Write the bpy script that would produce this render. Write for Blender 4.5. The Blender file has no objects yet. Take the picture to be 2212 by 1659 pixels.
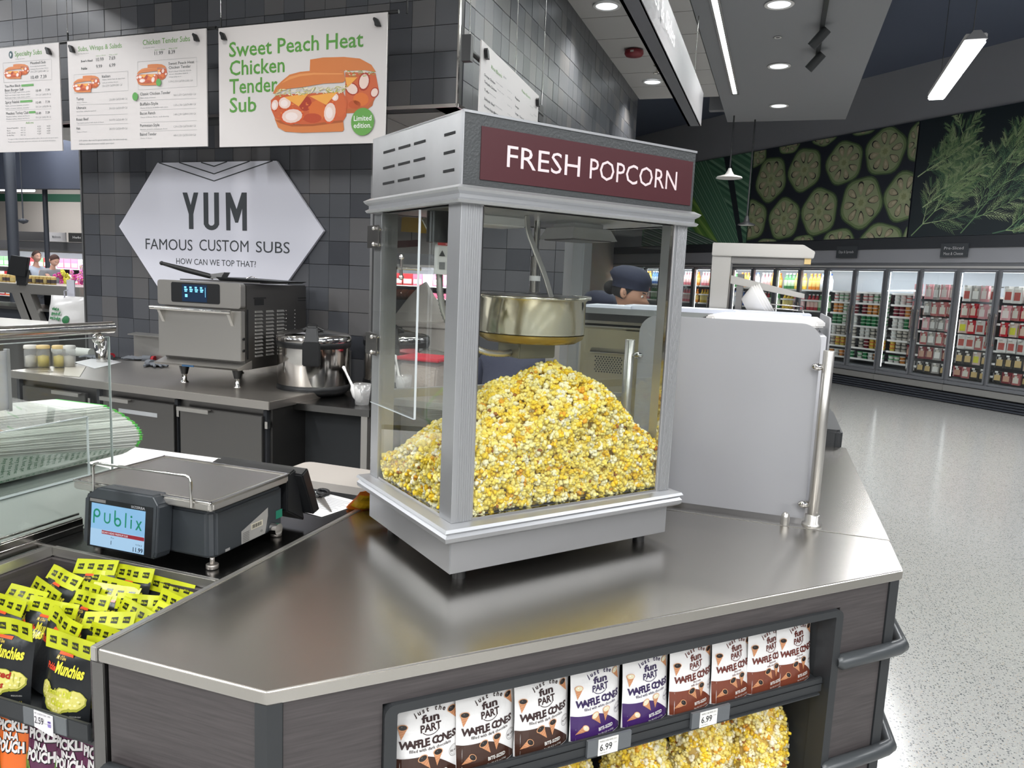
import bpy, bmesh, math, random
from mathutils import Matrix, Vector
from math import sin, cos, pi, radians, sqrt, exp
R = random.Random(7)
sc = bpy.context.scene
col = sc.collection

# ------------------------------------------------------------------ camera, world, exposure
EYE = Vector((0.0, 0.0, 1.65))
FPX, PITCH, ROLL, AZ = 1630.87, 0.137754, 0.0436288, 0.3311435
def cam2world(x, y, z):          # x right, y down, z forward -> world
    c, s = cos(ROLL), sin(ROLL); x, y = c*x+s*y, -s*x+c*y
    u, v, w = x, -y, z
    c, s = cos(PITCH), sin(PITCH); X, Y, Z = u, w*c+v*s, v*c-w*s
    c, s = cos(AZ), sin(AZ)
    return Vector((X*c-Y*s, X*s+Y*c, Z))
cd = bpy.data.cameras.new('camera'); cam = bpy.data.objects.new('camera', cd); col.objects.link(cam)
rx, up, bk = cam2world(1, 0, 0), cam2world(0, -1, 0), cam2world(0, 0, -1)
cam.matrix_world = Matrix(((rx.x, up.x, bk.x, EYE.x), (rx.y, up.y, bk.y, EYE.y), (rx.z, up.z, bk.z, EYE.z), (0, 0, 0, 1)))
cd.sensor_width = 36.0; cd.lens = 36.0*FPX/2212; cd.clip_start = 0.05; cd.clip_end = 200
sc.camera = cam
w = bpy.data.worlds.new('world'); sc.world = w; w.use_nodes = True
w.node_tree.nodes['Background'].inputs[0].default_value = (0.80, 0.86, 1.0, 1)
w.node_tree.nodes['Background'].inputs[1].default_value = 0.25
sc.view_settings.view_transform = 'Standard'; sc.view_settings.look = 'None'
sc.view_settings.gamma = 1.0; sc.view_settings.use_curve_mapping = False
sc.view_settings.exposure = 0.3
sc.cycles.max_bounces = 8; sc.cycles.transparent_max_bounces = 16; sc.cycles.use_denoising = True
sc.cycles.sample_clamp_indirect = 4.0; sc.cycles.caustics_reflective = False; sc.cycles.caustics_refractive = False

def area(name, loc, sx, sy, power, color=(1, 0.97, 0.93), rot=(0, 0, 0), spread=180):
    l = bpy.data.lights.new(name, 'AREA'); l.shape = 'RECTANGLE'; l.size = sx; l.size_y = sy
    l.energy = power; l.color = color; l.spread = radians(spread)
    o = bpy.data.objects.new(name, l); o.location = loc; o.rotation_euler = rot; col.objects.link(o); return o
def spot(name, loc, power, size, target=None, blend=0.4, rad=0.05):
    l = bpy.data.lights.new(name, 'SPOT'); l.energy = power; l.spot_size = radians(size); l.spot_blend = blend
    l.shadow_soft_size = rad; l.color = (1, 0.97, 0.92)
    o = bpy.data.objects.new(name, l); o.location = loc; col.objects.link(o)
    if target is not None:
        o.rotation_euler = (Vector(target)-Vector(loc)).to_track_quat('-Z', 'Y').to_euler()
    return o
# rows of long tube luminaires of the sales floor: (x, y, z, rotz)
TUBES = [(1.53, 9.3, 4.02, -1.5)]
for gx in (-14, -10.5, -7.0): TUBES += [(gx, gy, 4.6, 0) for gy in (-4.5, 2.5, 7.5, 11)]
for gx in (-3.6, 0.3, 3.2, 6.2): TUBES += [(gx, gy, 4.0, 0) for gy in (-7, -3.8, -0.9)]
for gx in (5.0,): TUBES += [(gx, gy, 4.6, 0) for gy in (3.0, 6.5, 9.8)]
TUBE_W = 95.0
for i, (x, y, z, rz) in enumerate(TUBES):
    area('tube_light', (x, y, z-0.075), 0.16, 2.1, TUBE_W, (0.97, 0.985, 1.0), (0, 0, radians(rz)))
DOWN = [(-0.205, 7.24), (-0.205, 9.15), (-0.205, 11.05), (-0.205, 5.3), (-0.205, 3.4),
        (-1.66, 4.5), (-1.66, 6.97), (-1.66, 9.58), (-1.66, 2.2), (-0.205, 1.2), (-3.1, 3.0), (-4.6, 3.0)]
DOWN_W = 75.0
for x, y in DOWN:
    s_ = spot('downlight_lamp', (x, y, 4.06), DOWN_W*(0.55 if x < -3 else 1), 112, (x, y, 0), 0.5, 0.09)

# ------------------------------------------------------------------ helpers
def S(r, g, b, a=1.0):
    f = lambda c: (c/255/12.92) if c/255 <= 0.04045 else ((c/255+0.055)/1.055)**2.4
    return (f(r), f(g), f(b), a)
MATS = {}
def mat(name, color=(0.5, 0.5, 0.5, 1), rough=0.5, metal=0.0, emit=None, estr=1.0, noise=None, bump=None, spec=0.5, coat=0, rough2=None, scale=(1, 1, 1), attr=False):
    """noise=(scale, amount) tints the colour, bump=(scale, strength), rough2=(scale, amount)"""
    if name in MATS: return MATS[name]
    m = bpy.data.materials.new(name); m.use_nodes = True; nt = m.node_tree; b = nt.nodes['Principled BSDF']
    b.inputs['Base Color'].default_value = color; b.inputs['Roughness'].default_value = rough
    b.inputs['Metallic'].default_value = metal; b.inputs['Specular IOR Level'].default_value = spec
    b.inputs['Coat Weight'].default_value = coat
    if emit: b.inputs['Emission Color'].default_value = emit; b.inputs['Emission Strength'].default_value = estr
    N = nt.nodes.new; Lk = nt.links.new
    if noise or bump or rough2:
        tc = N('ShaderNodeTexCoord'); mp = N('ShaderNodeMapping'); mp.inputs['Scale'].default_value = scale
        Lk(tc.outputs['Object'], mp.inputs[0])
    if attr:
        at = N('ShaderNodeAttribute'); at.attribute_name = 'Col'; Lk(at.outputs['Color'], b.inputs['Base Color'])
    if noise:
        n = N('ShaderNodeTexNoise'); n.inputs['Scale'].default_value = noise[0]; n.inputs['Detail'].default_value = 6
        Lk(mp.outputs[0], n.inputs['Vector'])
        r = N('ShaderNodeMapRange'); r.inputs['From Min'].default_value = 0.3; r.inputs['From Max'].default_value = 0.7
        r.inputs['To Min'].default_value = 1-noise[1]; r.inputs['To Max'].default_value = 1+noise[1]
        Lk(n.outputs['Fac'], r.inputs['Value'])
        mx = N('ShaderNodeVectorMath'); mx.operation = 'SCALE'
        if attr: Lk(at.outputs['Color'], mx.inputs[0])
        else: mx.inputs[0].default_value = color[:3]
        Lk(r.outputs[0], mx.inputs['Scale']); Lk(mx.outputs[0], b.inputs['Base Color'])
    if rough2:
        n = N('ShaderNodeTexNoise'); n.inputs['Scale'].default_value = rough2[0]; n.inputs['Detail'].default_value = 5
        Lk(mp.outputs[0], n.inputs['Vector'])
        r = N('ShaderNodeMapRange'); r.inputs['From Min'].default_value = 0.3; r.inputs['From Max'].default_value = 0.7
        r.inputs['To Min'].default_value = max(0.02, rough-rough2[1]); r.inputs['To Max'].default_value = rough+rough2[1]
        Lk(n.outputs['Fac'], r.inputs['Value']); Lk(r.outputs[0], b.inputs['Roughness'])
    if bump:
        n = N('ShaderNodeTexNoise'); n.inputs['Scale'].default_value = bump[0]; n.inputs['Detail'].default_value = 4
        Lk(mp.outputs[0], n.inputs['Vector']); bp = N('ShaderNodeBump'); bp.inputs['Strength'].default_value = bump[1]
        bp.inputs['Distance'].default_value = 0.01; Lk(n.outputs['Fac'], bp.inputs['Height']); Lk(bp.outputs[0], b.inputs['Normal'])
    MATS[name] = m; return m
def glass_mat(name, tint=(1, 1, 1, 1), refl=0.06, rough=0.0):
    m = bpy.data.materials.new(name); m.use_nodes = True; nt = m.node_tree; nt.nodes.remove(nt.nodes['Principled BSDF'])
    N = nt.nodes.new; Lk = nt.links.new; out = nt.nodes['Material Output']
    tr = N('ShaderNodeBsdfTransparent'); tr.inputs[0].default_value = tint
    gl = N('ShaderNodeBsdfGlossy'); gl.inputs['Roughness'].default_value = rough
    lw = N('ShaderNodeLayerWeight'); lw.inputs[0].default_value = 0.35
    r = N('ShaderNodeMapRange'); r.inputs['To Min'].default_value = refl; r.inputs['To Max'].default_value = 0.75
    pw = N('ShaderNodeMath'); pw.operation = 'POWER'; pw.inputs[1].default_value = 2.5
    Lk(lw.outputs['Facing'], pw.inputs[0]); Lk(pw.outputs[0], r.inputs['Value'])
    mx = N('ShaderNodeMixShader'); Lk(r.outputs[0], mx.inputs[0]); Lk(tr.outputs[0], mx.inputs[1]); Lk(gl.outputs[0], mx.inputs[2])
    Lk(mx.outputs[0], out.inputs[0]); MATS[name] = m; return m
def haze_mat(name, color, trans=0.5, clear=0.1, gloss=0.08):
    m = bpy.data.materials.new(name); m.use_nodes = True; nt = m.node_tree; nt.nodes.remove(nt.nodes['Principled BSDF'])
    N = nt.nodes.new; Lk = nt.links.new; out = nt.nodes['Material Output']
    d = N('ShaderNodeBsdfDiffuse'); d.inputs[0].default_value = color
    t = N('ShaderNodeBsdfTranslucent'); t.inputs[0].default_value = color
    c = N('ShaderNodeBsdfTransparent'); c.inputs[0].default_value = (1, 1, 1, 1)
    g = N('ShaderNodeBsdfGlossy'); g.inputs['Roughness'].default_value = 0.15
    a = N('ShaderNodeMixShader'); a.inputs[0].default_value = trans; Lk(d.outputs[0], a.inputs[1]); Lk(t.outputs[0], a.inputs[2])
    b = N('ShaderNodeMixShader'); b.inputs[0].default_value = clear; Lk(a.outputs[0], b.inputs[1]); Lk(c.outputs[0], b.inputs[2])
    e = N('ShaderNodeMixShader'); e.inputs[0].default_value = gloss; Lk(b.outputs[0], e.inputs[1]); Lk(g.outputs[0], e.inputs[2])
    Lk(e.outputs[0], out.inputs[0]); MATS[name] = m; return m

class MB:
    """collects geometry (optionally through a matrix) and links it as ONE mesh object"""
    def __init__(s, T=None): s.v = []; s.f = []; s.c = []; s.T = T; s.sm = []
    def add(s, vs, fs, c=(1, 1, 1, 1), smooth=False):
        o = len(s.v); T = s.T
        s.v += [tuple(T @ Vector(p)) for p in vs] if T is not None else [tuple(p) for p in vs]
        for f in fs: s.f.append(tuple(i+o for i in f)); s.c.append(c); s.sm.append(smooth)
        return s
    def box(s, x0, x1, y0, y1, z0, z1, c=(1, 1, 1, 1)):
        return s.add([(x0,y0,z0),(x1,y0,z0),(x1,y1,z0),(x0,y1,z0),(x0,y0,z1),(x1,y0,z1),(x1,y1,z1),(x0,y1,z1)],
              [(0,3,2,1),(4,5,6,7),(0,1,5,4),(1,2,6,5),(2,3,7,6),(3,0,4,7)], c)
    def hexa(s, p, c=(1, 1, 1, 1)):   # 8 points: bottom 4 ccw, top 4 ccw
        return s.add(p, [(0,3,2,1),(4,5,6,7),(0,1,5,4),(1,2,6,5),(2,3,7,6),(3,0,4,7)], c)
    def prism(s, poly, z0, z1, c=(1, 1, 1, 1)):
        n = len(poly); a = sum(poly[i][0]*poly[(i+1) % n][1]-poly[(i+1) % n][0]*poly[i][1] for i in range(n))
        if a < 0: poly = poly[::-1]
        vs = [(x, y, z0) for x, y in poly]+[(x, y, z1) for x, y in poly]
        return s.add(vs, [tuple(range(n))[::-1], tuple(range(n, 2*n))]+[(i, (i+1) % n, n+(i+1) % n, n+i) for i in range(n)], c)
    def vprism(s, poly, y0, y1, c=(1, 1, 1, 1)):    # polygon in xz, extruded along y (y0 = front)
        n = len(poly); a = sum(poly[i][0]*poly[(i+1) % n][1]-poly[(i+1) % n][0]*poly[i][1] for i in range(n))
        if a < 0: poly = poly[::-1]
        vs = [(x, y0, z) for x, z in poly]+[(x, y1, z) for x, z in poly]
        return s.add(vs, [tuple(range(n)), tuple(range(n, 2*n))[::-1]]+[(i, n+i, n+(i+1) % n, (i+1) % n) for i in range(n)], c)
    def flat(s, poly, y, c=(1, 1, 1, 1)):           # polygon in xz facing -y
        n = len(poly); a = sum(poly[i][0]*poly[(i+1) % n][1]-poly[(i+1) % n][0]*poly[i][1] for i in range(n))
        if a < 0: poly = poly[::-1]
        return s.add([(x, y, z) for x, z in poly], [tuple(range(n))], c)
    def rect(s, x0, x1, z0, z1, y, c=(1, 1, 1, 1)): return s.flat([(x0, z0), (x1, z0), (x1, z1), (x0, z1)], y, c)
    def tube(s, pts, r, n=10, c=(1, 1, 1, 1), cap=True):
        pts = [Vector(p) for p in pts]; rs = r if isinstance(r, (list, tuple)) else [r]*len(pts)
        vs = []; prev = None
        for i, p in enumerate(pts):
            t = (pts[min(i+1, len(pts)-1)]-pts[max(i-1, 0)]).normalized()
            if prev is None: a = t.orthogonal().normalized()
            else: a = (prev-t*prev.dot(t)).normalized()
            prev = a; b = t.cross(a)
            for k in range(n):
                an = 2*pi*k/n; vs.append(tuple(p+(a*cos(an)+b*sin(an))*rs[i]))
        fs = []
        for i in range(len(pts)-1):
            for k in range(n): fs.append((i*n+k, i*n+(k+1) % n, (i+1)*n+(k+1) % n, (i+1)*n+k))
        s.add(vs, fs, c, True)
        if cap:
            m = (len(pts)-1)*n
            s.add(vs[:n], [tuple(range(n))[::-1]], c); s.add(vs[m:m+n], [tuple(range(n))], c)
        return s
    def cyl(s, x, y, z0, z1, r, n=24, c=(1, 1, 1, 1), r1=None): return s.lathe([(r, z0), (r if r1 is None else r1, z1)], x, y, n, c, caps=True, smooth=True)
    def lathe(s, prof, x=0, y=0, n=24, c=(1, 1, 1, 1), caps=False, smooth=True):
        vs = []; fs = []
        for r, z in prof:
            for k in range(n): a = 2*pi*k/n; vs.append((x+r*cos(a), y+r*sin(a), z))
        for i in range(len(prof)-1):
            for k in range(n): fs.append((i*n+k, i*n+(k+1) % n, (i+1)*n+(k+1) % n, (i+1)*n+k))
        s.add(vs, fs, c, smooth)
        if caps:
            m = (len(prof)-1)*n
            s.add(vs[:n], [tuple(range(n))[::-1]], c); s.add(vs[m:m+n], [tuple(range(n))], c)
        return s
    def ball(s, p, r, c=(1, 1, 1, 1), n=12, m=8, sz=(1, 1, 1)):
        vs = []; fs = []
        for i in range(m+1):
            t = pi*i/m
            for k in range(n): a = 2*pi*k/n; vs.append((p[0]+r*sz[0]*sin(t)*cos(a), p[1]+r*sz[1]*sin(t)*sin(a), p[2]-r*sz[2]*cos(t)))
        for i in range(m):
            for k in range(n): fs.append((i*n+k, i*n+(k+1) % n, (i+1)*n+(k+1) % n, (i+1)*n+k))
        return s.add(vs, fs, c, True)
    def build(s, name, material, parent=None, bevel=0, seg=2, shade=None):
        me = bpy.data.meshes.new(name); inv = ROOT[parent].inverted() if parent is not None else None
        vs = [tuple(inv @ Vector(p)) for p in s.v] if inv is not None else s.v
        me.from_pydata(vs, [], s.f)
        me.polygons.foreach_set('use_smooth', s.sm)
        if any(c != (1, 1, 1, 1) for c in s.c):
            ca = me.color_attributes.new('Col', 'FLOAT_COLOR', 'CORNER'); buf = []
            for f, c in zip(s.f, s.c): buf += list(c)*len(f)
            ca.data.foreach_set('color', buf)
        if bevel:
            bm = bmesh.new(); bm.from_mesh(me); bmesh.ops.remove_doubles(bm, verts=bm.verts, dist=1e-5)
            ed = [e for e in bm.edges if len(e.link_faces) == 2 and e.calc_face_angle(0) > 0.5]
            bmesh.ops.bevel(bm, geom=ed, offset=bevel, segments=seg, affect='EDGES', clamp_overlap=True)
            bm.to_mesh(me); bm.free()
        me.validate(); me.update(); me.materials.append(material)
        o = bpy.data.objects.new(name, me); col.objects.link(o)
        if parent is not None: o.parent = parent; ROOT[o] = ROOT[parent]
        else: ROOT[o] = Matrix.Identity(4)
        return o
ROOT = {}
def tag(o, label=None, cat=None, group=None, kind=None):
    if label: o['label'] = label
    if cat: o['category'] = cat
    if group: o['group'] = group
    if kind: o['kind'] = kind
    return o
def thing(name, label, cat, M=None, group=None):
    """an Empty at the thing's base that parents its parts"""
    o = bpy.data.objects.new(name, None); o.empty_display_size = 0.05; col.objects.link(o)
    if M is None: M = Matrix.Identity(4)
    elif not isinstance(M, Matrix): M = Matrix.Translation(M)
    o.matrix_world = M; o.matrix_basis = M; ROOT[o] = M.copy()
    return tag(o, label, cat, group)
def struct(o, label=None, cat=None): o['kind'] = 'structure'; return tag(o, label, cat)
def TR(x, y, z, rz=0, rx=0, ry=0): return Matrix.Translation((x, y, z)) @ Matrix.Rotation(radians(rz), 4, 'Z') @ Matrix.Rotation(radians(rx), 4, 'X') @ Matrix.Rotation(radians(ry), 4, 'Y')
KIDS = {}
def dup(root, M, label=None, group=None, keep=None):
    if root not in KIDS: KIDS[root] = [(ch, list(ch.children)) for ch in root.children]
    r = root.copy(); col.objects.link(r); r.matrix_basis = M
    if label: r['label'] = label
    if group: r['group'] = group
    for ch, gs in KIDS[root]:
        c = ch.copy(); col.objects.link(c); c.parent = r
        for g in gs: d = g.copy(); col.objects.link(d); d.parent = c
    return r
TX = {}
def glyphs(s, res=2, bold=0.0):
    k = (s, res, bold)
    if k not in TX:
        cu = bpy.data.curves.new('t', 'FONT'); cu.body = s; cu.resolution_u = res; cu.fill_mode = 'FRONT'; cu.offset = bold
        o = bpy.data.objects.new('t', cu); me = bpy.data.meshes.new_from_object(o)
        vs = [(v.co.x, v.co.y) for v in me.vertices]; fs = [tuple(p.vertices) for p in me.polygons]
        bpy.data.objects.remove(o); bpy.data.curves.remove(cu); bpy.data.meshes.remove(me)
        if vs:
            x0 = min(v[0] for v in vs); x1 = max(v[0] for v in vs)
        else: x0, x1 = 0, 1
        TX[k] = ([(x-x0, y) for x, y in vs], fs, x1-x0)
    return TX[k]
CAP = 0.69
def text(mb, s, x, z, cap, c, y=-0.001, width=None, align='L', res=2, bold=0.0, shear=0.0, rot=0.0, fn=None):
    """lettering on the xz plane facing -y; cap = capital height, width = total width if given"""
    vs, fs, w0 = glyphs(s, res, bold); k = cap/CAP; kx = (width/w0) if width else k*0.9
    W = w0*kx; dx = 0 if align == 'L' else (-W/2 if align == 'C' else -W)
    cr, sr = cos(radians(rot)), sin(radians(rot)); out = []
    for a, b in vs:
        px, pz = a*kx+dx+b*k*shear, b*k
        px, pz = x+px*cr-pz*sr, z+px*sr+pz*cr
        out.append((px, y if fn is None else fn(px, pz)+y, pz))
    return mb.add(out, fs, c)
def ell(cx, cz, rx_, rz_, n=16, rot=0): 
    cr, sr = cos(radians(rot)), sin(radians(rot))
    return [(cx+rx_*cos(2*pi*i/n)*cr-rz_*sin(2*pi*i/n)*sr, cz+rx_*cos(2*pi*i/n)*sr+rz_*sin(2*pi*i/n)*cr) for i in range(n)]
def cliprect(poly, x0, x1, z0, z1):
    for ax, lim, sg in ((0, x0, 1), (0, x1, -1), (1, z0, 1), (1, z1, -1)):
        out = []
        for i in range(len(poly)):
            a, b = poly[i], poly[(i+1) % len(poly)]
            ia, ib = (a[ax]-lim)*sg >= 0, (b[ax]-lim)*sg >= 0
            if ia: out.append(a)
            if ia != ib:
                t = (lim-a[ax])/(b[ax]-a[ax]); out.append((a[0]+(b[0]-a[0])*t, a[1]+(b[1]-a[1])*t))
        poly = out
        if len(poly) < 3: return []
    return poly
# ------------------------------------------------------------------ materials
steel = mat('brushed_steel', S(196, 193, 188), 0.30, 0.85)
ctop = mat('counter_steel', S(188, 184, 178), 0.27, 1.0)
steel_dk = mat('dark_steel', S(128, 126, 124), 0.35, 1.0)
chrome = mat('chrome', S(215, 212, 208), 0.12, 1.0)
alu = mat('anodised_aluminium', S(188, 189, 191), 0.38, 0.8, bump=(300, 0.03), scale=(1, 1, 0.05))
galv = mat('galvanised_sheet', S(190, 190, 190), 0.33, 0.9, noise=(6, 0.10))
hammer = mat('dark_grey_enamel', S(74, 76, 77), 0.42, 0.3, bump=(160, 0.15))
lam = mat('dark_wood_laminate', S(66, 61, 61), 0.5, 0.0, noise=(6, 0.22), bump=(9, 0.04), scale=(1.5, 1.5, 34))
black = mat('black_plastic', S(20, 21, 23), 0.42)
blackm = mat('black_powder_coat', S(42, 44, 46), 0.5)
charc = mat('charcoal_housing', S(50, 54, 58), 0.42)
rubber = mat('grey_bumper_vinyl', S(62, 65, 67), 0.33)
white = mat('white_plastic', S(228, 226, 224), 0.4)
paint = mat('printed_colour', rough=0.45, attr=True)
gloss = mat('glossy_print', rough=0.22, attr=True, spec=0.5)
film = mat('pouch_film', rough=0.28, attr=True, bump=(18, 0.25), spec=0.5)
cloth = mat('cloth', rough=0.85, attr=True, bump=(60, 0.2))
skin = mat('skin', rough=0.5, attr=True)
boardw = mat('white_sign_board', S(212, 207, 206), 0.45)
rowlit = mat('lit_diffuser', (1, 1, 1, 1), 0.5, emit=(0.97, 0.985, 1, 1), estr=7.0)
downlit = mat('downlight_lens', (1, 1, 1, 1), 0.5, emit=(0.85, 0.93, 1, 1), estr=1.6)
linlit = mat('linear_lens', (1, 1, 1, 1), 0.5, emit=(0.93, 1, 0.96, 1), estr=5.0)
glass = glass_mat('clear_glass', (0.97, 0.985, 0.975, 1), 0.045)
acryl = glass_mat('clear_acrylic', (0.985, 0.99, 0.985, 1), 0.07)
edge = mat('glass_edge', S(200, 214, 208), 0.2, emit=None)
frost = haze_mat('frosted_panel', S(192, 192, 195), 0.45, 0.10, 0.05)
clearp = haze_mat('clear_poly', S(235, 235, 235), 0.5, 0.72, 0.07)

def pl(T, px, py):
    """local (x, z) on the xz plane of frame T that a pixel of the photograph shows"""
    d = ray(px, py); n = T.to_3x3() @ Vector((0, 1, 0)); p = T.to_translation(); t = (p-EYE).dot(n)/d.dot(n)
    q = T.inverted() @ (EYE+d*t); return q.x, q.z
# ------------------------------------------------------------------ setting: floor, ceilings, walls
def ray(px, py): return cam2world(px-1106, py-829.5, FPX).normalized()
def at(px, py, Y):                 # point of the vertical plane y = Y that a pixel of the photograph shows
    d = ray(px, py); t = (Y-EYE.y)/d.y; return EYE+d*t
def atz(px, py, Z):
    d = ray(px, py); t = (Z-EYE.z)/d.z; return EYE+d*t
def floor_material():
    m = bpy.data.materials.new('terrazzo'); m.use_nodes = True; nt = m.node_tree; b = nt.nodes['Principled BSDF']
    N = nt.nodes.new; Lk = nt.links.new
    tc = N('ShaderNodeTexCoord')
    def chips(scale, lo, hi):
        v = N('ShaderNodeTexVoronoi'); v.inputs['Scale'].default_value = scale; Lk(tc.outputs['Object'], v.inputs['Vector'])
        r = N('ShaderNodeMapRange'); r.inputs['From Min'].default_value = lo; r.inputs['From Max'].default_value = hi
        Lk(v.outputs['Distance'], r.inputs['Value']); return v, r
    v1, r1 = chips(135, 0.36, 0.24); v2, r2 = chips(80, 0.34, 0.26)
    ramp = N('ShaderNodeValToRGB'); e = ramp.color_ramp; e.interpolation = 'CONSTANT'
    e.elements[0].color = S(70, 74, 76); e.elements[1].position = 0.25; e.elements[1].color = S(178, 176, 168)
    for p_, c_ in ((0.5, S(120, 124, 126)), (0.7, S(178, 160, 138)), (0.85, S(190, 188, 182))):
        x = e.elements.new(p_); x.color = c_
    sep = N('ShaderNodeSeparateColor'); Lk(v1.outputs['Color'], sep.inputs[0]); Lk(sep.outputs[0], ramp.inputs[0])
    mx = N('ShaderNodeMix'); mx.data_type = 'RGBA'; mx.inputs['A'].default_value = S(164, 164, 161)
    Lk(r1.outputs[0], mx.inputs['Factor']); Lk(ramp.outputs[0], mx.inputs['B'])
    mx2 = N('ShaderNodeMix'); mx2.data_type = 'RGBA'; mx2.inputs['B'].default_value = S(92, 96, 98)
    sep2 = N('ShaderNodeSeparateColor'); Lk(v2.outputs['Color'], sep2.inputs[0])
    gt = N('ShaderNodeMath'); gt.operation = 'GREATER_THAN'; gt.inputs[1].default_value = 0.5; Lk(sep2.outputs[0], gt.inputs[0])
    mu = N('ShaderNodeMath'); mu.operation = 'MULTIPLY'; Lk(gt.outputs[0], mu.inputs[0]); Lk(r2.outputs[0], mu.inputs[1])
    Lk(mx.outputs['Result'], mx2.inputs['A']); Lk(mu.outputs[0], mx2.inputs['Factor'])
    Lk(mx2.outputs['Result'], b.inputs['Base Color'])
    b.inputs['Roughness'].default_value = 0.16; b.inputs['Specular IOR Level'].default_value = 0.6
    return m
f = MB(); f.box(-32, 14, -12, 34, -0.1, 0); floor = struct(f.build('floor', floor_material()))
strip = mat('terrazzo_divider', S(150, 150, 150), 0.3, 0.8)
for (a, b) in (((0.55, 1.79), (5.2, 6.9)), ((3.5, 0.2), (-1, 30)), ((5.2, 6.9), (9, 12.4))):
    a, b = Vector((*a, 0)), Vector((*b, 0)); d = (b-a).normalized(); n = Vector((-d.y, d.x, 0))*0.003
    if b.x < 0: continue
    m_ = MB(); m_.hexa([tuple(a-n), tuple(b-n), tuple(b+n), tuple(a+n)]+[tuple(q+Vector((0, 0, 0.0012))) for q in (a-n, b-n, b+n, a+n)])
    m_.build('divider_strip', strip, floor)

navy = mat('navy_deck_paint', S(92, 99, 118), 0.8)
gyps = mat('grey_gypsum_paint', S(140, 141, 144), 0.85)
gridc = mat('light_ceiling_panel', S(186, 184, 182), 0.9, bump=(220, 0.15))
greyw = mat('grey_wall_paint', S(106, 107, 112), 0.8)
dkgrey = mat('dark_grey_paint', S(58, 60, 63), 0.7)
beige = mat('beige_wall_paint', S(178, 173, 168), 0.85)
c = MB(); c.box(-32, 14, -12, 34, 5.42, 5.6); struct(c.build('ceiling', navy))
c = MB(); c.box(-0.93, 0.69, -3, 12.03, 4.10, 4.25); c.box(0.55, 0.69, -3, 12.03, 4.25, 5.42); c.box(-1.2, 0.69, 11.9, 12.03, 4.25, 5.42)
struct(c.build('ceiling_gypsum', gyps))
c = MB(); c.box(-6.2, -0.93, -3, 4.7, 4.12, 4.25); c.box(-2.0, -0.93, 4.7, 10.4, 4.13, 4.25)
gc = struct(c.build('ceiling_grid', dkgrey))
y = 4.72
while y < 10.3:
    c = MB(); c.box(-1.972, -0.94, y, y+0.625, 4.105, 4.13); c.build('ceiling_panel', gridc, gc); y += 0.64
y = -2.9
while y < 4.6:
    for x in (-6.15, -4.88, -3.61, -2.34):
        c = MB(); c.box(x, x+1.25, y, y+0.625, 4.105, 4.13); c.build('ceiling_panel', gridc, gc)
    y += 0.64
c = MB(); c.box(-6.1, -2.05, 4.62, 10.35, 2.72, 2.9); lc = struct(c.build('ceiling_low', dkgrey))
for i in range(3):
    for j in range(7):
        c = MB(); c.box(-6.08+j*0.58, -6.08+j*0.58+0.565, 4.62+i*1.2, 4.62+i*1.2+1.185, 2.700, 2.72); c.build('ceiling_panel', gridc, lc)
# outer walls of the store
wl = [('wall_rear', beige, (-32, -4.3, 14.3, 14.5, 0, 5.42)), ('wall_left', beige, (-32, -31.8, -12, 34, 0, 5.42)),
      ('wall_right', greyw, (13.8, 14, -12, 34, 0, 5.42)), ('wall_front', beige, (-32, 14, -12, -11.8, 0, 5.42)),
      ('wall_side', beige, (-4.5, -4.3, 14.5, 34, 0, 5.42))]
for n_, m_, b_ in wl:
    c = MB(); c.box(*b_); struct(c.build(n_, m_))
c = MB(); c.box(-31.8, -6.2, 11.95, 12.1, 3.09, 5.42); struct(c.build('wall_bulkhead', mat('dark_navy_bulkhead', S(52, 57, 70), 0.8)))
c = MB(); c.box(-31.8, -4.35, 14.24, 14.3, 3.06, 3.24); struct(c.build('trim_1', mat('green_band', S(38, 84, 66), 0.7)))

# tiled walls of the kitchen block
TW = TR(-1.978, 4.472, 0, -1.84)
body = mat('tile_grout', S(70, 71, 73), 0.8)
tileM = [mat('tile_mid_grey', S(84, 85, 89), 0.34, bump=(30, 0.05)), mat('tile_dark_slate', S(58, 60, 66), 0.34, bump=(30, 0.05)), mat('tile_warm_grey', S(92, 91, 92), 0.34, bump=(30, 0.05)), mat('tile_steel_grey', S(76, 78, 83), 0.34, bump=(30, 0.05))]
def tiles(parent, T, nx, zs, pitch, h, stuffrows=0, seedv=1):
    rr = random.Random(seedv); meshes = []
    for k in range(4):
        m_ = MB(); m_.box(0, pitch-0.003, -0.007, 0.0, 0, h-0.003)
        o = m_.build('tile', tileM[k], None, bevel=0.0008, seg=1); meshes.append(o.data); bpy.data.objects.remove(o)
    Ti = ROOT[parent].inverted() @ T
    stuff = MB(T)
    for i in range(nx):
        for j, z in enumerate(zs):
            k = rr.choices([0, 1, 2, 3], [5, 1.6, 3, 4.5])[0]; x = -(i+1)*pitch; d = -rr.choice([0.0, 0.0, 0.001, 0.0022])
            if j >= len(zs)-stuffrows:
                stuff.box(x, x+pitch-0.003, -0.007+d, 0, z, z+h-0.003); continue
            o = bpy.data.objects.new('tile', meshes[k]); col.objects.link(o); o.parent = parent; o.matrix_basis = Ti @ Matrix.Translation((x, d, z))
    if stuffrows: tag(stuff.build('tile_rows', tileM[0], parent), kind='stuff')
PH = 0.157
zs_y = [2.324-PH*k for k in range(9, -3, -1)]           # rows of the sub counter wall, up to 2.70
c = MB(TW); c.box(-3.20, -0.585, 0.0, 0.14, 0.0, 2.70)
wy = struct(c.build('wall_kitchen', body)); tiles(wy, TW @ Matrix.Translation((-0.585-0.012, 0, 0)), 16, [z for z in zs_y if z < 2.6], 0.1615, PH, 0, 3)
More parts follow.
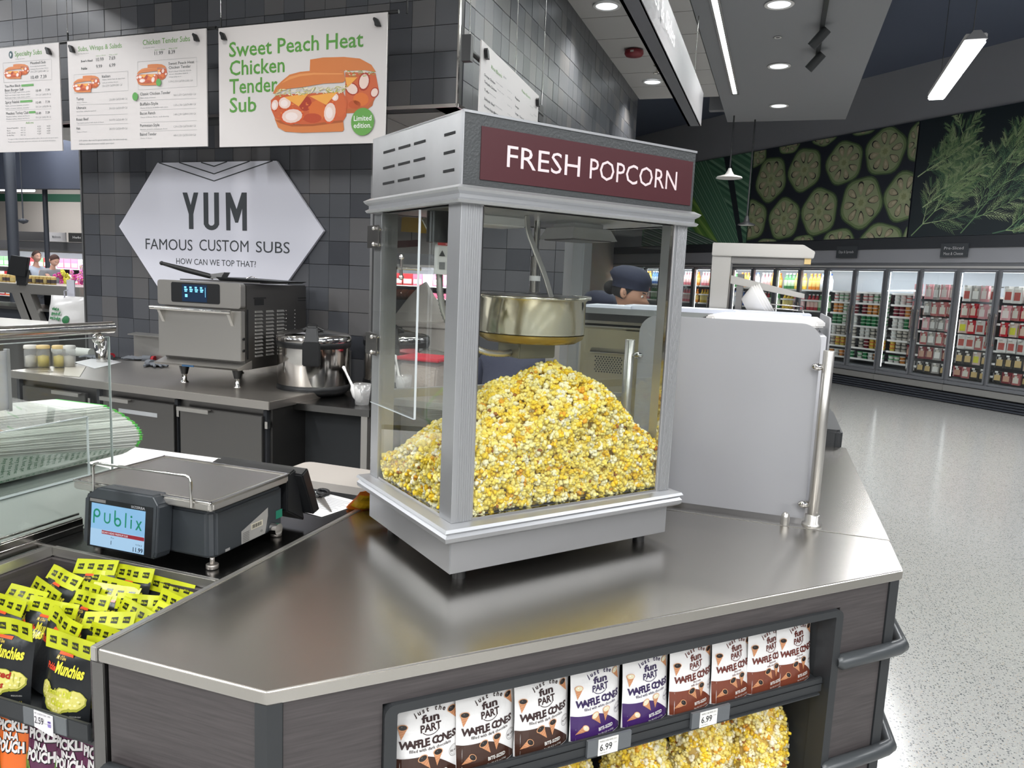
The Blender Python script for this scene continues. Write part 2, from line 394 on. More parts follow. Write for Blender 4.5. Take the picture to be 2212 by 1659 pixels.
c = MB(TW); c.box(-0.600, -0.582, -0.009, 0.15, 0.0, 2.70); c.box(-3.213, -3.198, -0.009, 0.15, 0, 2.70); struct(c.build('trim_2', mat('satin_trim', S(150, 150, 150), 0.35, 0.9)))
c = MB(TW); c.box(-4.35, 0.0, 0.0, 0.15, 2.70, 4.25)
ws = struct(c.build('wall_soffit', body)); tiles(ws, TW, 26, [2.712+PH*k for k in range(9)], 0.1615, PH, 3, 4)
c = MB(); c.box(-2.15, -1.978, 4.48, 10.35, 2.70, 4.25)
wa = struct(c.build('wall_soffit_side', body)); TA = TR(-1.978, 10.35, 0, 90)
# local x runs along +y; tiles placed from the far end back to the corner
tiles(wa, TA, 36, [2.712+PH*k for k in range(9)], 0.1615, PH, 1, 5)
c = MB(TW); c.box(-4.36, 0.004, -0.012, 0.0, 2.692, 2.712); c.box(-0.004, 0.006, -0.012, 0.01, 2.70, 4.12); struct(c.build('trim_3', chrome))
c = MB(); c.box(-1.982, -1.966, 4.47, 10.36, 2.692, 2.712); struct(c.build('trim_4', chrome))
# tiled column standing behind the preparation table
c = MB(); c.box(-2.10, -1.34, 5.30, 5.6, 0, 2.70); wc = struct(c.build('wall_column', body)); tiles(wc, TR(-1.345, 5.30, 0, 0), 4, [0.93+PH*k for k in range(11)], 0.187, PH, 0, 6)

# hanging sign beam
bm_ = thing('hanging_sign', 'long white hanging beam sign lettered Sides under the ceiling', 'sign', (-0.9, 5, 3.2))
m_ = MB(); m_.box(-0.965, -0.85, 1.5, 7.75, 3.2, 3.205); m_.box(-0.965, -0.945, 1.5, 7.75, 3.2, 3.5); m_.build('housing', greyw, bm_)
m_ = MB(); m_.box(-0.86, -0.845, 1.5, 7.76, 3.2, 3.505); m_.build('face_panel', mat('sign_face_white', S(150, 149, 152), 0.4), bm_)
m_ = MB(TR(-0.844, 5.60, 3.30, 90)); text(m_, 'Olives & Sides', 0, 0, 0.115, (1, 1, 1, 1), -0.012, 1.30, 'R'); m_.build('lettering', mat('raised_white_letters', S(250, 250, 252), 0.3, spec=0.2), bm_)
m_ = MB(); 
for yy in (3.0, 5.2, 7.4): m_.tube([(-0.9, yy, 3.5), (-0.9, yy, 4.1)], 0.004, 6)
m_.build('hanging_rod', steel_dk, bm_)

# grey wall behind the coolers with mural; local x along the wall, origin at the photo's reference point
DW = TR(1.065, 15.184, 0, -45)
c = MB(DW); c.box(-14, 9, 0.0, 0.25, 2.2, 5.42); struct(c.build('wall_dairy', mat('mural_wall_grey', S(148, 149, 154), 0.8)))
c = MB(DW); c.box(-14, 9, -0.03, 0.0, 2.44, 2.62); struct(c.build('trim_5', mat('black_band', S(46, 49, 54), 0.6)))
c = MB(DW); c.box(-14, 9, 0.9, 1.1, 0, 2.3); struct(c.build('wall_dairy_back', greyw))
# mural: three printed panels
def wob(cx, cz, rx_, rz_, lobes, amp, ph, n=32, rot=0):
    out = []
    for i in range(n):
        a = 2*pi*i/n; k = 1+amp*cos(lobes*a+ph); x, z = rx_*k*cos(a), rz_*k*sin(a); out.append((cx+x*cos(rot)-z*sin(rot), cz+x*sin(rot)+z*cos(rot)))
    return out
mz0, mz1 = 2.625, 4.50
def mural(name, label, x0, x1, bg):
    t = thing(name, label, 'mural', DW @ Matrix.Translation(((x0+x1)/2, 0, mz0)), 'mural panels above the coolers')
    m_ = MB(DW); m_.box(x0+0.01, x1-0.01, -0.03, -0.0, mz0, mz1, bg); m_.build('backing_panel', paint, t); return t, MB(DW)
t, m_ = mural('mural_panel', 'wall mural printed with cut okra slices on black', -2.506, 1.28, S(31, 36, 47))
def okra(m_, cx, cz, rx_, rz_, ph, x0, x1, n=5, seeds=8):
    P = lambda poly, y, c_: (lambda q: m_.flat(q, y, c_) if len(q) > 2 else None)(cliprect(poly, x0, x1, mz0+0.01, mz1-0.01))
    P(wob(cx, cz, rx_, rz_, n, 0.05, ph), -0.0310, S(66, 86, 56))
    P(wob(cx, cz, rx_*0.94, rz_*0.94, n, 0.05, ph), -0.0314, S(116, 136, 92))
    P(wob(cx, cz, rx_*0.84, rz_*0.84, n, 0.04, ph), -0.0318, S(148, 158, 122))
    for k in range(seeds):
        a = 2*pi*k/seeds+ph; ca, sa = cos(a), sin(a); d = 0.56
        def drop(rr_, s1, s2, off=0):
            q = []
            for i in range(14):
                b = 2*pi*i/14; u = d*(1+off)+s1*cos(b); v = s2*sin(b)*(0.72+0.28*cos(b)); q.append((cx+rx_*(u*ca-v*sa), cz+rz_*(u*sa+v*ca)))
            return q
        P(drop(1, 0.255, 0.185), -0.0322, S(36, 36, 36))
        P(drop(1, 0.225, 0.165, R.uniform(-0.08, 0.08)), -0.0326, S(168, 158, 130))
        P(drop(1, 0.10, 0.07, -0.1), -0.0330, S(188, 178, 150))
    P(wob(cx, cz, rx_*0.25, rz_*0.25, seeds, 0.12, ph), -0.0328, S(164, 170, 130))
    P(wob(cx, cz, rx_*0.12, rz_*0.12, 7, 0.2, 0), -0.0332, S(140, 148, 106))
for cx, cy, w_, h_ in ((570,628,205,310),(790,565,225,300),(1048,520,250,300),(1318,445,280,330),(655,885,210,290),(885,840,245,330),(1160,780,285,360),(1440,740,280,350),(440,895,210,280),(1010,1060,240,240),(1285,1040,300,270),(780,1060,170,150),(540,1060,160,100),(1180,270,200,150),(920,345,170,140),(690,400,150,130),(470,470,150,170),(1530,380,150,290),(1500,1010,160,200)):
    u0 = ray(1480+(cx-w_/2)/3.022, 180+cy/3.022); u1 = ray(1480+(cx+w_/2)/3.022, 180+cy/3.022); u2 = ray(1480+cx/3.022, 180+(cy-h_/2)/3.022); u3 = ray(1480+cx/3.022, 180+(cy+h_/2)/3.022)
    def hit(d):
        n = Vector((sin(radians(45)), cos(radians(45)), 0)); p = Vector((1.065, 15.184, 0)); t_ = (p-EYE).dot(n)/d.dot(n); q = EYE+d*t_
        return (q.x-1.065)*cos(radians(45))-(q.y-15.184)*sin(radians(45)), q.z
    a, b, c_, d = hit(u0), hit(u1), hit(u2), hit(u3)
    okra(m_, (a[0]+b[0])/2, (c_[1]+d[1])/2, (b[0]-a[0])/2*0.96, (c_[1]-d[1])/2*0.96, R.uniform(0, 6), -2.49, 1.265)
m_.build('printed_picture', paint, t)
t, m_ = mural('mural_panel', 'wall mural printed with feathery dill sprigs on dark green', 1.28, 5.6, S(24, 36, 42))
def stroke(m_, a, b, w0, w1, c_, y):
    a, b = Vector(a), Vector(b); d = b-a
    if d.length < 1e-4: return
    n = Vector((-d.y, d.x)).normalized(); q = [tuple(a-n*w0), tuple(b-n*w1), tuple(b+n*w1), tuple(a+n*w0)]
    q = cliprect(q, 1.30, 5.58, mz0+0.01, mz1-0.01)
    if len(q) > 2: m_.flat(q, y, c_)
rd = random.Random(5)
greens = [S(130, 160, 112), S(104, 136, 96), S(152, 176, 126), S(76, 110, 84), S(178, 196, 148)]
def frond(m_, x, z, ang, L, depth, y, c_):
    n = 5 if depth else 7
    px, pz = x, z
    for i in range(n):
        ang += rd.uniform(-0.10, 0.10); qx, qz = px+L/n*cos(ang), pz+L/n*sin(ang)
        stroke(m_, (px, pz), (qx, qz), 0.007*(1-i/n*0.7)*(0.45+0.45*depth), 0.008*(1-(i+1)/n*0.7)*(0.45+0.45*depth), c_, y)
        for sd in (-1, 1):
            if depth > 0: frond(m_, qx, qz, ang+sd*rd.uniform(0.35, 0.6), L*(0.52-0.05*i)*rd.uniform(0.8, 1.1), depth-1, y-0.0001, rd.choice(greens))
            else: stroke(m_, (qx, qz), (qx+L*0.30*cos(ang+sd*0.5), qz+L*0.30*sin(ang+sd*0.5)), 0.003, 0.0012, c_, y)
        px, pz = qx, qz
for i, (x, z, a, L) in enumerate(((1.35, 2.65, 0.75, 1.3), (2.2, 2.66, 0.85, 1.5), (1.9, 3.2, 1.5, 1.0), (3.0, 2.7, 1.0, 1.5), (1.5, 3.1, 0.5, 0.9), (2.6, 3.5, 0.9, 0.9), (3.6, 2.7, 1.2, 1.3), (4.2, 2.7, 1.1, 1.5), (2.7, 2.64, 0.3, 1.0), (1.35, 3.6, 0.6, 0.8), (4.6, 3.3, 1.2, 1.1))):
    frond(m_, x, z, a, L, 2, -0.031-0.0004*i, greens[i % 5])
m_.build('printed_picture', paint, t)
t, m_ = mural('mural_panel', 'wall mural printed with overlapping green leek leaves', -6.3, -2.506, S(58, 84, 70))
def band(x0, z0, x1, z1, w0, w1, c_, y, n=1, cc=None):
    a, b = Vector((x0, z0)), Vector((x1, z1)); d = b-a; nn = Vector((-d.y, d.x)).normalized()
    for i in range(n):
        f0, f1 = -1+2*i/n, -1+2*(i+1)/n
        q = cliprect([tuple(a+nn*w0*f0), tuple(b+nn*w1*f0), tuple(b+nn*w1*f1), tuple(a+nn*w0*f1)], -6.29, -2.52, mz0+0.01, mz1-0.01)
        if len(q) > 2: m_.flat(q, y, c_ if n == 1 else cc[i % len(cc)])
G1 = [S(70, 114, 90), S(98, 142, 114), S(58, 98, 78), S(124, 162, 134), S(80, 122, 98)]
G2 = [S(88, 130, 60), S(116, 158, 74), S(142, 178, 92), S(100, 146, 66)]
band(-6.2, 4.6, -2.2, 2.5, 1.6, 1.6, None, -0.0310, 60, G1); band(-5.6, 4.5, -3.0, 2.4, 0.20, 0.45, None, -0.0314, 16, G2)
band(-4.6, 4.6, -2.75, 2.4, 0.42, 0.30, None, -0.0318, 30, G1); band(-3.35, 4.6, -2.62, 2.5, 0.10, 0.06, S(30, 38, 46), -0.0322); band(-6.2, 3.0, -3.1, 2.2, 0.5, 0.35, None, -0.0320, 34, [S(150, 164, 156), S(70, 96, 84), S(112, 136, 122), S(52, 76, 68)])
m_.build('printed_picture', paint, t)
# ------------------------------------------------------------------ ceiling fixtures
dn = ['recessed round downlight nearest the right of the gypsum ceiling', 'middle round downlight of the row in the gypsum ceiling', 'farthest round downlight of the row in the gypsum ceiling', 'round downlight over the popcorn machine', 'round downlight above the counter front',
      'round downlight in the panel ceiling before the tiled corner', 'large round downlight beside the tiled soffit, nearer one', 'smaller round downlight farther along the tiled soffit', 'round downlight in the panel ceiling above the snack bin', 'round downlight above the customer side', 'round downlight before the menu boards, right one', 'round downlight before the menu boards, left one']
for (x, y), lb in zip(DOWN, dn):
    t = thing('downlight', lb, 'ceiling light', (x, y, 4.1), 'recessed round downlights')
    m_ = MB(); m_.lathe([(0.105, 4.098), (0.125, 4.094), (0.122, 4.090), (0.100, 4.088), (0.092, 4.0995)], x, y, 28); m_.build('trim_ring', white, t)
    m_ = MB(); m_.lathe([(0.001, 4.094), (0.098, 4.094)], x, y, 28); m_.build('lens', downlit, t)
def tube_lum(i, x, y, z, rz, lb):
    T = TR(x, y, z, rz); t = thing('tube_luminaire', lb, 'ceiling light', T, 'hanging tube luminaires')
    m_ = MB(T); m_.box(-0.09, 0.09, -1.10, 1.10, -0.03, 0.03); m_.build('housing', white, t, bevel=0.008)
    m_ = MB(T); 
    for k in range(2): m_.box(-0.086, 0.086, -1.085+k*1.09, -0.005+k*1.09, -0.062, -0.030)
    m_.build('diffuser', rowlit, t, bevel=0.012)
    m_ = MB(T); m_.hexa([(-0.09, -1.13, -0.03), (0.09, -1.13, -0.03), (0.09, -1.10, -0.03), (-0.09, -1.10, -0.03), (-0.03, -1.12, 0.05), (0.03, -1.12, 0.05), (0.03, -1.10, 0.05), (-0.03, -1.10, 0.05)]); m_.build('end_cap', mat('cap_grey', S(150, 150, 152), 0.5), t)
    m_ = MB(T)
    for yy in (-0.9, 0.9): m_.tube([(0, yy, 0.03), (0, yy, 5.42-z)], 0.004, 6)
    m_.build('hanger', steel_dk, t)
_xs = sorted(set(t_[0] for t_ in TUBES)); _w = ['nearest', 'second', 'third', 'fourth', 'farthest']
_rw = ['leftmost', 'second-left', 'third-left', 'middle', 'fifth', 'sixth', 'seventh', 'eighth', 'ninth', 'rightmost']
TROW = [(_rw[_xs.index(t_[0])], _w[sorted(set(u[1] for u in TUBES if u[0] == t_[0])).index(t_[1])]) for t_ in TUBES]
for i, (x, y, z, rz) in enumerate(TUBES):
    tube_lum(i, x, y, z, rz, 'bright rectangular tube luminaire hanging before the mural wall' if i == 0 else 'hanging tube luminaire over the aisle, %s row, %s place' % (TROW[i]))
# linear slot light in the gypsum ceiling
t = thing('linear_light', 'long thin linear light recessed in the gypsum ceiling', 'ceiling light', (-0.73, 8, 4.1))
m_ = MB(); m_.box(-0.775, -0.755, 0.5, 10.32, 4.085, 4.099); m_.box(-0.705, -0.685, 0.5, 10.32, 4.085, 4.099); m_.box(-0.775, -0.685, 10.28, 10.32, 4.085, 4.099); m_.build('frame', alu, t)
m_ = MB(); m_.box(-0.753, -0.707, 0.5, 10.28, 4.088, 4.099); m_.build('lens', linlit, t)
area('linear_light_lamp', (-0.73, 5.4, 4.08), 0.05, 9.6, 60, (0.94, 1, 0.97))
t = thing('ceiling_sensor', 'small round ring sensor in the gypsum ceiling', 'sensor', (-0.218, 8.146, 4.1)); m_ = MB(); m_.lathe([(0.03, 4.099), (0.04, 4.094), (0.026, 4.092), (0.022, 4.099)], -0.218, 8.146, 18); m_.build('ring', white, t)
m_ = MB(); m_.lathe([(0.001, 4.096), (0.024, 4.096)], -0.218, 8.146, 14); m_.build('lens', black, t)
t = thing('smoke_alarm', 'round red alarm on the panel ceiling beside the tiled soffit', 'alarm', (-1.653, 8.3, 4.1)); m_ = MB(); m_.lathe([(0.001, 4.035), (0.085, 4.04), (0.10, 4.06), (0.098, 4.09), (0.06, 4.105)], -1.653, 8.3, 24); m_.build('housing', mat('alarm_red', S(122, 30, 40), 0.4), t)
m_ = MB(); m_.box(-1.675, -1.64, 8.20, 8.215, 4.055, 4.075); m_.build('lens', chrome, t)
t = thing('sprinkler', 'small sprinkler head below the panel ceiling', 'sprinkler', (-1.5, 8.9, 4.1)); m_ = MB(); m_.cyl(-1.5, 8.9, 4.02, 4.1, 0.012, 10); m_.lathe([(0.04, 4.012), (0.042, 4.018), (0.01, 4.02)], -1.5, 8.9, 12); m_.cyl(-1.5, 8.9, 4.094, 4.104, 0.04, 14); m_.build('head', chrome, t)
# track with two spot heads
p = atz(1778, 5, 4.08); p2 = atz(1775, 66, 4.06)
t = thing('track_spotlights', 'black ceiling track with two angled spotlight heads', 'ceiling light', (p2.x, p2.y, 4.1))
m_ = MB(); m_.box(p2.x-0.02, p2.x+0.02, 4.5, p2.y+0.9, 4.06, 4.1); m_.build('track', blackm, t)
for k, yy in enumerate((p2.y-0.05, p2.y+0.72)):
    m_ = MB(); c0 = Vector((p2.x, yy, 4.05)); d = Vector((-0.55, 0.15, -0.62)).normalized()
    m_.tube([tuple(c0), tuple(c0-Vector((0, 0, 0.05)))], 0.012, 8); m_.tube([tuple(c0-Vector((0, 0, 0.05))-d*0.07), tuple(c0-Vector((0, 0, 0.05))+d*0.12)], 0.045, 16); m_.build('spot_head', blackm, t)
# pendants
for (px, py, yy, lb, c_) in ((1575, 385, 11.6, 'thin black pendant lamp with a flat white shade before the leek mural', 0), (1612, 487, 11.9, 'black pendant lamp hanging lower, between leek and okra murals', 1)):
    q = at(px, py, yy); t = thing('pendant_lamp', lb, 'lamp', (q.x, q.y, q.z), 'pendant lamps'); k = 1.1 if not c_ else 0.75
    m_ = MB(); m_.tube([(q.x, q.y, q.z+0.05), (q.x, q.y, 4.1)], 0.012, 6); m_.build('cord', blackm, t)
    m_ = MB(); m_.lathe([(0.17*k, q.z), (0.16*k, q.z+0.02), (0.06*k, q.z+0.05), (0.035, q.z+0.10), (0.02, q.z+0.14)], q.x, q.y, 20); m_.build('shade', white if not c_ else blackm, t)
    m_ = MB(); m_.lathe([(0.001, q.z+0.004), (0.15*k, q.z+0.004)], q.x, q.y, 20); m_.build('lens', white, t)
# wall signs of the cooler run, on the fascia
for (px, py, lines, lb) in ((1828, 545, ('Dips & Spreads',), 'small dark aisle sign reading Dips and Spreads above the coolers'), (2060, 541, ('Pre-Sliced', 'Meat & Cheese'), 'small dark aisle sign reading Pre-Sliced Meat and Cheese')):
    d = ray(px, py); n = Vector((sin(radians(45)), cos(radians(45)), 0)); pp = DW @ Vector((0, -0.06, 0)); tt = (pp-EYE).dot(n)/d.dot(n); q = EYE+d*tt; L_ = DW.inverted() @ q
    T = DW @ Matrix.Translation((L_.x, -0.06, L_.z)); t = thing('aisle_sign', lb, 'sign', T, 'aisle signs')
    m_ = MB(T); m_.box(-0.22, 0.22, 0, 0.03, -0.10, 0.11); m_.build('board', mat('sign_charcoal', S(58, 62, 66), 0.5), t)
    m_ = MB(T)
    for i, s_ in enumerate(lines): text(m_, s_, 0, -0.015-0.085*i+0.03*(len(lines)-1), 0.045, S(196, 196, 198), -0.003, 0.32, 'C', 2)
    m_.build('lettering', paint, t)
# ------------------------------------------------------------------ island counter
ZC = 0.92
F0 = (-0.781, 1.028); FW = TR(F0[0], F0[1], 0, 45.1); FLEN = 1.647       # local x along the front, y inward
isl = thing('display_counter', 'angled service counter with stainless top, dark wood panels and snack display', 'counter', (-0.5, 1.9, 0))
def P2(s, v, T=FW): q = T @ Vector((s, v, 0)); return (q.x, q.y)
m_ = MB(); m_.prism([(-1.165, 1.027), F0, P2(FLEN, 0), (0.381, 2.452), (-1.165, 2.452)], ZC-0.028, ZC)
m_.build('stainless_top', ctop, isl, bevel=0.0035, seg=3)
m_ = MB(); m_.prism([(-1.183, 1.027), (-1.167, 1.027), (-1.167, 2.452), (-1.183, 2.452)], ZC-0.028, ZC+0.0015); m_.build('seam_trim', steel, isl, bevel=0.002)
# carcass behind panels
m_ = MB(); m_.prism([(-1.16, 1.05), (F0[0]+0.01, 1.05), P2(0.2, 0.03), P2(0.2, 0.45), (-1.16, 1.5)], 0.1, ZC-0.03)
m_.prism([P2(1.44, 0.03), P2(FLEN-0.03, 0.03), (0.36, 2.45), P2(1.44, 0.3)], 0.1, ZC-0.03)
m_.prism([(-1.16, 1.5), P2(0.2, 0.42), P2(1.45, 0.42), (0.36, 2.45), (-1.16, 2.45)], 0.1, ZC-0.03)
m_.build('carcass', blackm, isl)
m_ = MB(); m_.box(-1.145, F0[0]-0.025, 1.034, 1.052, 0.1, ZC-0.028); m_.build('side_panel', lam, isl)
m_ = MB(); m_.box(-1.183, -1.152, 1.029, 1.060, 0.05, ZC-0.028); m_.build('end_trim', steel_dk, isl, bevel=0.002)
m_ = MB(); m_.prism([(F0[0]-0.026, 1.030), (F0[0]+0.0, 1.030), P2(0.028, 0.002), P2(0.03, 0.03), (F0[0]-0.026, 1.06)], 0.05, ZC-0.028); m_.build('corner_post', blackm, isl)
m_ = MB(FW); m_.box(1.607, 1.642, 0.004, 0.03, 0.05, ZC-0.028); m_.build('corner_post', blackm, isl)
m_ = MB(FW); m_.box(0.03, 1.605, 0.008, 0.03, 0.846, ZC-0.028); m_.box(0.03, 0.212, 0.008, 0.03, 0.1, 0.846); m_.box(1.428, 1.605, 0.008, 0.03, 0.1, 0.846); m_.build('front_panel', lam, isl)
m_ = MB(); m_.box(0.345, 0.366, 2.215, 2.45, 0.1, ZC-0.028); m_.build('side_panel', lam, isl)
def rrect(x0, x1, z0, z1, r, n=5):
    out = []
    for cx, cz, a0 in ((x1-r, z1-r, 0), (x0+r, z1-r, 90), (x0+r, z0+r, 180), (x1-r, z0+r, 270)):
        out += [(cx+r*cos(radians(a0+90*i/n)), cz+r*sin(radians(a0+90*i/n))) for i in range(n+1)]
    return out
def ringframe(m_, o, i, y0, y1):
    n = len(o)
    for k in range(n):
        a, b, c_, d = o[k], o[(k+1) % n], i[(k+1) % n], i[k]
        m_.hexa([(a[0], y0, a[1]), (b[0], y0, b[1]), (b[0], y1, b[1]), (a[0], y1, a[1]), (d[0], y0, d[1]), (c_[0], y0, c_[1]), (c_[0], y1, c_[1]), (d[0], y1, d[1])])
m_ = MB(FW); ringframe(m_, rrect(0.213, 1.430, 0.13, 0.846, 0.022), rrect(0.238, 1.404, 0.155, 0.828, 0.004), -0.004, 0.05); m_.build('opening_frame', blackm, isl)
m_ = MB(FW); m_.box(0.236, 1.408, 0.40, 0.415, 0.13, 0.85); m_.box(0.225, 0.236, 0.03, 0.41, 0.13, 0.85); m_.box(1.408, 1.42, 0.03, 0.41, 0.13, 0.85); m_.box(0.236, 1.408, 0.03, 0.41, 0.125, 0.14); m_.build('display_liner', blackm, isl)
m_ = MB(FW); m_.box(0.238, 1.406, 0.028, 0.36, 0.632, 0.640); m_.build('shelf', blackm, isl)
m_ = MB(FW); m_.vprism([(0.250, 0.618), (1.396, 0.618), (1.396, 0.657), (0.250, 0.657)], 0.012, 0.020); m_.box(0.250, 1.40, 0.010, 0.028, 0.640, 0.643); m_.box(0.250, 1.385, 0.006, 0.020, 0.612, 0.618); m_.build('shelf_lip', blackm, isl, bevel=0.002)
for s0 in (0.675, 0.962):
    m_ = MB(FW); m_.box(s0, s0+0.115, 0.004, 0.011, 0.618, 0.657); m_.build('tag_holder', mat('smoky_holder', S(92, 95, 98), 0.25), isl)
for k, s0 in enumerate((0.702, 0.985)):
    tg = thing('price_tag', ('white price tag reading 6.99 under the purple waffle cone pouches' if k == 0 else 'white price tag reading 6.99 under the red-brown waffle cone pouches'), 'price tag', FW @ Matrix.Translation((s0, 0.0, 0.618)), 'shelf price tags')
    m_ = MB(FW); m_.box(s0, s0+0.052, 0.0025, 0.0038, 0.617, 0.6555, S(226, 224, 218)); m_.build('card', paint, tg)
    m_ = MB(FW); text(m_, '6.99', s0+0.004, 0.628, 0.0155, S(40, 40, 44), 0.0020, 0.032, bold=0.01); text(m_, 'WAFFLE CONE WHITE CHOC', s0+0.003, 0.6485, 0.0042, S(60, 60, 64), 0.0020, 0.046, res=1); text(m_, '12 EA', s0+0.040, 0.640, 0.003, S(90, 90, 94), 0.0020, 0.008, res=1); text(m_, 'UNIT PRICE', s0+0.004, 0.621, 0.003, S(120, 120, 124), 0.0020, 0.02, res=1); m_.build('lettering', paint, tg)
# bumpers
def bumper(name, pts, z, r=0.020):
    m_ = MB(); m_.tube([(x, y, z) for x, y in pts], [r*0.6]+[r]*(len(pts)-2)+[r*0.6], 14); o = m_.build(name, rubber, isl); return o
bumper('bumper_rail', [P2(1.428, 0.0), P2(1.436, -0.004), P2(1.60, -0.006), P2(1.655, -0.004), (0.402, 2.215), (0.398, 2.28), (0.388, 2.42), (0.385, 2.43)], 0.700)
bumper('bumper_rail', [P2(1.41, 0.0), P2(1.42, -0.004), P2(1.60, -0.006), P2(1.655, -0.004), (0.402, 2.215), (0.398, 2.28), (0.388, 2.42), (0.385, 2.43)], 0.402)
bumper('bumper_rail', [(-1.150, 1.022), (-1.142, 1.016), (-0.86, 1.014), (-0.845, 1.018)], 0.672, 0.024)
m_ = MB(); m_.prism([(-1.12, 1.10), (F0[0]+0.01, 1.10), P2(FLEN-0.1, 0.08), (0.30, 2.4), (-1.1, 2.4)], 0, 0.1); m_.build('plinth', blackm, isl)
m_ = MB(); m_.box(0.32, 0.335, 2.3, 4.4, 0.07, 0.085); m_.build('toe_light', linlit, isl)
area('toe_light_lamp', (0.345, 3.2, 0.075), 0.03, 2.0, 5, (1, 1, 1), (0, radians(-60), 0))
# rear half of the island
rear = thing('rear_counter', 'stainless counter running back behind the popcorn machine', 'counter', (-0.4, 3.2, 0))
m_ = MB(); m_.prism([(-0.9, 2.455), (0.381, 2.455), (0.371, 3.88), (-0.9, 3.88)], ZC-0.028, ZC); m_.build('stainless_top', ctop, rear, bevel=0.002)
m_ = MB(); m_.box(-0.9, 0.381, 2.4535, 2.4575, ZC, ZC+0.0012); m_.build('seam_trim', steel, rear)
m_ = MB(); m_.box(-0.88, 0.345, 2.47, 3.85, 0.1, ZC-0.03); m_.box(-0.35, 0.345, 3.85, 4.6, 0.1, ZC-0.03); m_.build('carcass', lam, rear)
m_ = MB(); m_.prism([(-0.36, 3.88), (0.33, 3.88), (0.352, 3.90), (0.352, 4.62), (-0.36, 4.62)], ZC-0.03, 1.0); m_.build('raised_end', blackm, rear, bevel=0.02, seg=3)
m_ = MB(); m_.box(-0.8, 0.30, 2.5, 3.8, 0, 0.1); m_.box(-0.3, 0.30, 3.8, 4.5, 0, 0.1); m_.build('plinth', blackm, rear)

# ------------------------------------------------------------------ pouches
def pillow(m_, w, h, d, c, nx=10, nz=10, topthin=0.15, cfun=None, wr=0.0, seed=0):
    """stand up pouch: bulged front (-y) and back sheets, flat seal at the sides and the top"""
    rr = random.Random(seed); ph = [rr.uniform(0, 6) for _ in range(4)]
    def dep(u, v):
        e = max(0.0, 1-abs(2*u-1)**2.6)**0.8; t = (1-v)**0.55*(1-topthin)+topthin*(1-v)**0.2
        if v > 0.9: t *= (1-v)/0.1
        b = d*0.5*e*t
        return b+wr*e*min(1, (1-v)*6)*min(1, v*6)*(sin(9*u+ph[0]+5*v)+sin(13*v+ph[1]-4*u))*0.5
    def edgew(v): return w*(1-0.035*sin(pi*v))
    for sg in (-1, 1):
        vs = []; fs = []
        for j in range(nz+1):
            for i in range(nx+1):
                u, v = i/nx, j/nz; vs.append(((u-0.5)*edgew(v), sg*dep(u, v), v*h))
        for j in range(nz):
            for i in range(nx):
                a = j*(nx+1)+i; q = (a, a+1, a+nx+2, a+nx+1); q = q if sg < 0 else q[::-1]
                fs.append(q)
        if cfun:
            for q in fs:
                v = sum(vs[i][2] for i in q)/4; u = sum(vs[i][0] for i in q)/4; m_.add([vs[i] for i in q], [(0, 1, 2, 3)], cfun(u/w+0.5, v/h), True)
        else: m_.add(vs, fs, c, True)
    vs = []; fs = []                   # gusset
    for i in range(nx+1):
        u = i/nx; vs += [((u-0.5)*w, -dep(u, 0), 0), ((u-0.5)*w, dep(u, 0), 0)]
    for i in range(nx): fs.append((2*i, 2*i+1, 2*i+3, 2*i+2))
    m_.add(vs, fs, c)
    return lambda x, z: -dep(min(1, max(0, x/edgew(z/h)+0.5)), min(1, max(0, z/h)))
def subflat(m_, poly, c, fn, y, cell=0.012):
    """flat print draped over a curved front: cut in strips so that it follows the surface"""
    x0 = min(p[0] for p in poly); x1 = max(p[0] for p in poly); z0 = min(p[1] for p in poly); z1 = max(p[1] for p in poly)
    nx, nz = max(1, int((x1-x0)/cell)), max(1, int((z1-z0)/cell))
    a = sum(poly[i][0]*poly[(i+1) % len(poly)][1]-poly[(i+1) % len(poly)][0]*poly[i][1] for i in range(len(poly)))
    if a < 0: poly = poly[::-1]
    for i in range(nx):
        for j in range(nz):
            q = cliprect(poly, x0+(x1-x0)*i/nx, x0+(x1-x0)*(i+1)/nx, z0+(z1-z0)*j/nz, z0+(z1-z0)*(j+1)/nz)
            if len(q) > 2: m_.add([(x, fn(x, z)+y, z) for x, z in q], [tuple(range(len(q)))], c)
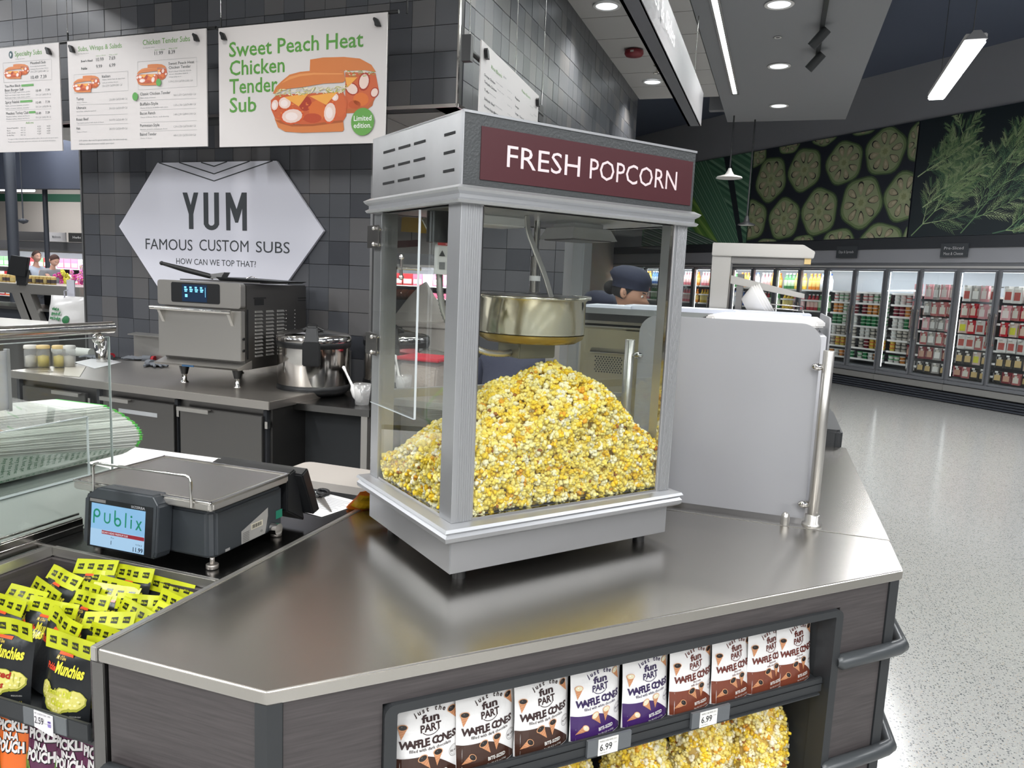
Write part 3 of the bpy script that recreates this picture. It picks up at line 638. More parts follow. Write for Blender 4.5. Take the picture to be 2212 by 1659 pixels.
def cone_art(m_, x, z, L, ang, fill, fn, y):
    a = radians(ang); d = (cos(a), sin(a)); n = (-sin(a), cos(a)); w = L*0.34
    tip = (x+d[0]*L, z+d[1]*L); p = [(x-n[0]*w, z-n[1]*w), tip, (x+n[0]*w, z+n[1]*w)]
    subflat(m_, p, S(196, 138, 98), fn, y)
    for k in range(1, 5):
        f = k/5; q0 = (x-n[0]*w*(1-f)+d[0]*L*f, z-n[1]*w*(1-f)+d[1]*L*f); f2 = f-0.16; q1 = (x+n[0]*w*(1-f2)+d[0]*L*f2, z+n[1]*w*(1-f2)+d[1]*L*f2)
        t = L*0.012; m_.add([(a_, fn(a_, b_)+y-0.0002, b_) for a_, b_ in ((q0[0]-d[0]*t, q0[1]-d[1]*t), (q0[0]+d[0]*t, q0[1]+d[1]*t), (q1[0]+d[0]*t, q1[1]+d[1]*t), (q1[0]-d[0]*t, q1[1]-d[1]*t))], [(0, 1, 2, 3)], S(150, 92, 60))
    e = [(x+n[0]*w*1.05*cos(t_)+d[0]*w*0.75*sin(t_), z+n[1]*w*1.05*cos(t_)+d[1]*w*0.75*sin(t_)) for t_ in [2*pi*i/14 for i in range(14)]]
    subflat(m_, e, S(206, 150, 108), fn, y-0.0003)
    e = [(x+(a_-x)*0.82, z+(b_-z)*0.82) for a_, b_ in e]; subflat(m_, e, fill, fn, y-0.0005)
    e = [(x-w*0.2+(a_-x)*0.18, z+w*0.2+(b_-z)*0.18) for a_, b_ in e]; subflat(m_, e, tuple(min(1, v*2.2+0.08) for v in fill[:3])+(1,), fn, y-0.0007)
def arc_text(m_, s, cx, cz, rad, cap, c, fn, y, span, bold=0.02):
    n = len(s)
    for i, ch in enumerate(s):
        if ch == ' ': continue
        a = radians(span/2-span*i/(n-1)); text(m_, ch, cx+rad*sin(-a), cz+rad*cos(a), cap, c, y, None, 'C', 2, bold, 0, degrees_(a), fn)
def degrees_(a): return a*180/pi
def cone_pouch(T, label, ink, base, fill, flavour, seed, group):
    w, h = 0.146, 0.192
    t = thing('waffle_cone_pouch', label, 'pouch', T, group)
    m_ = MB(T); fn = pillow(m_, w, h, 0.052, S(222, 220, 218), 14, 14, wr=0.0016, seed=seed)
    m_.build('pouch', film, t)
    m_ = MB(T); y = -0.0007
    # coloured hill at the bottom
    hill = [(-w*0.485, 0.002), (w*0.40, 0.002)]+[(w*(0.40-0.885*i/14), 0.002+0.062*sin(pi*(0.06+0.44*min(1, i/9)))) for i in range(15)]
    subflat(m_, hill, base, fn, y)
    m_.build('printed_hill', gloss, t)
    m_ = MB(T); y = -0.0010
    arc_text(m_, 'just the', 0.0, 0.087, 0.072, 0.0105, ink, fn, y, 48, 0.03)
    text(m_, 'fun', 0.001, 0.1365, 0.0160, ink, y, 0.038, 'C', 2, 0.035, fn=fn)
    text(m_, 'PART', 0.001, 0.1165, 0.0155, ink, y, 0.044, 'C', 2, 0.03, fn=fn)
    for k in range(8):
        a0, a1 = radians(215+14*k), radians(215+14*(k+1)); q = [(0.021*cos(a0), 0.126+0.0185*sin(a0)), (0.021*cos(a1), 0.126+0.0185*sin(a1)), (0.0195*cos(a1), 0.126+0.0170*sin(a1)), (0.0195*cos(a0), 0.126+0.0170*sin(a0))]
        m_.add([(a, fn(a, b)+y, b) for a, b in q], [(0, 1, 2, 3)], ink)
    for i, (ch, xx) in enumerate(zip('WAFFLE', (-0.052, -0.041, -0.031, -0.023, -0.0155, -0.0075))): text(m_, ch, xx, 0.0855+0.0012*(i % 2), 0.0160, ink, y, None, 'C', 2, 0.045, rot=(-6, 4, -3, 3, 0, 2)[i], fn=fn)
    for i, (ch, xx) in enumerate(zip('CONES', (0.009, 0.0195, 0.0305, 0.041, 0.0505))): text(m_, ch, xx, 0.0855+0.0016*((i+1) % 2), 0.0160, ink, y, None, 'C', 2, 0.045, rot=(3, 0, -4, 2, -5)[i], fn=fn)
    if flavour == 'milk': text(m_, 'filled with', 0, 0.0785, 0.0048, ink, y, 0.024, 'C', 1, 0.01, fn=fn); text(m_, 'milk chocolate', 0, 0.0705, 0.0058, ink, y, 0.038, 'C', 1, 0.01, fn=fn)
    else: text(m_, 'filled with %s chocolate' % flavour, 0, 0.0755, 0.0072, ink, y, 0.088, 'C', 1, 0.01, fn=fn)
    text(m_, 'BITE-SIZED', 0.012, 0.0175, 0.0078, S(230, 228, 222), y-0.0002, 0.042, 'C', 2, 0.02, fn=fn)
    text(m_, 'Net Wt 4.25 oz (120g)', 0.012, 0.0075, 0.0042, S(220, 218, 212), y-0.0002, 0.046, 'C', 1, 0, fn=fn)
    gx, gz = 0.052, 0.055                                     # round stamp
    for r0, r1 in ((0.0130, 0.0124), (0.0100, 0.0096), (0.0060, 0.0057)):
        for k in range(20):
            a0, a1 = 2*pi*k/20, 2*pi*(k+1)/20; q = [(gx+r0*cos(a0), gz+r0*sin(a0)), (gx+r0*cos(a1), gz+r0*sin(a1)), (gx+r1*cos(a1), gz+r1*sin(a1)), (gx+r1*cos(a0), gz+r1*sin(a0))]
            m_.add([(a, fn(a, b)+y, b) for a, b in q], [(0, 1, 2, 3)], ink)
    text(m_, 'BELGIAN', gx, gz-0.002, 0.0042, ink, y, 0.018, 'C', 1, 0.01, fn=fn)
    m_.build('lettering', gloss, t)
    m_ = MB(T); y = -0.0014
    cone_art(m_, -0.055, 0.134, 0.028, -97, fill, fn, y); cone_art(m_, 0.047, 0.152, 0.028, -66, fill, fn, y)
    cone_art(m_, -0.018, 0.060, 0.030, -60, fill, fn, y); cone_art(m_, 0.014, 0.066, 0.030, -96, fill, fn, y); cone_art(m_, -0.042, 0.034, 0.026, 215, fill, fn, y)
    m_.build('printed_cones', gloss, t); return t
DK, PU, BR = (S(52, 34, 34), S(62, 40, 32), S(38, 32, 30), 'dark'), (S(48, 34, 74), S(62, 36, 92), S(214, 206, 176), 'white'), (S(96, 44, 38), S(112, 58, 42), S(38, 32, 30), 'milk')
order = [DK, DK, DK, PU, PU, BR, BR, BR, BR]
posn = ['leftmost', 'middle', 'rightmost', 'left-hand', 'right-hand', 'first from the left', 'second from the left', 'third from the left', 'rightmost']
cen = [0.322, 0.452, 0.586, 0.724, 0.862, 0.996, 1.124, 1.240, 1.336]
kindn = {'dark': 'brown dark-chocolate', 'white': 'purple white-chocolate', 'milk': 'red-brown milk-chocolate'}
first = {}
for i, k in enumerate(order):
    T = FW @ Matrix.Translation((cen[i], 0.052+0.0009*i, 0.6405)) @ Matrix.Rotation(radians(9 if i else 3), 4, 'Z') @ Matrix.Rotation(radians(-3), 4, 'X') @ Matrix.Diagonal((1.03, 1, 0.905, 1))
    lab_ = '%s of the white waffle cone pouches with %s print' % (posn[i], kindn[k[3]])
    grp = 'waffle cone pouches on the upper shelf'
    if k[3] in first: o = dup(first[k[3]], T, lab_, grp)
    else: first[k[3]] = cone_pouch(T, lab_, k[0], k[1], k[2], k[3], i+3, grp)

# ------------------------------------------------------------------ popcorn
def ico(level):
    bm = bmesh.new(); bmesh.ops.create_icosphere(bm, subdivisions=level, radius=1.0)
    v = [tuple(x.co) for x in bm.verts]; f = [tuple(x.index for x in q.verts) for q in bm.faces]; bm.free(); return v, f
ICO = {1: ico(1), 2: ico(2)}
import numpy as np
PC = [S(236, 222, 150), S(240, 230, 184), S(236, 212, 96), S(232, 198, 52), S(228, 184, 34), S(238, 230, 200), S(238, 218, 120), S(222, 160, 40)]
def popcorn_mesh(name, pts, size, parent, level, material, seed, inv, pal=(0.7, 1.2, 2.2, 2.0, 0.9, 0.7, 1.6, 0.5)):
    rr = np.random.RandomState(seed); iv, iff = ICO[level]; iv = np.array(iv); iff = np.array(iff)
    V = []; Fc = []; Cc = []; off = 0; palw = np.array(pal)/sum(pal)
    n = len(pts); nl = 7
    for p in pts:
        s = size*rr.uniform(0.8, 1.2); base = np.array(PC[rr.choice(len(PC), p=palw)][:3])*rr.uniform(0.9, 1.06); dirs = rr.normal(size=(nl, 3)); dirs /= np.linalg.norm(dirs, axis=1)[:, None]
        for l in range(nl):
            r = s*(0.23+0.15*rr.rand()) if l else s*0.36; o = dirs[l]*s*0.52 if l else np.zeros(3)
            sc_ = 1+rr.uniform(-0.25, 0.25, 3); nz = 1+0.10*rr.normal(size=(len(iv), 1))
            V.append(iv*nz*r*sc_+o+p); Fc.append(iff+off); off += len(iv)
            cc = base*rr.uniform(0.95, 1.05) if l < nl-1 else (np.array(S(150, 92, 30)[:3]) if rr.rand() < 0.07 else base*np.array([1.0, 1.0, 1.1]))
            if l == nl-1: pass
            Cc.append(np.tile(np.append(np.clip(cc, 0, 1), 1), (len(iff)*3, 1)))
    V = np.concatenate(V); Fc = np.concatenate(Fc); Cc = np.concatenate(Cc).astype(np.float32)
    inv = np.array(inv); V = V @ inv[:3, :3].T+inv[:3, 3]
    me = bpy.data.meshes.new(name); me.vertices.add(len(V)); me.vertices.foreach_set('co', V.astype(np.float32).ravel())
    me.loops.add(len(Fc)*3); me.loops.foreach_set('vertex_index', Fc.astype(np.int32).ravel())
    me.polygons.add(len(Fc)); me.polygons.foreach_set('loop_start', np.arange(0, len(Fc)*3, 3, dtype=np.int32)); me.polygons.foreach_set('loop_total', np.full(len(Fc), 3, dtype=np.int32))
    me.polygons.foreach_set('use_smooth', np.ones(len(Fc), dtype=bool)); me.update()
    ca = me.color_attributes.new('Col', 'FLOAT_COLOR', 'CORNER'); ca.data.foreach_set('color', Cc.ravel())
    me.materials.append(material); o = bpy.data.objects.new(name, me); col.objects.link(o)
    if parent is not None: o.parent = parent; ROOT[o] = ROOT[parent]
    return o
corn = mat('popcorn', rough=0.6, attr=True, spec=0.3)
corn.node_tree.nodes['Principled BSDF'].inputs['Subsurface Weight'].default_value = 0.0
# bags of popcorn on the lower shelf
bagfilm = glass_mat('bag_film', (1, 0.995, 0.98, 1), 0.05, 0.12)
_n = bagfilm.node_tree; tcx = _n.nodes.new('ShaderNodeTexCoord'); nz_ = _n.nodes.new('ShaderNodeTexNoise'); nz_.inputs['Scale'].default_value = 26; nz_.inputs['Distortion'].default_value = 1.5
bpn = _n.nodes.new('ShaderNodeBump'); bpn.inputs['Strength'].default_value = 0.9; bpn.inputs['Distance'].default_value = 0.02
_n.links.new(tcx.outputs['Object'], nz_.inputs['Vector']); _n.links.new(nz_.outputs['Fac'], bpn.inputs['Height'])
for nd in _n.nodes:
    if nd.type == 'BSDF_GLOSSY': _n.links.new(bpn.outputs[0], nd.inputs['Normal'])
nc = [(0.462, 'leftmost of the clear popcorn bags below the waffle cones'), (0.690, 'clear popcorn bag under the left price tag'), (0.908, 'clear popcorn bag, second from the right on the lower shelf'), (1.118, 'clear popcorn bag under the red-brown waffle cone pouches'), (1.302, 'rightmost clear bag of popcorn on the lower shelf')]
for i, (s0, lb) in enumerate(nc):
    T = FW @ Matrix.Translation((s0, 0.14+0.012*(i % 2), 0.205)) @ Matrix.Rotation(radians((-4, 3, -2, 4, -3)[i]), 4, 'Z')
    H, WX, WY = 0.392+0.008*(i % 2), 0.091, 0.084
    def hw(z):        # half width profile
        v = z/H; return (0.80+0.26*sin(pi*min(1, v*0.85+0.05)))*(1 if v < 0.55 else sqrt(max(0, 1-((v-0.55)/0.46)**2)))
    t = thing('popcorn_bag', lb, 'bag', T, 'popcorn bags on the lower shelf')
    rr = random.Random(20+i); pts = []
    for k in range(900):
        a = rr.uniform(-pi*1.08, pi*0.08) if k < 840 else rr.uniform(0, 2*pi); z = H*rr.random(); r_ = hw(z)*0.93-rr.random()**2*0.14
        pts.append(tuple(T @ Vector((WX*r_*cos(a), WY*r_*sin(a), max(0.01, z-0.008)))))
    for k in range(40):
        a = rr.uniform(0, 2*pi); q = sqrt(rr.random())*0.8; pts.append(tuple(T @ Vector((WX*q*cos(a), WY*q*sin(a), H*0.955))))
    tag(popcorn_mesh('popcorn', pts, 0.0165, t, 1, corn, 50+i, ROOT[t].inverted(), pal=(1.5, 1.5, 1.8, 1.2, 0.4, 1.2, 2.0, 0.3)), kind='stuff')
    m_ = MB(T); m_.lathe([(0.01, 0.0)]+[(WX*(hw(H*v)*0.80), H*v) for v in (0.02, 0.15, 0.35, 0.55, 0.72, 0.82, 0.90, 0.95)]+[(0.02, H*0.965)], 0, 0, 20, S(214, 180, 84)); 
    o = m_.build('popcorn_core', corn, t); 
    m_ = MB(T); vs = []; fs = []; nz2, na = 22, 40
    for j in range(nz2+1):
        z = H*1.0*j/nz2
        for k in range(na):
            a = 2*pi*k/na; r_ = hw(z*0.985)*(1.02+0.02*sin(5*a+j*0.8+i)+0.015*sin(11*a-j)); vs.append((WX*r_*cos(a), WY*r_*sin(a), z))
    for j in range(nz2):
        for k in range(na): fs.append((j*na+k, j*na+(k+1) % na, (j+1)*na+(k+1) % na, (j+1)*na+k))
    m_.add(vs, fs, (1, 1, 1, 1), True); m_.build('clear_film', bagfilm, t)

# ------------------------------------------------------------------ left bin with pickle snack pouches
bn = thing('snack_bin', 'dark wood bin with stainless rim full of yellow topped pouches', 'display bin', (-1.45, 1.2, 0))
BX0, BX1, BY0, BY1 = -1.70, -1.187, 1.036, 1.376
m_ = MB()
m_.box(BX0-0.06, BX1, BY1, BY1+0.008, ZC-0.024, ZC); m_.box(BX0, BX1, BY1+0.004, BY1+0.02, 0.70, ZC-0.001); m_.build('rear_rim', steel, bn, bevel=0.001)
m_ = MB(); m_.box(BX0-0.008, BX0, 0.85, BY1, ZC-0.024, ZC); m_.box(BX0-0.02, BX0-0.004, 0.85, BY1, 0.3, ZC-0.001); m_.build('left_rim', steel, bn, bevel=0.001)
m_ = MB(); m_.box(BX0, BX1, BY1-0.012, BY1, 0.70, ZC-0.026); m_.box(BX0-0.003, BX0+0.010, 0.9, BY1-0.012, 0.3, ZC-0.026); m_.box(BX1-0.006, BX1+0.003, BY0, BY1-0.012, 0.5, ZC-0.03); m_.build('liner', lam, bn)
m_ = MB(); m_.box(BX0, BX1, BY0+0.002, BY1, 0.705, 0.715); m_.build('bin_floor', blackm, bn)
m_ = MB(); m_.box(BX0-0.05, BX1-0.004, BY0-0.012, BY0-0.004, 0.722, 0.758); m_.box(BX0-0.05, BX1-0.004, BY0-0.006, BY0+0.004, 0.716, 0.724); m_.build('front_lip', blackm, bn, bevel=0.0015)
m_ = MB(); m_.box(-1.36, -1.245, BY0-0.0145, BY0-0.012, 0.722, 0.758); m_.build('tag_holder', mat('smoky_holder'), bn)
m_ = MB(); m_.box(BX0-0.02, BX1+0.003, BY1-0.02, BY1, 0.1, 0.705); m_.box(BX0-0.02, BX1+0.003, BY0+0.02, BY1, 0.38, 0.39); m_.build('lower_carcass', blackm, bn)
tg = thing('price_tag', 'curled white price tag reading 2.59 on the bin lip', 'price tag', (-1.3, BY0-0.016, 0.72), 'shelf price tags')
TT = TR(-1.328, BY0-0.0155, 0.7215, 0)
m_ = MB(TT); m_.hexa([(0, -0.001, 0.002), (0.053, -0.004, -0.006), (0.053, -0.003, -0.006), (0, 0, 0.002), (0.0, -0.001, 0.038), (0.050, -0.001, 0.0355), (0.050, 0, 0.0355), (0.0, 0, 0.038)], S(228, 224, 226)); m_.build('card', paint, tg)
m_ = MB(TT); text(m_, '2.59', 0.004, 0.013, 0.0145, S(44, 40, 48), -0.0035, 0.024, bold=0.01); text(m_, 'MT OLIVE PICKLE CHIPS', 0.003, 0.031, 0.0040, S(70, 66, 74), -0.002, 0.043, res=1); text(m_, '$.59 PER OZ', 0.030, 0.016, 0.0032, S(90, 86, 94), -0.004, 0.010, res=1)
m_.rect(0.040, 0.048, 0.021, 0.025, -0.004, S(86, 64, 140)); m_.rect(0.040, 0.048, 0.012, 0.019, -0.004, S(130, 116, 176)); m_.build('lettering', paint, tg)
YL, YB = S(182, 188, 30), S(168, 174, 28)
def munch_top(T, label, seed, full=False, sub=('Kosher Dill', 'Chips')):
    """pouch with a yellow header; black body"""
    w, h = 0.128, 0.158
    t = thing('pickle_pouch', label, 'pouch', T, 'yellow topped pickle pouches in the bin')
    rr = random.Random(seed)
    m_ = MB(T); fn = pillow(m_, w, h*0.80, 0.046, S(30, 32, 34), 12, 10, topthin=0.3, wr=0.002, seed=seed); m_.build('pouch', film, t)
    # header strip: slightly wavy sheet on top, own thickness
    hz0, hz1 = h*0.775, h; n = 12; vs = []; fs = []; a0, a1 = rr.uniform(0.0, 0.006), rr.uniform(0, 6); lean = rr.uniform(-0.006, 0.008)
    def hy(x, z): return a0*sin(2.2*pi*(x/w)+a1)-lean*(z-hz0)/(hz1-hz0)-0.0035*(1-(z-hz0)/(hz1-hz0))
    for j in range(4):
        for i in range(n+1):
            x = (i/n-0.5)*w; z = hz0+(hz1-hz0)*j/3; vs.append((x, hy(x, z), z))
    N_ = len(vs); vs += [(x, y_+0.0012, z) for x, y_, z in vs]
    for j in range(3):
        for i in range(n): a = j*(n+1)+i; fs += [(a, a+1, a+n+2, a+n+1), (N_+a, N_+a+n+1, N_+a+n+2, N_+a+1)]
    m_ = MB(T); m_.add(vs, fs, YL, True); m_.build('header_strip', film, t)
    m_ = MB(T); f2 = lambda x, z: hy(x, z)
    for k, xx in enumerate((-0.045, -0.015, 0.015, 0.045)):
        z = (hz0+hz1)/2+0.001*(k % 2); q = [(xx-0.0085, z-0.006), (xx+0.0085, z-0.007), (xx+0.0085, z+0.007), (xx-0.0085, z+0.006)]
        m_.add([(a, f2(a, b)-0.0006, b) for a, b in q], [(0, 1, 2, 3)], S(34, 38, 20)); text(m_, 'Mt.Olive', xx, z-0.0020, 0.0048, YL, -0.0011, 0.0145, 'C', 1, 0.02, fn=f2)
    q = [(-0.022, hz0-0.004), (0.014, hz0-0.004), (0.014, hz0+0.0015), (-0.022, hz0+0.0015)]; m_.add([(a, min(fn(a, b), hy(a, b))-0.0018, b) for a, b in q], [(0, 1, 2, 3)], S(214, 84, 44))
    m_.build('header_print', gloss, t)
    m_ = MB(T); y = -0.0010
    text(m_, 'Mt.Olive', -0.012, h*0.70, 0.0065, S(196, 170, 80), y, 0.024, 'C', 1, 0.02, fn=fn)
    text(m_, 'Pickle', -0.034, h*0.56, 0.0120, S(206, 70, 44), y, 0.026, 'C', 2, 0.04, 0.1, fn=fn); text(m_, 'Munchies', 0.014, h*0.55, 0.0200, S(216, 206, 66), y, 0.068, 'C', 2, 0.035, 0.12, fn=fn)
    if full:
        for cx, cz, r_ in ((-0.038, 0.052, 0.019), (0.036, 0.046, 0.022), (-0.018, 0.036, 0.020), (0.012, 0.044, 0.026), (0.0, 0.030, 0.020)):
            subflat(m_, wob(cx, cz, r_, r_*0.85, 9, 0.04, cx*90, 22), S(150, 150, 60), fn, y-0.0001, 0.01); subflat(m_, wob(cx+0.001, cz+0.002, r_*0.86, r_*0.72, 9, 0.04, cx*90, 22), S(198, 190, 104), fn, y-0.0004, 0.01)
            for a in range(6): subflat(m_, ell(cx+r_*0.42*cos(a*1.05), cz+r_*0.36*sin(a*1.05), r_*0.12, r_*0.09, 8), S(222, 214, 150), fn, y-0.0007, 0.02)
        c2 = S(150, 44, 30) if sub[0] == 'Salted' else S(190, 190, 60)
        text(m_, sub[0], 0.0, 0.050, 0.0115, c2, y-0.0012, 0.058, 'C', 2, 0.04, 0.1, fn=fn); text(m_, sub[1], 0.0, 0.032, 0.0115, c2, y-0.0012, 0.034, 'C', 2, 0.04, 0.1, fn=fn)
        text(m_, 'REFRIGERATE AFTER OPENING', 0.044, 0.018, 0.0028, S(180, 178, 172), y, 0.018, 'C', 1, fn=fn); text(m_, '5 FL OZ (152 mL)', 0.036, 0.006, 0.0042, S(190, 176, 70), y, 0.036, 'C', 1, fn=fn)
    m_.build('lettering', gloss, t); return t
base = [None]*3
front = [(-1.306, 1.070, 0.718, -4, -8, 'front black pickle pouch beside the counter panel, showing pickle chips', ('Kosher Dill', 'Chips')),
         (-1.472, 1.066, 0.724, 3, -8, 'black pickle pouch cut off at the left edge, red print over the chips', ('Salted', 'Chips')),
         (-1.232, 1.108, 0.720, 6, -6, 'black pickle pouch half hidden against the bin right wall', ('Kosher Dill', 'Chips'))]
for i, (x, y, z, rz, rx_, lb, sub) in enumerate(front):
    o = munch_top(TR(x, y, z, rz, rx_) @ Matrix.Scale(1.10 if i < 2 else 1.0, 4), lb, 100+i, True, sub)
protos = []
rr = random.Random(11); k = 0
rown = ['front row', 'second row', 'third row', 'fourth row', 'fifth row', 'sixth row', 'rear row']
colsn = ['at the left end', 'left of the middle', 'near the middle', 'right of the middle', 'at the right end']
for j in range(7):
    n_ = 5
    for i in range(n_):
        x = BX0+0.085+i*(0.44/(n_-1))*0.86+rr.uniform(-0.010, 0.012)+0.02*(j % 2)
        y = 1.112+j*0.0375+rr.uniform(-0.004, 0.004)
        top = 0.885+0.010*j-0.02*abs(i-1.6)*(j > 3)+rr.uniform(-0.010, 0.010)-(0.03 if j == 6 else 0)
        if j == 0 and i == 4: continue
        if j == 6 and i in (0, 3): continue
        T = TR(x, y+0.01, top-0.158, rr.uniform(-16, 8), -26+rr.uniform(-9, 8), rr.uniform(-7, 5))
        lb = 'yellow headed pouch, %s of the bin, %s' % (rown[j], colsn[i])
        if k < 3: protos.append(munch_top(T, lb, 200+k))
        else: dup(protos[k % 3], T, lb, 'yellow topped pickle pouches in the bin')
        k += 1
# pickle pouches below
def pip(T, label, c, seed):
    w, h = 0.092, 0.20; t = thing('pickle_in_pouch', label, 'pouch', T, 'pickle pouches under the bin')
    m_ = MB(T); fn = pillow(m_, w, h, 0.05, c, 12, 12, wr=0.004, seed=seed); m_.build('pouch', film, t)
    m_ = MB(T); y = -0.001; wl = S(214, 210, 208); kk = S(30, 24, 26)
    for (s_, z, cp, wd, sh) in (('PICKLE', 0.132, 0.020, 0.070, 0), ('IN-A', 0.113, 0.014, 0.036, 0), ('POUCH', 0.089, 0.021, 0.066, 0)):
        text(m_, s_, 0.001, z-0.001, cp, kk, y+0.0002, wd*1.03, 'C', 2, 0.10, -0.05, fn=fn); text(m_, s_, 0, z, cp, wl, y-0.0004, wd, 'C', 2, 0.05, -0.05, fn=fn)
    m_.build('lettering', gloss, t)
    m_ = MB(T); subflat(m_, ell(-0.03, 0.045, 0.015, 0.055, 16, 12), S(96, 140, 60), fn, -0.0008); subflat(m_, ell(-0.034, 0.055, 0.004, 0.03, 10, 12), S(150, 186, 96), fn, -0.0012); m_.build('printed_pickle', gloss, t); return t
for i, (x, c_, lb) in enumerate(((-1.565, S(196, 92, 34), 'orange pickle pouch at the left edge below the bin lip'), (-1.468, S(210, 100, 36), 'orange pickle pouch next to the purple ones'), (-1.386, S(84, 34, 66), 'leftmost purple pickle pouch under the price tag'), (-1.314, S(84, 34, 66), 'middle purple pickle pouch below the bin lip'), (-1.243, S(90, 36, 70), 'rightmost purple pickle pouch beside the steel end trim'))):
    pip(TR(x, 1.072+0.004*i, 0.518-0.004*i, (5, 8, 10, 8, 12)[i], -6), lb, c_, 300+i)
# ------------------------------------------------------------------ popcorn machine (local x along the sign, y inward)
MT = TR(-0.675, 1.568, 0, 52.2)
W_, D_ = 0.700, 0.490
pm = thing('popcorn_machine', 'glass popcorn machine with aluminium frame and dark red FRESH POPCORN sign', 'popcorn machine', MT @ Matrix.Translation((0.35, 0.245, ZC)))
MX = MB
def mm(): return MB(MT)
m = mm(); m.box(0, W_, 0, D_, 0.953, 1.045); m.build('base_cabinet', alu, pm, bevel=0.002)
m = mm()      # moulded lip round the base, profile swept round four sides
def sweep(m, prof, x0, x1, y0, y1):
    """profile = list of (outward offset, z)"""
    n = len(prof); vs = []
    for cx, cy, sx, sy in ((x0, y0, -1, -1), (x1, y0, 1, -1), (x1, y1, 1, 1), (x0, y1, -1, 1)):
        for o, z in prof: vs.append((cx+sx*o, cy+sy*o, z))
    fs = []
    for k in range(4):
        for i in range(n):
            a, b = k*n+i, k*n+(i+1) % n; c_, d = ((k+1) % 4)*n+(i+1) % n, ((k+1) % 4)*n+i; fs.append((a, d, c_, b))
    m.add(vs, fs)
sweep(m, [(-0.03, 1.045), (0.004, 1.042), (0.006, 1.035), (0.020, 1.036), (0.027, 1.042), (0.028, 1.052), (0.022, 1.060), (0.030, 1.066), (0.026, 1.073), (0.0, 1.078), (-0.03, 1.080)], 0, W_, 0, D_)
m.build('base_moulding', alu, pm)
m = mm(); m.box(0.03, W_-0.03, 0.03, D_-0.03, 1.045, 1.078); m.build('popcorn_tray', steel_dk, pm)
for x in (0.055, W_-0.055):
    for y in (0.05, D_-0.05):
        m = mm(); m.cyl(x, y, ZC, 0.955, 0.017, 16); m.build('foot', black, pm)
# corner posts: L-shaped extrusions with ribs
for (x0, x1, y0, y1) in ((0.0, 0.056, 0.0, 0.060), (W_-0.046, W_, 0.0, 0.050), (0.0, 0.048, D_-0.050, D_), (W_-0.046, W_, D_-0.046, D_)):
    m = mm(); m.box(x0, x1, y0, y1, 1.078, 1.818)
    fy = y0-0.0015; nrib = 7
    for k in range(nrib):
        xx = x0+(x1-x0)*(0.24+0.74*k/nrib)
        if y0 == 0.0: m.box(xx, xx+(x1-x0)*0.05, fy, y0, 1.079, 1.816)
    m.build('corner_post', alu, pm, bevel=0.0012, seg=1)
# glazing: front fixed pane, right side panes, left side door and pane
m = mm(); m.box(0.056, W_-0.046, 0.006, 0.010, 1.078, 1.815); m.build('front_glass', glass, pm)
m = mm(); m.box(W_-0.010, W_-0.006, 0.05, D_-0.046, 1.078, 1.815); m.build('side_glass', glass, pm)
m = mm(); m.box(0.006, 0.010, 0.060, D_-0.050, 1.078, 1.815); m.build('side_glass', glass, pm)
m = mm(); m.box(0.048, W_-0.046, D_-0.012, D_-0.008, 1.078, 1.30); m.build('rear_glass', glass, pm)
m = mm(); m.box(0.048, W_-0.046, D_-0.022, D_-0.004, 1.300, 1.325); m.build('rear_rail', alu, pm, bevel=0.002)
m = mm(); m.box(0.056, 0.060, 0.003, 0.012, 1.078, 1.815); m.box(W_-0.051, W_-0.046, 0.003, 0.012, 1.078, 1.815); m.box(0.056, W_-0.046, 0.002, 0.012, 1.078, 1.084); m.box(0.003, 0.012, 0.060, 0.064, 1.078, 1.815); m.box(0.003, 0.012, 0.060, D_-0.05, 1.078, 1.084); m.build('glazing_bead', chrome, pm)
dr = mm(); dr.box(-0.011, -0.006, 0.190, 0.470, 1.293, 1.806); door = dr.build('acrylic_door', acryl, pm)
m = mm(); m.box(-0.0112, -0.0058, 0.1885, 0.1900, 1.293, 1.806); m.box(-0.0112, -0.0058, 0.19, 0.47, 1.2915, 1.293); m.build('door_edge', mat('acrylic_edge', S(214, 220, 222), 0.15), door)
for z in (1.457, 1.748):
    m = mm(); m.box(-0.016, -0.0115, 0.425, 0.500, z-0.030, z+0.030); m.build('hinge_plate', steel_dk, door, bevel=0.001)
    m = mm()
    for zz in (z-0.021, z+0.021): m.tube([(-0.022, 0.440, zz), (-0.004, 0.440, zz)], 0.005, 10); m.ball((-0.022, 0.440, zz), 0.006, n=10, m=6)
    m.build('hinge_screw', chrome, door)
m = mm(); m.tube([(-0.045, 0.235, 1.665), (0.02, 0.235, 1.665)], 0.004, 8); m.tube([(-0.033, 0.235, 1.645), (-0.033, 0.235, 1.690)], 0.004, 8); m.ball((-0.033, 0.235, 1.643), 0.007, n=10, m=6); m.ball((-0.033, 0.235, 1.692), 0.007, n=10, m=6); m.build('wing_latch', chrome, door)
# header
m = mm(); sweep(m, [(-0.03, 1.812), (0.016, 1.812), (0.020, 1.818), (0.012, 1.823), (0.012, 1.831), (0.020, 1.837), (0.024, 1.843), (0.010, 1.851), (0.002, 1.852), (-0.03, 1.852)], 0, W_, 0, D_); m.build('cornice', alu, pm)
m = mm(); m.box(-0.006, 0.0, 0.0, D_, 1.850, 2.008); m.box(W_, W_+0.006, 0.0, D_, 1.850, 2.008); m.box(-0.006, W_+0.006, D_, D_+0.004, 1.850, 2.008); m.box(-0.006, W_+0.006, -0.004, D_+0.004, 2.004, 2.009)
hd = m.build('header_box', galv, pm)
m = mm(); m.box(-0.004, W_+0.004, -0.006, 0.0, 1.852, 2.004); m.build('sign_frame', hammer, hd)
m = mm(); m.box(-0.007, -0.0035, -0.008, 0.003, 1.850, 2.009); m.box(-0.007, W_+0.007, -0.008, 0.0, 2.004, 2.0095); m.build('edge_strip', alu, hd)
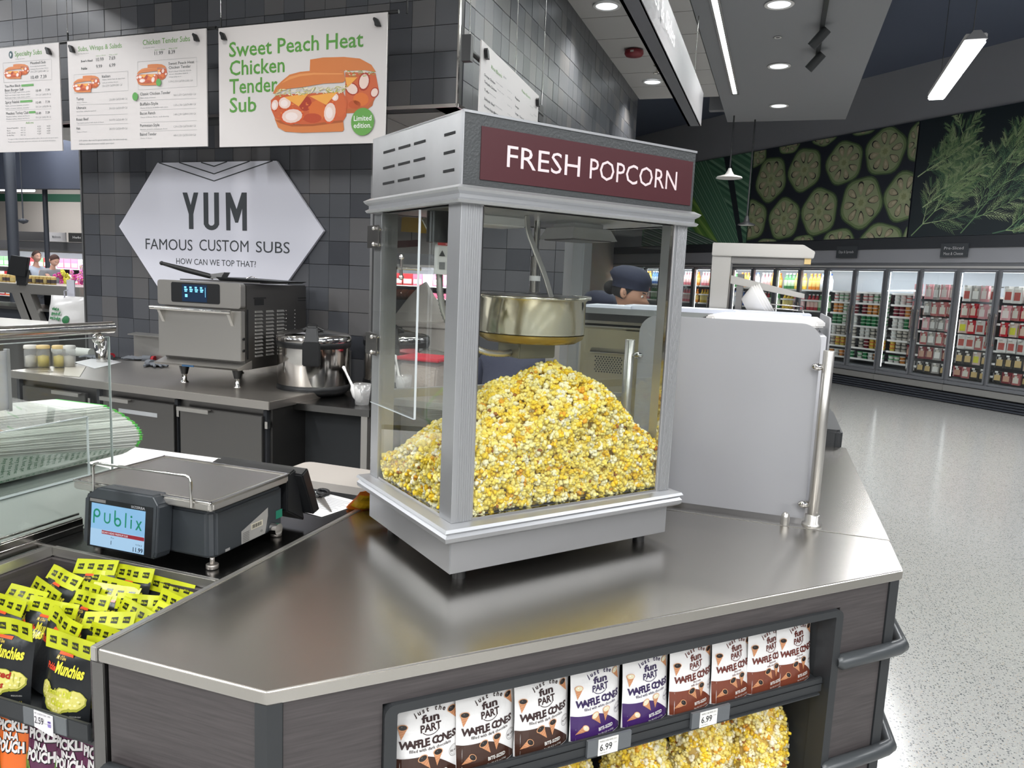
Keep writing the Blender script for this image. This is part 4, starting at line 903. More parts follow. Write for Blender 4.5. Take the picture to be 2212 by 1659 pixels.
m = mm(); m.box(0.040, 0.694, -0.0085, -0.006, 1.866, 1.980); m.build('sign_panel', mat('dark_red_sign', S(70, 32, 37), 0.38), pm)
m = mm()
text(m, 'FRESH', 0.108, 1.9005, 0.0475, S(216, 198, 200), -0.0092, 0.208); text(m, 'POPCORN', 0.346, 1.9005, 0.0475, S(216, 198, 200), -0.0092, 0.292)
m.build('lettering', paint, pm)
m = mm()
for j, z in enumerate((1.965, 1.925, 1.885)):
    for i, (a, b) in enumerate(((0.028, 0.078), (0.175, 0.235), (0.258, 0.325), (0.350, 0.420))): m.box(-0.0075, -0.0058, a, b, z-0.003, z+0.003)
m.build('vent_slots', mat('slot_black', S(14, 15, 17), 0.6), hd)
m = mm(); m.box(0.0, W_, 0.0, D_, 1.812, 1.850); m.build('top_plate', galv, pm)
# inside: lamps, motor, hose, kettle
m = mm(); m.hexa([(0.44, 0.17, 1.768), (0.60, 0.17, 1.768), (0.60, 0.33, 1.768), (0.44, 0.33, 1.768), (0.455, 0.185, 1.800), (0.585, 0.185, 1.800), (0.585, 0.315, 1.800), (0.455, 0.315, 1.800)]); m.box(0.47, 0.57, 0.2, 0.3, 1.80, 1.812); m.build('heat_lamp_hood', galv, pm)
m = mm(); m.box(0.452, 0.588, 0.182, 0.318, 1.765, 1.768); m.build('lamp_grille', steel_dk, pm)
m = mm(); m.box(0.17, 0.30, 0.19, 0.30, 1.785, 1.812); m.build('motor_bracket', white, pm, bevel=0.003)
m = mm(); m.cyl(0.085, 0.26, 1.735, 1.812, 0.036, 20); m.build('plug_socket', black, pm)
m = mm(); m.cyl(0.085, 0.26, 1.655, 1.735, 0.014, 14); m.build('hose_collar', white, pm)
hp = [(0.085, 0.26, 1.66), (0.088, 0.255, 1.60), (0.105, 0.25, 1.54), (0.14, 0.235, 1.49), (0.20, 0.22, 1.458), (0.26, 0.22, 1.45), (0.30, 0.235, 1.452)]
def smooth_path(pts, n=12):
    out = []; P_ = [Vector(p) for p in pts]; P_ = [P_[0]]+P_+[P_[-1]]
    for i in range(1, len(P_)-2):
        for k in range(n):
            t = k/n; a, b, c_, d = P_[i-1], P_[i], P_[i+1], P_[i+2]
            out.append(tuple(0.5*((2*b)+(c_-a)*t+(2*a-5*b+4*c_-d)*t*t+(3*b-a-3*c_+d)*t**3)))
    out.append(tuple(P_[-1])); return out
sp = smooth_path(hp, 14); m = mm(); m.tube(sp, [0.0095 if i % 2 else 0.0075 for i in range(len(sp))], 10); m.build('flexible_hose', steel, pm)
m = mm(); m.hexa([(0.065, 0.235, 1.655), (0.130, 0.215, 1.650), (0.130, 0.216, 1.650), (0.065, 0.236, 1.655), (0.070, 0.235, 1.735), (0.133, 0.215, 1.73), (0.133, 0.216, 1.73), (0.070, 0.236, 1.735)], S(222, 220, 216))
wt = m.build('warning_label', paint, pm)
m = MB(MT @ TR(0.065, 0.2345, 1.655, -17)); m.rect(0, 0.068, 0.072, 0.079, -0.001, S(190, 60, 60)); text(m, 'WARNING', 0.02, 0.0735, 0.004, S(240, 238, 236), -0.0015, 0.028, res=1)
for k in range(9): m.rect(0.026, 0.063, 0.008+0.007*k, 0.0105+0.007*k, -0.001, S(110, 108, 108))
m.flat([(0.004, 0.045), (0.020, 0.045), (0.012, 0.060)], -0.001, S(60, 60, 60)); m.rect(0.005, 0.020, 0.012, 0.030, -0.001, S(120, 120, 120)); m.build('label_print', paint, wt)
KX, KY, KR = 0.372, 0.25, 0.150
m = mm(); m.lathe([(0.001, 1.480), (KR-0.03, 1.480), (KR-0.006, 1.492), (KR, 1.512), (KR, 1.596), (KR+0.006, 1.600), (KR+0.007, 1.606), (KR-0.002, 1.608), (KR-0.006, 1.60), (KR-0.006, 1.51)], KX, KY, 48)
ke = m.build('kettle', mat('oily_kettle_steel', S(196, 190, 172), 0.16, 1.0, rough2=(8, 0.06)), pm)
m = mm(); m.lathe([(0.03, 1.612), (0.12, 1.610), (KR-0.008, 1.606)], KX, KY, 40); m.lathe([(0.001, 1.616), (0.03, 1.614)], KX, KY, 16); m.build('kettle_lid', steel_dk, ke)
m = mm(); m.lathe([(KR-0.04, 1.4795), (KR-0.022, 1.481), (KR-0.004, 1.4925), (KR-0.0015, 1.500), (KR+0.0008, 1.504)], KX, KY, 48); m.build('oil_stain', mat('yellow_oil', S(150, 128, 62), 0.25, 0.6), ke)
m = mm(); m.box(KX-0.075, KX+0.045, KY-0.06, KY+0.05, 1.438, 1.482); m.build('kettle_bracket', mat('bracket_steel', S(150, 146, 128), 0.4, 0.9), ke, bevel=0.003)
m = mm(); m.tube([(KX+0.006, KY, 1.612), (KX+0.006, KY, 1.812)], 0.009, 14); m.tube([(KX+0.006, KY, 1.618), (KX+0.006, KY, 1.715)], 0.015, 14); m.build('stirrer_shaft', chrome, ke)
m = mm(); m.tube([(KX+0.006, KY, 1.648), (KX+0.006, KY, 1.662)], 0.0155, 14); m.build('shaft_sticker', white, ke)
# flat support arms with a curved foot
def strap(name, pts, wd, th=0.006):
    m = mm(); n = len(pts); vs = []
    for i, (x, y, z) in enumerate(pts):
        a = Vector(pts[min(i+1, n-1)])-Vector(pts[max(i-1, 0)]); nn = Vector((-a.z, 0, a.x)).normalized()*wd/2
        for sx in (-1, 1):
            for sy in (-1, 1): vs.append((x+nn.x*sx, y+sy*th/2, z+nn.z*sx))
    fs = [(0, 1, 3, 2), tuple(4*(n-1)+k for k in (0, 2, 3, 1))]
    for i in range(n-1):
        a, b = 4*i, 4*(i+1); fs += [(a, b, b+1, a+1), (a+1, b+1, b+3, a+3), (a+3, b+3, b+2, a+2), (a+2, b+2, b, a)]
    m.add(vs, fs); m.build(name, steel, pm, bevel=0.0015, seg=1)
ay = KY-KR*0.80
strap('kettle_arm', smooth_path([(0.262, ay, 1.812), (0.268, ay, 1.775), (0.285, ay, 1.74), (0.325, ay, 1.665), (0.345, ay, 1.62), (0.365, ay, 1.575), (0.385, ay, 1.558), (0.41, ay, 1.557), (0.43, ay, 1.572), (0.437, ay, 1.59)], 6), 0.014)
strap('kettle_arm', smooth_path([(0.08, KY+0.1, 1.80), (0.12, KY+0.1, 1.74), (0.19, KY+0.1, 1.66), (0.225, KY+0.1, 1.612)], 6), 0.014)
m = mm(); m.tube([(0.432, ay-0.008, 1.586), (0.432, ay+0.02, 1.586)], 0.022, 20); m.build('tilt_knob', black, pm)
m = mm(); m.tube([(KX+KR-0.01, KY, 1.602), (KX+KR+0.05, KY-0.01, 1.604)], [0.010, 0.006], 10); m.build('kettle_handle', steel, ke)
# popcorn heap
def heap(x, y):
    dx = (x-0.42)/(0.285 if x < 0.42 else 0.205); dy = (y-0.18)/0.225
    return 1.092+0.315*exp(-0.5*(dx*dx+dy*dy))+0.010*sin(17*x+9*y)+0.008*sin(31*x-23*y)
rr = random.Random(42); pts = []
xa, xb, ya, yb = 0.018, 0.682, 0.020, 0.470
for k in range(2700):
    x, y = rr.uniform(xa, xb), rr.uniform(ya, yb); pts.append((x, y, heap(x, y)-rr.random()**2*0.02))
def wall(n, fx):
    for k in range(n):
        while True:
            x, y = fx(); z = rr.uniform(1.088, 1.42)
            if z < heap(x, y): break
        pts.append((x, y, z))
wall(1700, lambda: (rr.uniform(xa, xb), ya+rr.random()**2*0.02)); wall(560, lambda: (xa+rr.random()**2*0.02, rr.uniform(ya, yb))); wall(160, lambda: (xb-rr.random()**2*0.02, rr.uniform(ya, yb))); wall(160, lambda: (rr.uniform(xa, xb), yb-rr.random()*0.01))
heap_t = thing('popcorn_heap', 'large heap of yellow popcorn piled inside the glass machine', 'popcorn', MT @ Matrix.Translation((0.35, 0.25, 1.08)))
wp = [tuple(MT @ Vector(p)) for p in pts]
tag(popcorn_mesh('popped_kernels', wp, 0.0158, heap_t, 2, corn, 9, ROOT[heap_t].inverted(), pal=(1.8, 1.3, 2.6, 1.8, 0.6, 0.5, 2.4, 0.3)), kind='stuff')
m = mm(); vs = []; fs = []; nx, ny = 40, 28
for j in range(ny+1):
    for i in range(nx+1): x, y = xa+0.018+(xb-xa-0.036)*i/nx, ya+0.018+(yb-ya-0.036)*j/ny; vs.append((x, y, heap(x, y)-0.022))
N_ = len(vs); vs += [(x, y, 1.080) for x, y, z in vs]
for j in range(ny):
    for i in range(nx): a = j*(nx+1)+i; fs.append((a, a+1, a+nx+2, a+nx+1))
for i in range(nx): fs += [(N_+i, N_+i+1, i+1, i), (ny*(nx+1)+i, ny*(nx+1)+i+1, N_+ny*(nx+1)+i+1, N_+ny*(nx+1)+i)]
for j in range(ny): a, b = j*(nx+1), (j+1)*(nx+1); fs += [(a, b, N_+b, N_+a), (N_+a+nx, N_+b+nx, b+nx, a+nx)]
m.add(vs, fs, S(214, 178, 70)); m.build('heap_core', corn, heap_t)

# ------------------------------------------------------------------ scale with customer screen
sc_ = thing('deli_scale', 'charcoal deli scale with steel platter and blue Publix customer screen', 'scale', (-1.43, 1.56, ZC))
m = MB(); m.prism([(-1.635, 1.425), (-1.255, 1.425), (-1.238, 1.440), (-1.238, 1.70), (-1.635, 1.70)], 0.945, 1.062); m.build('housing', charc, sc_, bevel=0.006, seg=3)
m = MB(); m.box(-1.615, -1.255, 1.44, 1.69, 1.062, 1.075); m.build('load_frame', black, sc_)
m = MB(); m.prism([(-1.655, 1.405), (-1.228, 1.405), (-1.222, 1.411), (-1.222, 1.705), (-1.228, 1.711), (-1.655, 1.711)], 1.072, 1.092)
platter_o = m.build('platter', steel, sc_, bevel=0.004, seg=3)
m = MB(); m.prism([(-1.640, 1.422), (-1.240, 1.422), (-1.240, 1.696), (-1.640, 1.696)], 1.0915, 1.0932); m.build('platter_plate', ctop, platter_o)
m = MB(); 
for r_ in (((-1.655, 1.405), (-1.222, 1.412)), ((-1.655, 1.704), (-1.222, 1.711))): m.box(r_[0][0], r_[1][0], r_[0][1], r_[1][1], 1.0915, 1.0965)
m.box(-1.229, -1.222, 1.405, 1.711, 1.0915, 1.0965); m.box(-1.655, -1.648, 1.405, 1.711, 1.0915, 1.0965); m.build('platter_rim', chrome, platter_o, bevel=0.0015, seg=1)
m = MB(); m.tube([(-1.580, 1.400, 1.078), (-1.580, 1.400, 1.138), (-1.576, 1.400, 1.147), (-1.566, 1.400, 1.151), (-1.290, 1.400, 1.154), (-1.280, 1.400, 1.150), (-1.276, 1.400, 1.140), (-1.276, 1.400, 1.078)], 0.0035, 10); m.build('guard_rail', chrome, platter_o)
for x, y in ((-1.244, 1.432), (-1.610, 1.440), (-1.250, 1.690), (-1.610, 1.69)):
    m = MB(); m.cyl(x, y, ZC+0.001, 0.932, 0.015, 18); m.cyl(x, y, 0.932, 0.948, 0.006, 10); m.build('levelling_foot', mat('foot_zinc', S(176, 170, 164), 0.35, 0.9), sc_, bevel=0.001, seg=1)
SR = TR(-1.466, 1.385, 0.94, 0.5, -5)          # screen pod
m = MB(SR); m.vprism([(-0.116, 0.012), (0.108, 0.004), (0.113, 0.02), (0.113, 0.135), (0.095, 0.158), (-0.075, 0.158), (-0.116, 0.128)], -0.022, 0.03); sp_ = m.build('screen_pod', charc, sc_, bevel=0.005, seg=3)
m = MB(SR); m.rect(-0.100, 0.100, 0.008, 0.130, -0.0225, S(16, 18, 22)); m.build('screen_bezel', gloss, sp_)
scr = mat('screen_blue', S(60, 74, 84), 0.3, emit=S(140, 196, 240), estr=0.62); scrl = mat('screen_light', S(60, 74, 84), 0.3, emit=S(176, 214, 246), estr=0.62)
m = MB(SR); m.rect(-0.090, 0.078, 0.012, 0.118, -0.0230); m.build('screen', scr, sp_)
def emat(n, c_): return mat(n, tuple(v*0.15 for v in c_[:3])+(1,), 0.4, emit=c_, estr=0.6)
m = MB(SR); gr = (1, 1, 1, 1); y = -0.0236
def arcb(m, cx, cz, r0, r1, a0, a1, y, n=14):
    for k in range(n):
        b0, b1 = radians(a0+(a1-a0)*k/n), radians(a0+(a1-a0)*(k+1)/n); m.flat([(cx+r0*cos(b0), cz+r0*sin(b0)), (cx+r1*cos(b0), cz+r1*sin(b0)), (cx+r1*cos(b1), cz+r1*sin(b1)), (cx+r0*cos(b1), cz+r0*sin(b1))], y)
# word drawn with strokes: p u b l i x
arcb(m, -0.0715, 0.094, 0.0065, 0.0112, 0, 360, y); m.rect(-0.0827, -0.0780, 0.068, 0.094, y)
arcb(m, -0.0385, 0.082, 0.0062, 0.0102, 180, 360, y); m.rect(-0.0487, -0.0447, 0.082, 0.098, y); m.rect(-0.0323, -0.0283, 0.082, 0.098, y)
arcb(m, -0.0055, 0.080, 0.0065, 0.0112, 0, 360, y); m.rect(-0.0167, -0.0122, 0.080, 0.108, y)
m.rect(0.0170, 0.0212, 0.070, 0.106, y); m.rect(0.0340, 0.0382, 0.070, 0.092, y); m.flat(ell(0.0361, 0.0990, 0.003, 0.003, 10), y)
m.flat([(0.0500, 0.092), (0.0545, 0.092), (0.0690, 0.069), (0.0640, 0.069)], y); m.flat([(0.0640, 0.092), (0.0690, 0.092), (0.0545, 0.069), (0.0495, 0.069)], y-0.0001)
m.build('screen_logo', emat('screen_green', S(20, 140, 108)), sp_)
m = MB(SR); m.rect(-0.090, 0.078, 0.0125, 0.055, -0.0233); m.build('screen_lower', scrl, sp_)
m = MB(SR); m.rect(-0.054, 0.078, 0.045, 0.054, -0.0237); m.build('screen_banner', emat('screen_red', S(156, 40, 56)), sp_)
m = MB(SR); text(m, "BOAR'S HEAD PREMIUM SUB", -0.052, 0.047, 0.0048, gr, -0.0242, 0.080, res=2, bold=0.0); m.build('banner_text', emat('screen_white', S(240, 240, 244)), sp_)
m = MB(SR); text(m, '1', -0.024, 0.022, 0.0095, gr, -0.0238, None, 'L', 2, 0.02); text(m, '11.99', 0.045, 0.0155, 0.0105, gr, -0.0238, 0.030, 'L', 2, 0.02); text(m, 'TOTAL $', 0.052, 0.031, 0.0038, gr, -0.0238, 0.02, res=1); text(m, 'Pcs', -0.024, 0.037, 0.0038, gr, -0.0238, 0.009, res=1); m.build('screen_text', emat('screen_ink', S(26, 40, 60)), sp_)
m = MB(SR); text(m, 'BIZERBA', 0.034, 0.121, 0.0058, S(150, 150, 152), -0.0230, 0.042, bold=0.02); m.rect(-0.096, -0.046, 0.121, 0.1285, -0.0229, S(110, 108, 106)); m.build('pod_lettering', paint, sp_)
RS = TR(-1.2375, 1.425, 0.92, 90)               # right side of the scale, x along +y
m = MB(RS); m.flat([(0.105, 0.030), (0.200, 0.030), (0.212, 0.075), (0.212, 0.098), (0.105, 0.064)], -0.0005, S(158, 156, 152)); m.rect(0.142, 0.190, 0.056, 0.072, -0.0009, S(206, 200, 180))
for k in range(12): m.rect(0.146+0.0032*k, 0.1474+0.0032*k+0.0006*(k % 3), 0.059, 0.069, -0.0012, S(60, 58, 56))
for k in range(6): m.rect(0.110, 0.135, 0.034+0.0045*k, 0.0353+0.0045*k, -0.0012, S(96, 94, 92))
arc_c = [(0.186, 0.043)]; text(m, 'UL', 0.181, 0.040, 0.006, S(70, 70, 70), -0.0012, 0.009); m.rect(0.045, 0.062, 0.030, 0.037, -0.0006, S(150, 148, 146)); m.rect(0.246, 0.274, 0.055, 0.078, -0.0006, S(34, 122, 98))
m.build('rating_plate', paint, sc_)
m = MB(); m.tube([(-1.236, 1.655, 0.955), (-1.215, 1.655, 0.955)], 0.016, 18); m.build('side_knob', chrome, sc_)
# operator terminal behind the platter
m = MB(); m.hexa([(-1.50, 1.715, 0.985), (-1.232, 1.715, 0.985), (-1.232, 1.80, 0.935), (-1.50, 1.80, 0.935), (-1.50, 1.715, 1.088), (-1.232, 1.715, 1.088), (-1.232, 1.755, 1.098), (-1.50, 1.755, 1.098)])
o_ = m.build('operator_console', black, sc_, bevel=0.004)
m = MB(); m.hexa([(-1.50, 1.802, 0.955), (-1.205, 1.802, 0.955), (-1.205, 1.835, 0.962), (-1.50, 1.835, 0.962), (-1.50, 1.745, 1.085), (-1.205, 1.745, 1.085), (-1.205, 1.775, 1.10), (-1.50, 1.775, 1.10)]); m.build('operator_display', black, sc_, bevel=0.004)
# left service counter under the scale
lc_ = thing('service_counter', 'dark stainless counter carrying the scale behind the pouch bin', 'counter', (-1.8, 2.0, 0))
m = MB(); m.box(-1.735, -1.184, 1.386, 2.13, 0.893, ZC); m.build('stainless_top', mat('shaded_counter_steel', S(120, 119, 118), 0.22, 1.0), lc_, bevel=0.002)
m = MB(); m.box(-1.72, -1.20, 1.40, 2.10, 0.1, 0.893); m.build('carcass', blackm, lc_)
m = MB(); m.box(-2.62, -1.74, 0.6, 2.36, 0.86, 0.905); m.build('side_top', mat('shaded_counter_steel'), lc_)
m = MB(); m.box(-2.55, -1.745, 1.05, 2.3, 0.1, 0.86); m.build('side_carcass', blackm, lc_)
m = MB()
for zz, xx in ((0.955, -1.742), (0.935, -1.735), (0.965, -1.75)): m.box(xx-0.003, xx+0.003, 0.9, 1.50, zz-0.003, zz+0.003)
m.box(-1.752, -1.735, 0.9, 1.50, 0.915, 0.955); m.build('glass_channel', chrome, lc_, bevel=0.001, seg=1)
# cutting board
t = thing('cutting_board', 'white cutting board lying behind the scale', 'cutting board', (-2.05, 2.2, 0.92))
m = MB(TR(-2.03, 2.10, 0.906, 2)); m.prism(rrect(-0.38, 0.34, -0.20, 0.20, 0.02), 0, 0.018); m.build('board', white, t)
t = thing('cutting_board', 'white board edge at the far end of the service counter, beyond the scissors', 'cutting board', (-1.45, 2.0, 0.92))
m = MB(TR(-1.45, 2.45, 0.85, 0)); m.prism(rrect(-0.30, 0.28, -0.12, 0.12, 0.03), 0, 0.03); m.build('board', mat('worn_white_board', S(176, 170, 164), 0.5), t)
m = MB(TR(-1.45, 2.45, 0.78, 0)); m.box(-0.35, 0.3, -0.16, 0.2, 0, 0.07); m.build('stand', steel, t)
# paper, scissors, orange packet
t = thing('paper_sheet', 'white printed sheet under the scissors', 'paper', (-1.3, 1.98, ZC))
PT = TR(-1.31, 1.985, ZC+0.0012, -12); m = MB(PT); m.box(-0.11, 0.10, -0.085, 0.10, 0, 0.0008, S(232, 232, 234))
m.build('sheet', paint, t); m = MB(PT @ Matrix.Rotation(radians(-90), 4, 'X'))
for k in range(9): m.rect(-0.02, 0.085-0.01*(k % 3), 0.07-0.012*k, 0.0725-0.012*k, -0.0012, S(150, 152, 160))
m.build('lettering', paint, t)
t = thing('scissors', 'kitchen scissors with black handles on the white sheet', 'scissors', (-1.3, 1.98, ZC))
a = atz(690, 1078, ZC); b = atz(715, 1108, ZC); d = (b-a).normalized(); n = Vector((-d.y, d.x, 0)); z0 = ZC+0.003
for sg in (1, -1):
    m = MB(); p0 = a-d*0.01+n*0.006*sg; p1 = b+n*0.002*sg; m.hexa([tuple(v) for v in (p0-n*0.009+Vector((0,0,z0-ZC)), p0+n*0.009+Vector((0,0,z0-ZC)), p1+n*0.001+Vector((0,0,z0-ZC)), p1-n*0.001+Vector((0,0,z0-ZC)), p0-n*0.009+Vector((0,0,0.006)), p0+n*0.009+Vector((0,0,0.006)), p1+n*0.001+Vector((0,0,0.005)), p1-n*0.001+Vector((0,0,0.005)))]); m.build('blade', steel, t)
    c0 = a-d*0.05+n*0.024*sg; ring = [tuple(c0+d*0.030*cos(2*pi*i/16)+n*0.017*sin(2*pi*i/16)+Vector((0, 0, 0.007))) for i in range(17)]
    m = MB(); m.tube(ring, 0.006, 8, cap=False); m.tube([tuple(c0+d*0.028+Vector((0, 0, 0.007))), tuple(a+d*0.004+Vector((0, 0, 0.006)))], 0.007, 8); m.build('handle', black, t)
t = thing('snack_packet', 'orange and yellow snack packet behind the machine base', 'packet', (-1.2, 2.08, ZC))
OT = TR(-1.165, 2.045, ZC+0.005, 52, 55); m = MB(OT); fnx = pillow(m, 0.15, 0.14, 0.05, S(232, 120, 24), 12, 10, wr=0.004, seed=5); m.build('packet', film, t)
m = MB(OT); subflat(m, [(-0.07, 0.03), (0.0, 0.03), (0.01, 0.12), (-0.07, 0.12)], S(244, 190, 30), fnx, -0.001); subflat(m, [(0.02, 0.02), (0.06, 0.02), (0.05, 0.09), (0.03, 0.10)], S(236, 150, 130), fnx, -0.001); m.build('printed_art', gloss, t)

# ------------------------------------------------------------------ sneeze guard over the service counter
sg = thing('sneeze_guard', 'clear glass sneeze guard with thick steel tube rail at the left edge', 'glass guard', (-1.74, 1.3, 0.92))
m = MB(); m.tube([(-1.74, 0.4, 1.4705), (-1.74, 1.618, 1.4695)], 0.0165, 20); m.build('rail', chrome, sg)
m = MB(); m.box(-1.744, -1.738, 0.4, 1.606, 0.925, 1.443); m.build('glass_panel', glass, sg)
m = MB(); m.box(-1.7445, -1.7375, 1.606, 1.608, 0.925, 1.444); m.box(-1.7445, -1.7375, 0.4, 1.606, 1.443, 1.445); m.build('glass_edge', mat('bright_glass_edge', S(190, 200, 196), 0.15, 0.3), sg)
m = MB(); m.ball((-1.741, 1.573, 1.440), 0.013, n=18, m=12, sz=(1.5, 1, 1.15)); m.build('clamp', chrome, sg)
m = MB(); m.tube([(-1.741, 1.573, 1.452), (-1.741, 1.573, 1.462)], 0.007, 10); m.build('clamp_stem', blackm, sg)
# wicket of sub bags in an acrylic holder
wk = thing('sub_bag_bundle', 'thick fanned bundle of white sub bags with green printed ends', 'bag bundle', (-2.05, 1.7, 0.98))
rr = random.Random(8); n = 46
BT = Matrix(((0.0, 1, 0, -2.10), (1, 0.0, 0, 0), (0, 0, 1, 0), (0, 0, 0, 1)))
for i in range(n):
    v = i/(n-1); a = radians(-55+125*v)      # fan from bottom face round to top
    zA, zB = 1.177+0.055*v, 1.058+0.127*v; x = -1.925-0.10*v**1.6+0.015*sin(pi*v)+rr.uniform(-0.003, 0.003); y1 = 1.880+0.035*sin(pi*v)+rr.uniform(-0.004, 0.004)-0.03*v
    m = MB(); kk_ = rr.choice((0, 0, 30, 55)); c_ = S(218-kk_, 222-kk_, 216-kk_); g_ = S(rr.randint(70, 110), rr.randint(170, 200), rr.randint(66, 96))  # some white sheets darkened, painting the shade between stacked edges
    zf = lambda yy: zA+(zB-zA)*(yy-1.0)/0.88
    for (ya_, yb_, cc) in ((1.0, y1-0.012, c_), (y1-0.012, y1, g_)):
        z0_, z1_ = zf(ya_), zf(yb_); m.hexa([(x-0.22, ya_, z0_), (x, ya_, z0_), (x, yb_, z1_), (x-0.22, yb_, z1_), (x-0.22, ya_, z0_+0.0016), (x, ya_, z0_+0.0016), (x, yb_, z1_+0.0022), (x-0.22, yb_, z1_+0.0022)], cc)
    m.build('paper_bag', paint, wk)
m = MB(); m.hexa([(-1.948, 1.0, 1.043), (-1.948, 1.84, 1.038), (-2.2, 1.84, 1.02), (-2.2, 1.0, 1.02), (-1.926, 1.0, 1.178), (-1.930, 1.885, 1.059), (-2.2, 1.86, 1.06), (-2.2, 1.0, 1.178)], S(198, 208, 198)); m.build('bottom_bag', paint, wk)
GT = Matrix.Identity(4)
m = MB(); lines = ['Cold, hot, pressed. Our rolls', 'are baked fresh daily, so', 'order just the way you like', 'Any combo: tender, crispy', 'layered to perfection, right', 'At the very moment you want']
# green writing on the tucked underside that faces the customer
for k in range(44):
    yy = 1.02+0.0192*k; P0 = Vector((-1.9255-0.004*(yy-1.0)/0.88, yy, 1.172-0.116*(yy-1.0)/0.88)); P1 = Vector((-1.948, yy, 1.046))
    T2 = Matrix.Translation(P0) @ Matrix(((-0.8722, 0, -0.489, 0), (0, 1, 0, 0), (-0.489, 0, 0.8722, 0), (0, 0, 0, 1)))
    mt = MB(T2 @ Matrix(((0, 0, 0, 0.0), (0, 0, 0, 0), (0, 0, 0, 0), (0, 0, 0, 1)))) if False else None
    s_ = lines[k % 6][(k*3) % 7:(k*3) % 7+15]; vs, fs, w0 = glyphs(s_, 1, 0.02); kx = (P1-P0).length/w0; kk = 0.0125/CAP
    d1 = (P1-P0).normalized(); d2 = Vector((0, -1, 0)); nn = d1.cross(d2); nn = nn if nn.x > 0 else -nn
    o3 = [tuple(P0+d1*(a*kx)-d2*(b*kk)+nn*0.006) for a, b in vs]; m.add(o3, fs, S(84, 130, 100))
m.build('lettering', paint, wk)
ah = thing('bag_holder', 'clear acrylic holder around the sub bags', 'holder', (-2.0, 1.5, 0.92))
m = MB(); m.box(-1.892, -1.888, 0.6, 1.66, 1.03, 1.195); m.box(-2.20, -1.89, 1.655, 1.659, 1.17, 1.215); m.hexa([(-1.892, 0.6, 1.193), (-1.888, 0.6, 1.197), (-1.888, 1.66, 1.197), (-1.892, 1.66, 1.193), (-2.16, 0.6, 1.226), (-2.16, 0.6, 1.230), (-2.16, 1.64, 1.230), (-2.16, 1.64, 1.226)]); m.build('cover', acryl, ah)
m = MB(); m.box(-1.893, -1.887, 0.6, 1.66, 1.016, 1.021); m.box(-1.8935, -1.8865, 1.659, 1.661, 1.02, 1.196); m.box(-1.8935, -1.8865, 0.6, 1.66, 1.194, 1.1965); m.build('cover_edge', mat('acrylic_edge'), ah)
m = MB(); m.hexa([(-2.12, 0.7, 0.906), (-1.78, 0.7, 0.906), (-1.78, 1.78, 0.906), (-2.12, 1.78, 0.906), (-2.16, 0.7, 1.035), (-1.90, 0.7, 1.02), (-1.90, 1.74, 1.02), (-2.16, 1.74, 1.035)]); m.build('holder_base', mat('cloudy_plastic', S(150, 156, 152), 0.3, bump=(12, 0.3)), ah)
t = thing('side_glass_panel', 'pale frosted panel edge at the left border above the bags', 'glass panel', (-2.0, 1.3, 0.92))
m = MB(); m.box(-1.952, -1.946, 0.9, 1.468, 1.24, 1.40); m.build('panel', frost, t); m = MB(); m.box(-1.955, -1.943, 1.463, 1.472, 1.235, 1.405); m.build('panel_edge', alu, t)

# ------------------------------------------------------------------ frosted divider panels on the island
fp = thing('frosted_divider', 'large frosted divider panel with rounded corners held by steel posts', 'divider', (-0.1, 2.5, ZC))
m = MB(); m.vprism(rrect(-0.425, 0.139, 0.933, 1.553, 0.06, 8)[:18]+[(-0.425, 0.945), (-0.415, 0.933), (0.132, 0.933), (0.139, 0.940)], 2.517, 2.524); m.build('panel', frost, fp)
def rpost(x, y, top, kn, parent, side=-1, low=True):
    m = MB(); m.cyl(x, y, ZC, top, 0.0165, 20); m.build('post', steel, parent, bevel=0.001, seg=1)
    m = MB(); m.lathe([(0.030, ZC), (0.030, ZC+0.006), (0.022, ZC+0.010), (0.022, ZC+0.034), (0.018, ZC+0.036)], x, y, 24, caps=True); m.build('post_flange', steel, parent)
    for z in kn:
        m = MB(); m.ball((x+side*0.030, y-0.006, z), 0.012, n=16, m=10, sz=(1.5, 1, 1)); m.build('clamp', chrome, parent)
rpost(0.163, 2.505, 1.475, (1.423, 0.985), fp); rpost(-0.452, 2.505, 1.468, (1.418,), fp, side=1)
fq = thing('frosted_divider', 'second frosted panel along the aisle side behind the post', 'divider', (0.2, 3.6, ZC), 'frosted divider panels'); fp['group'] = 'frosted divider panels'
m = MB(TR(0.197, 3.1, 0, 90)); m.vprism(rrect(0.0, 0.75, 0.935, 1.556, 0.06, 6), -0.003, 0.003); m.build('panel', frost, fq)
t = thing('counter_plug', 'small domed steel post standing before the frosted panel', 'post', (0.086, 2.475, ZC)); m = MB(); m.lathe([(0.0135, ZC), (0.0135, 0.945), (0.011, 0.955), (0.006, 0.961), (0.001, 0.963)], 0.082, 2.465, 18); m.build('dome', steel, t)
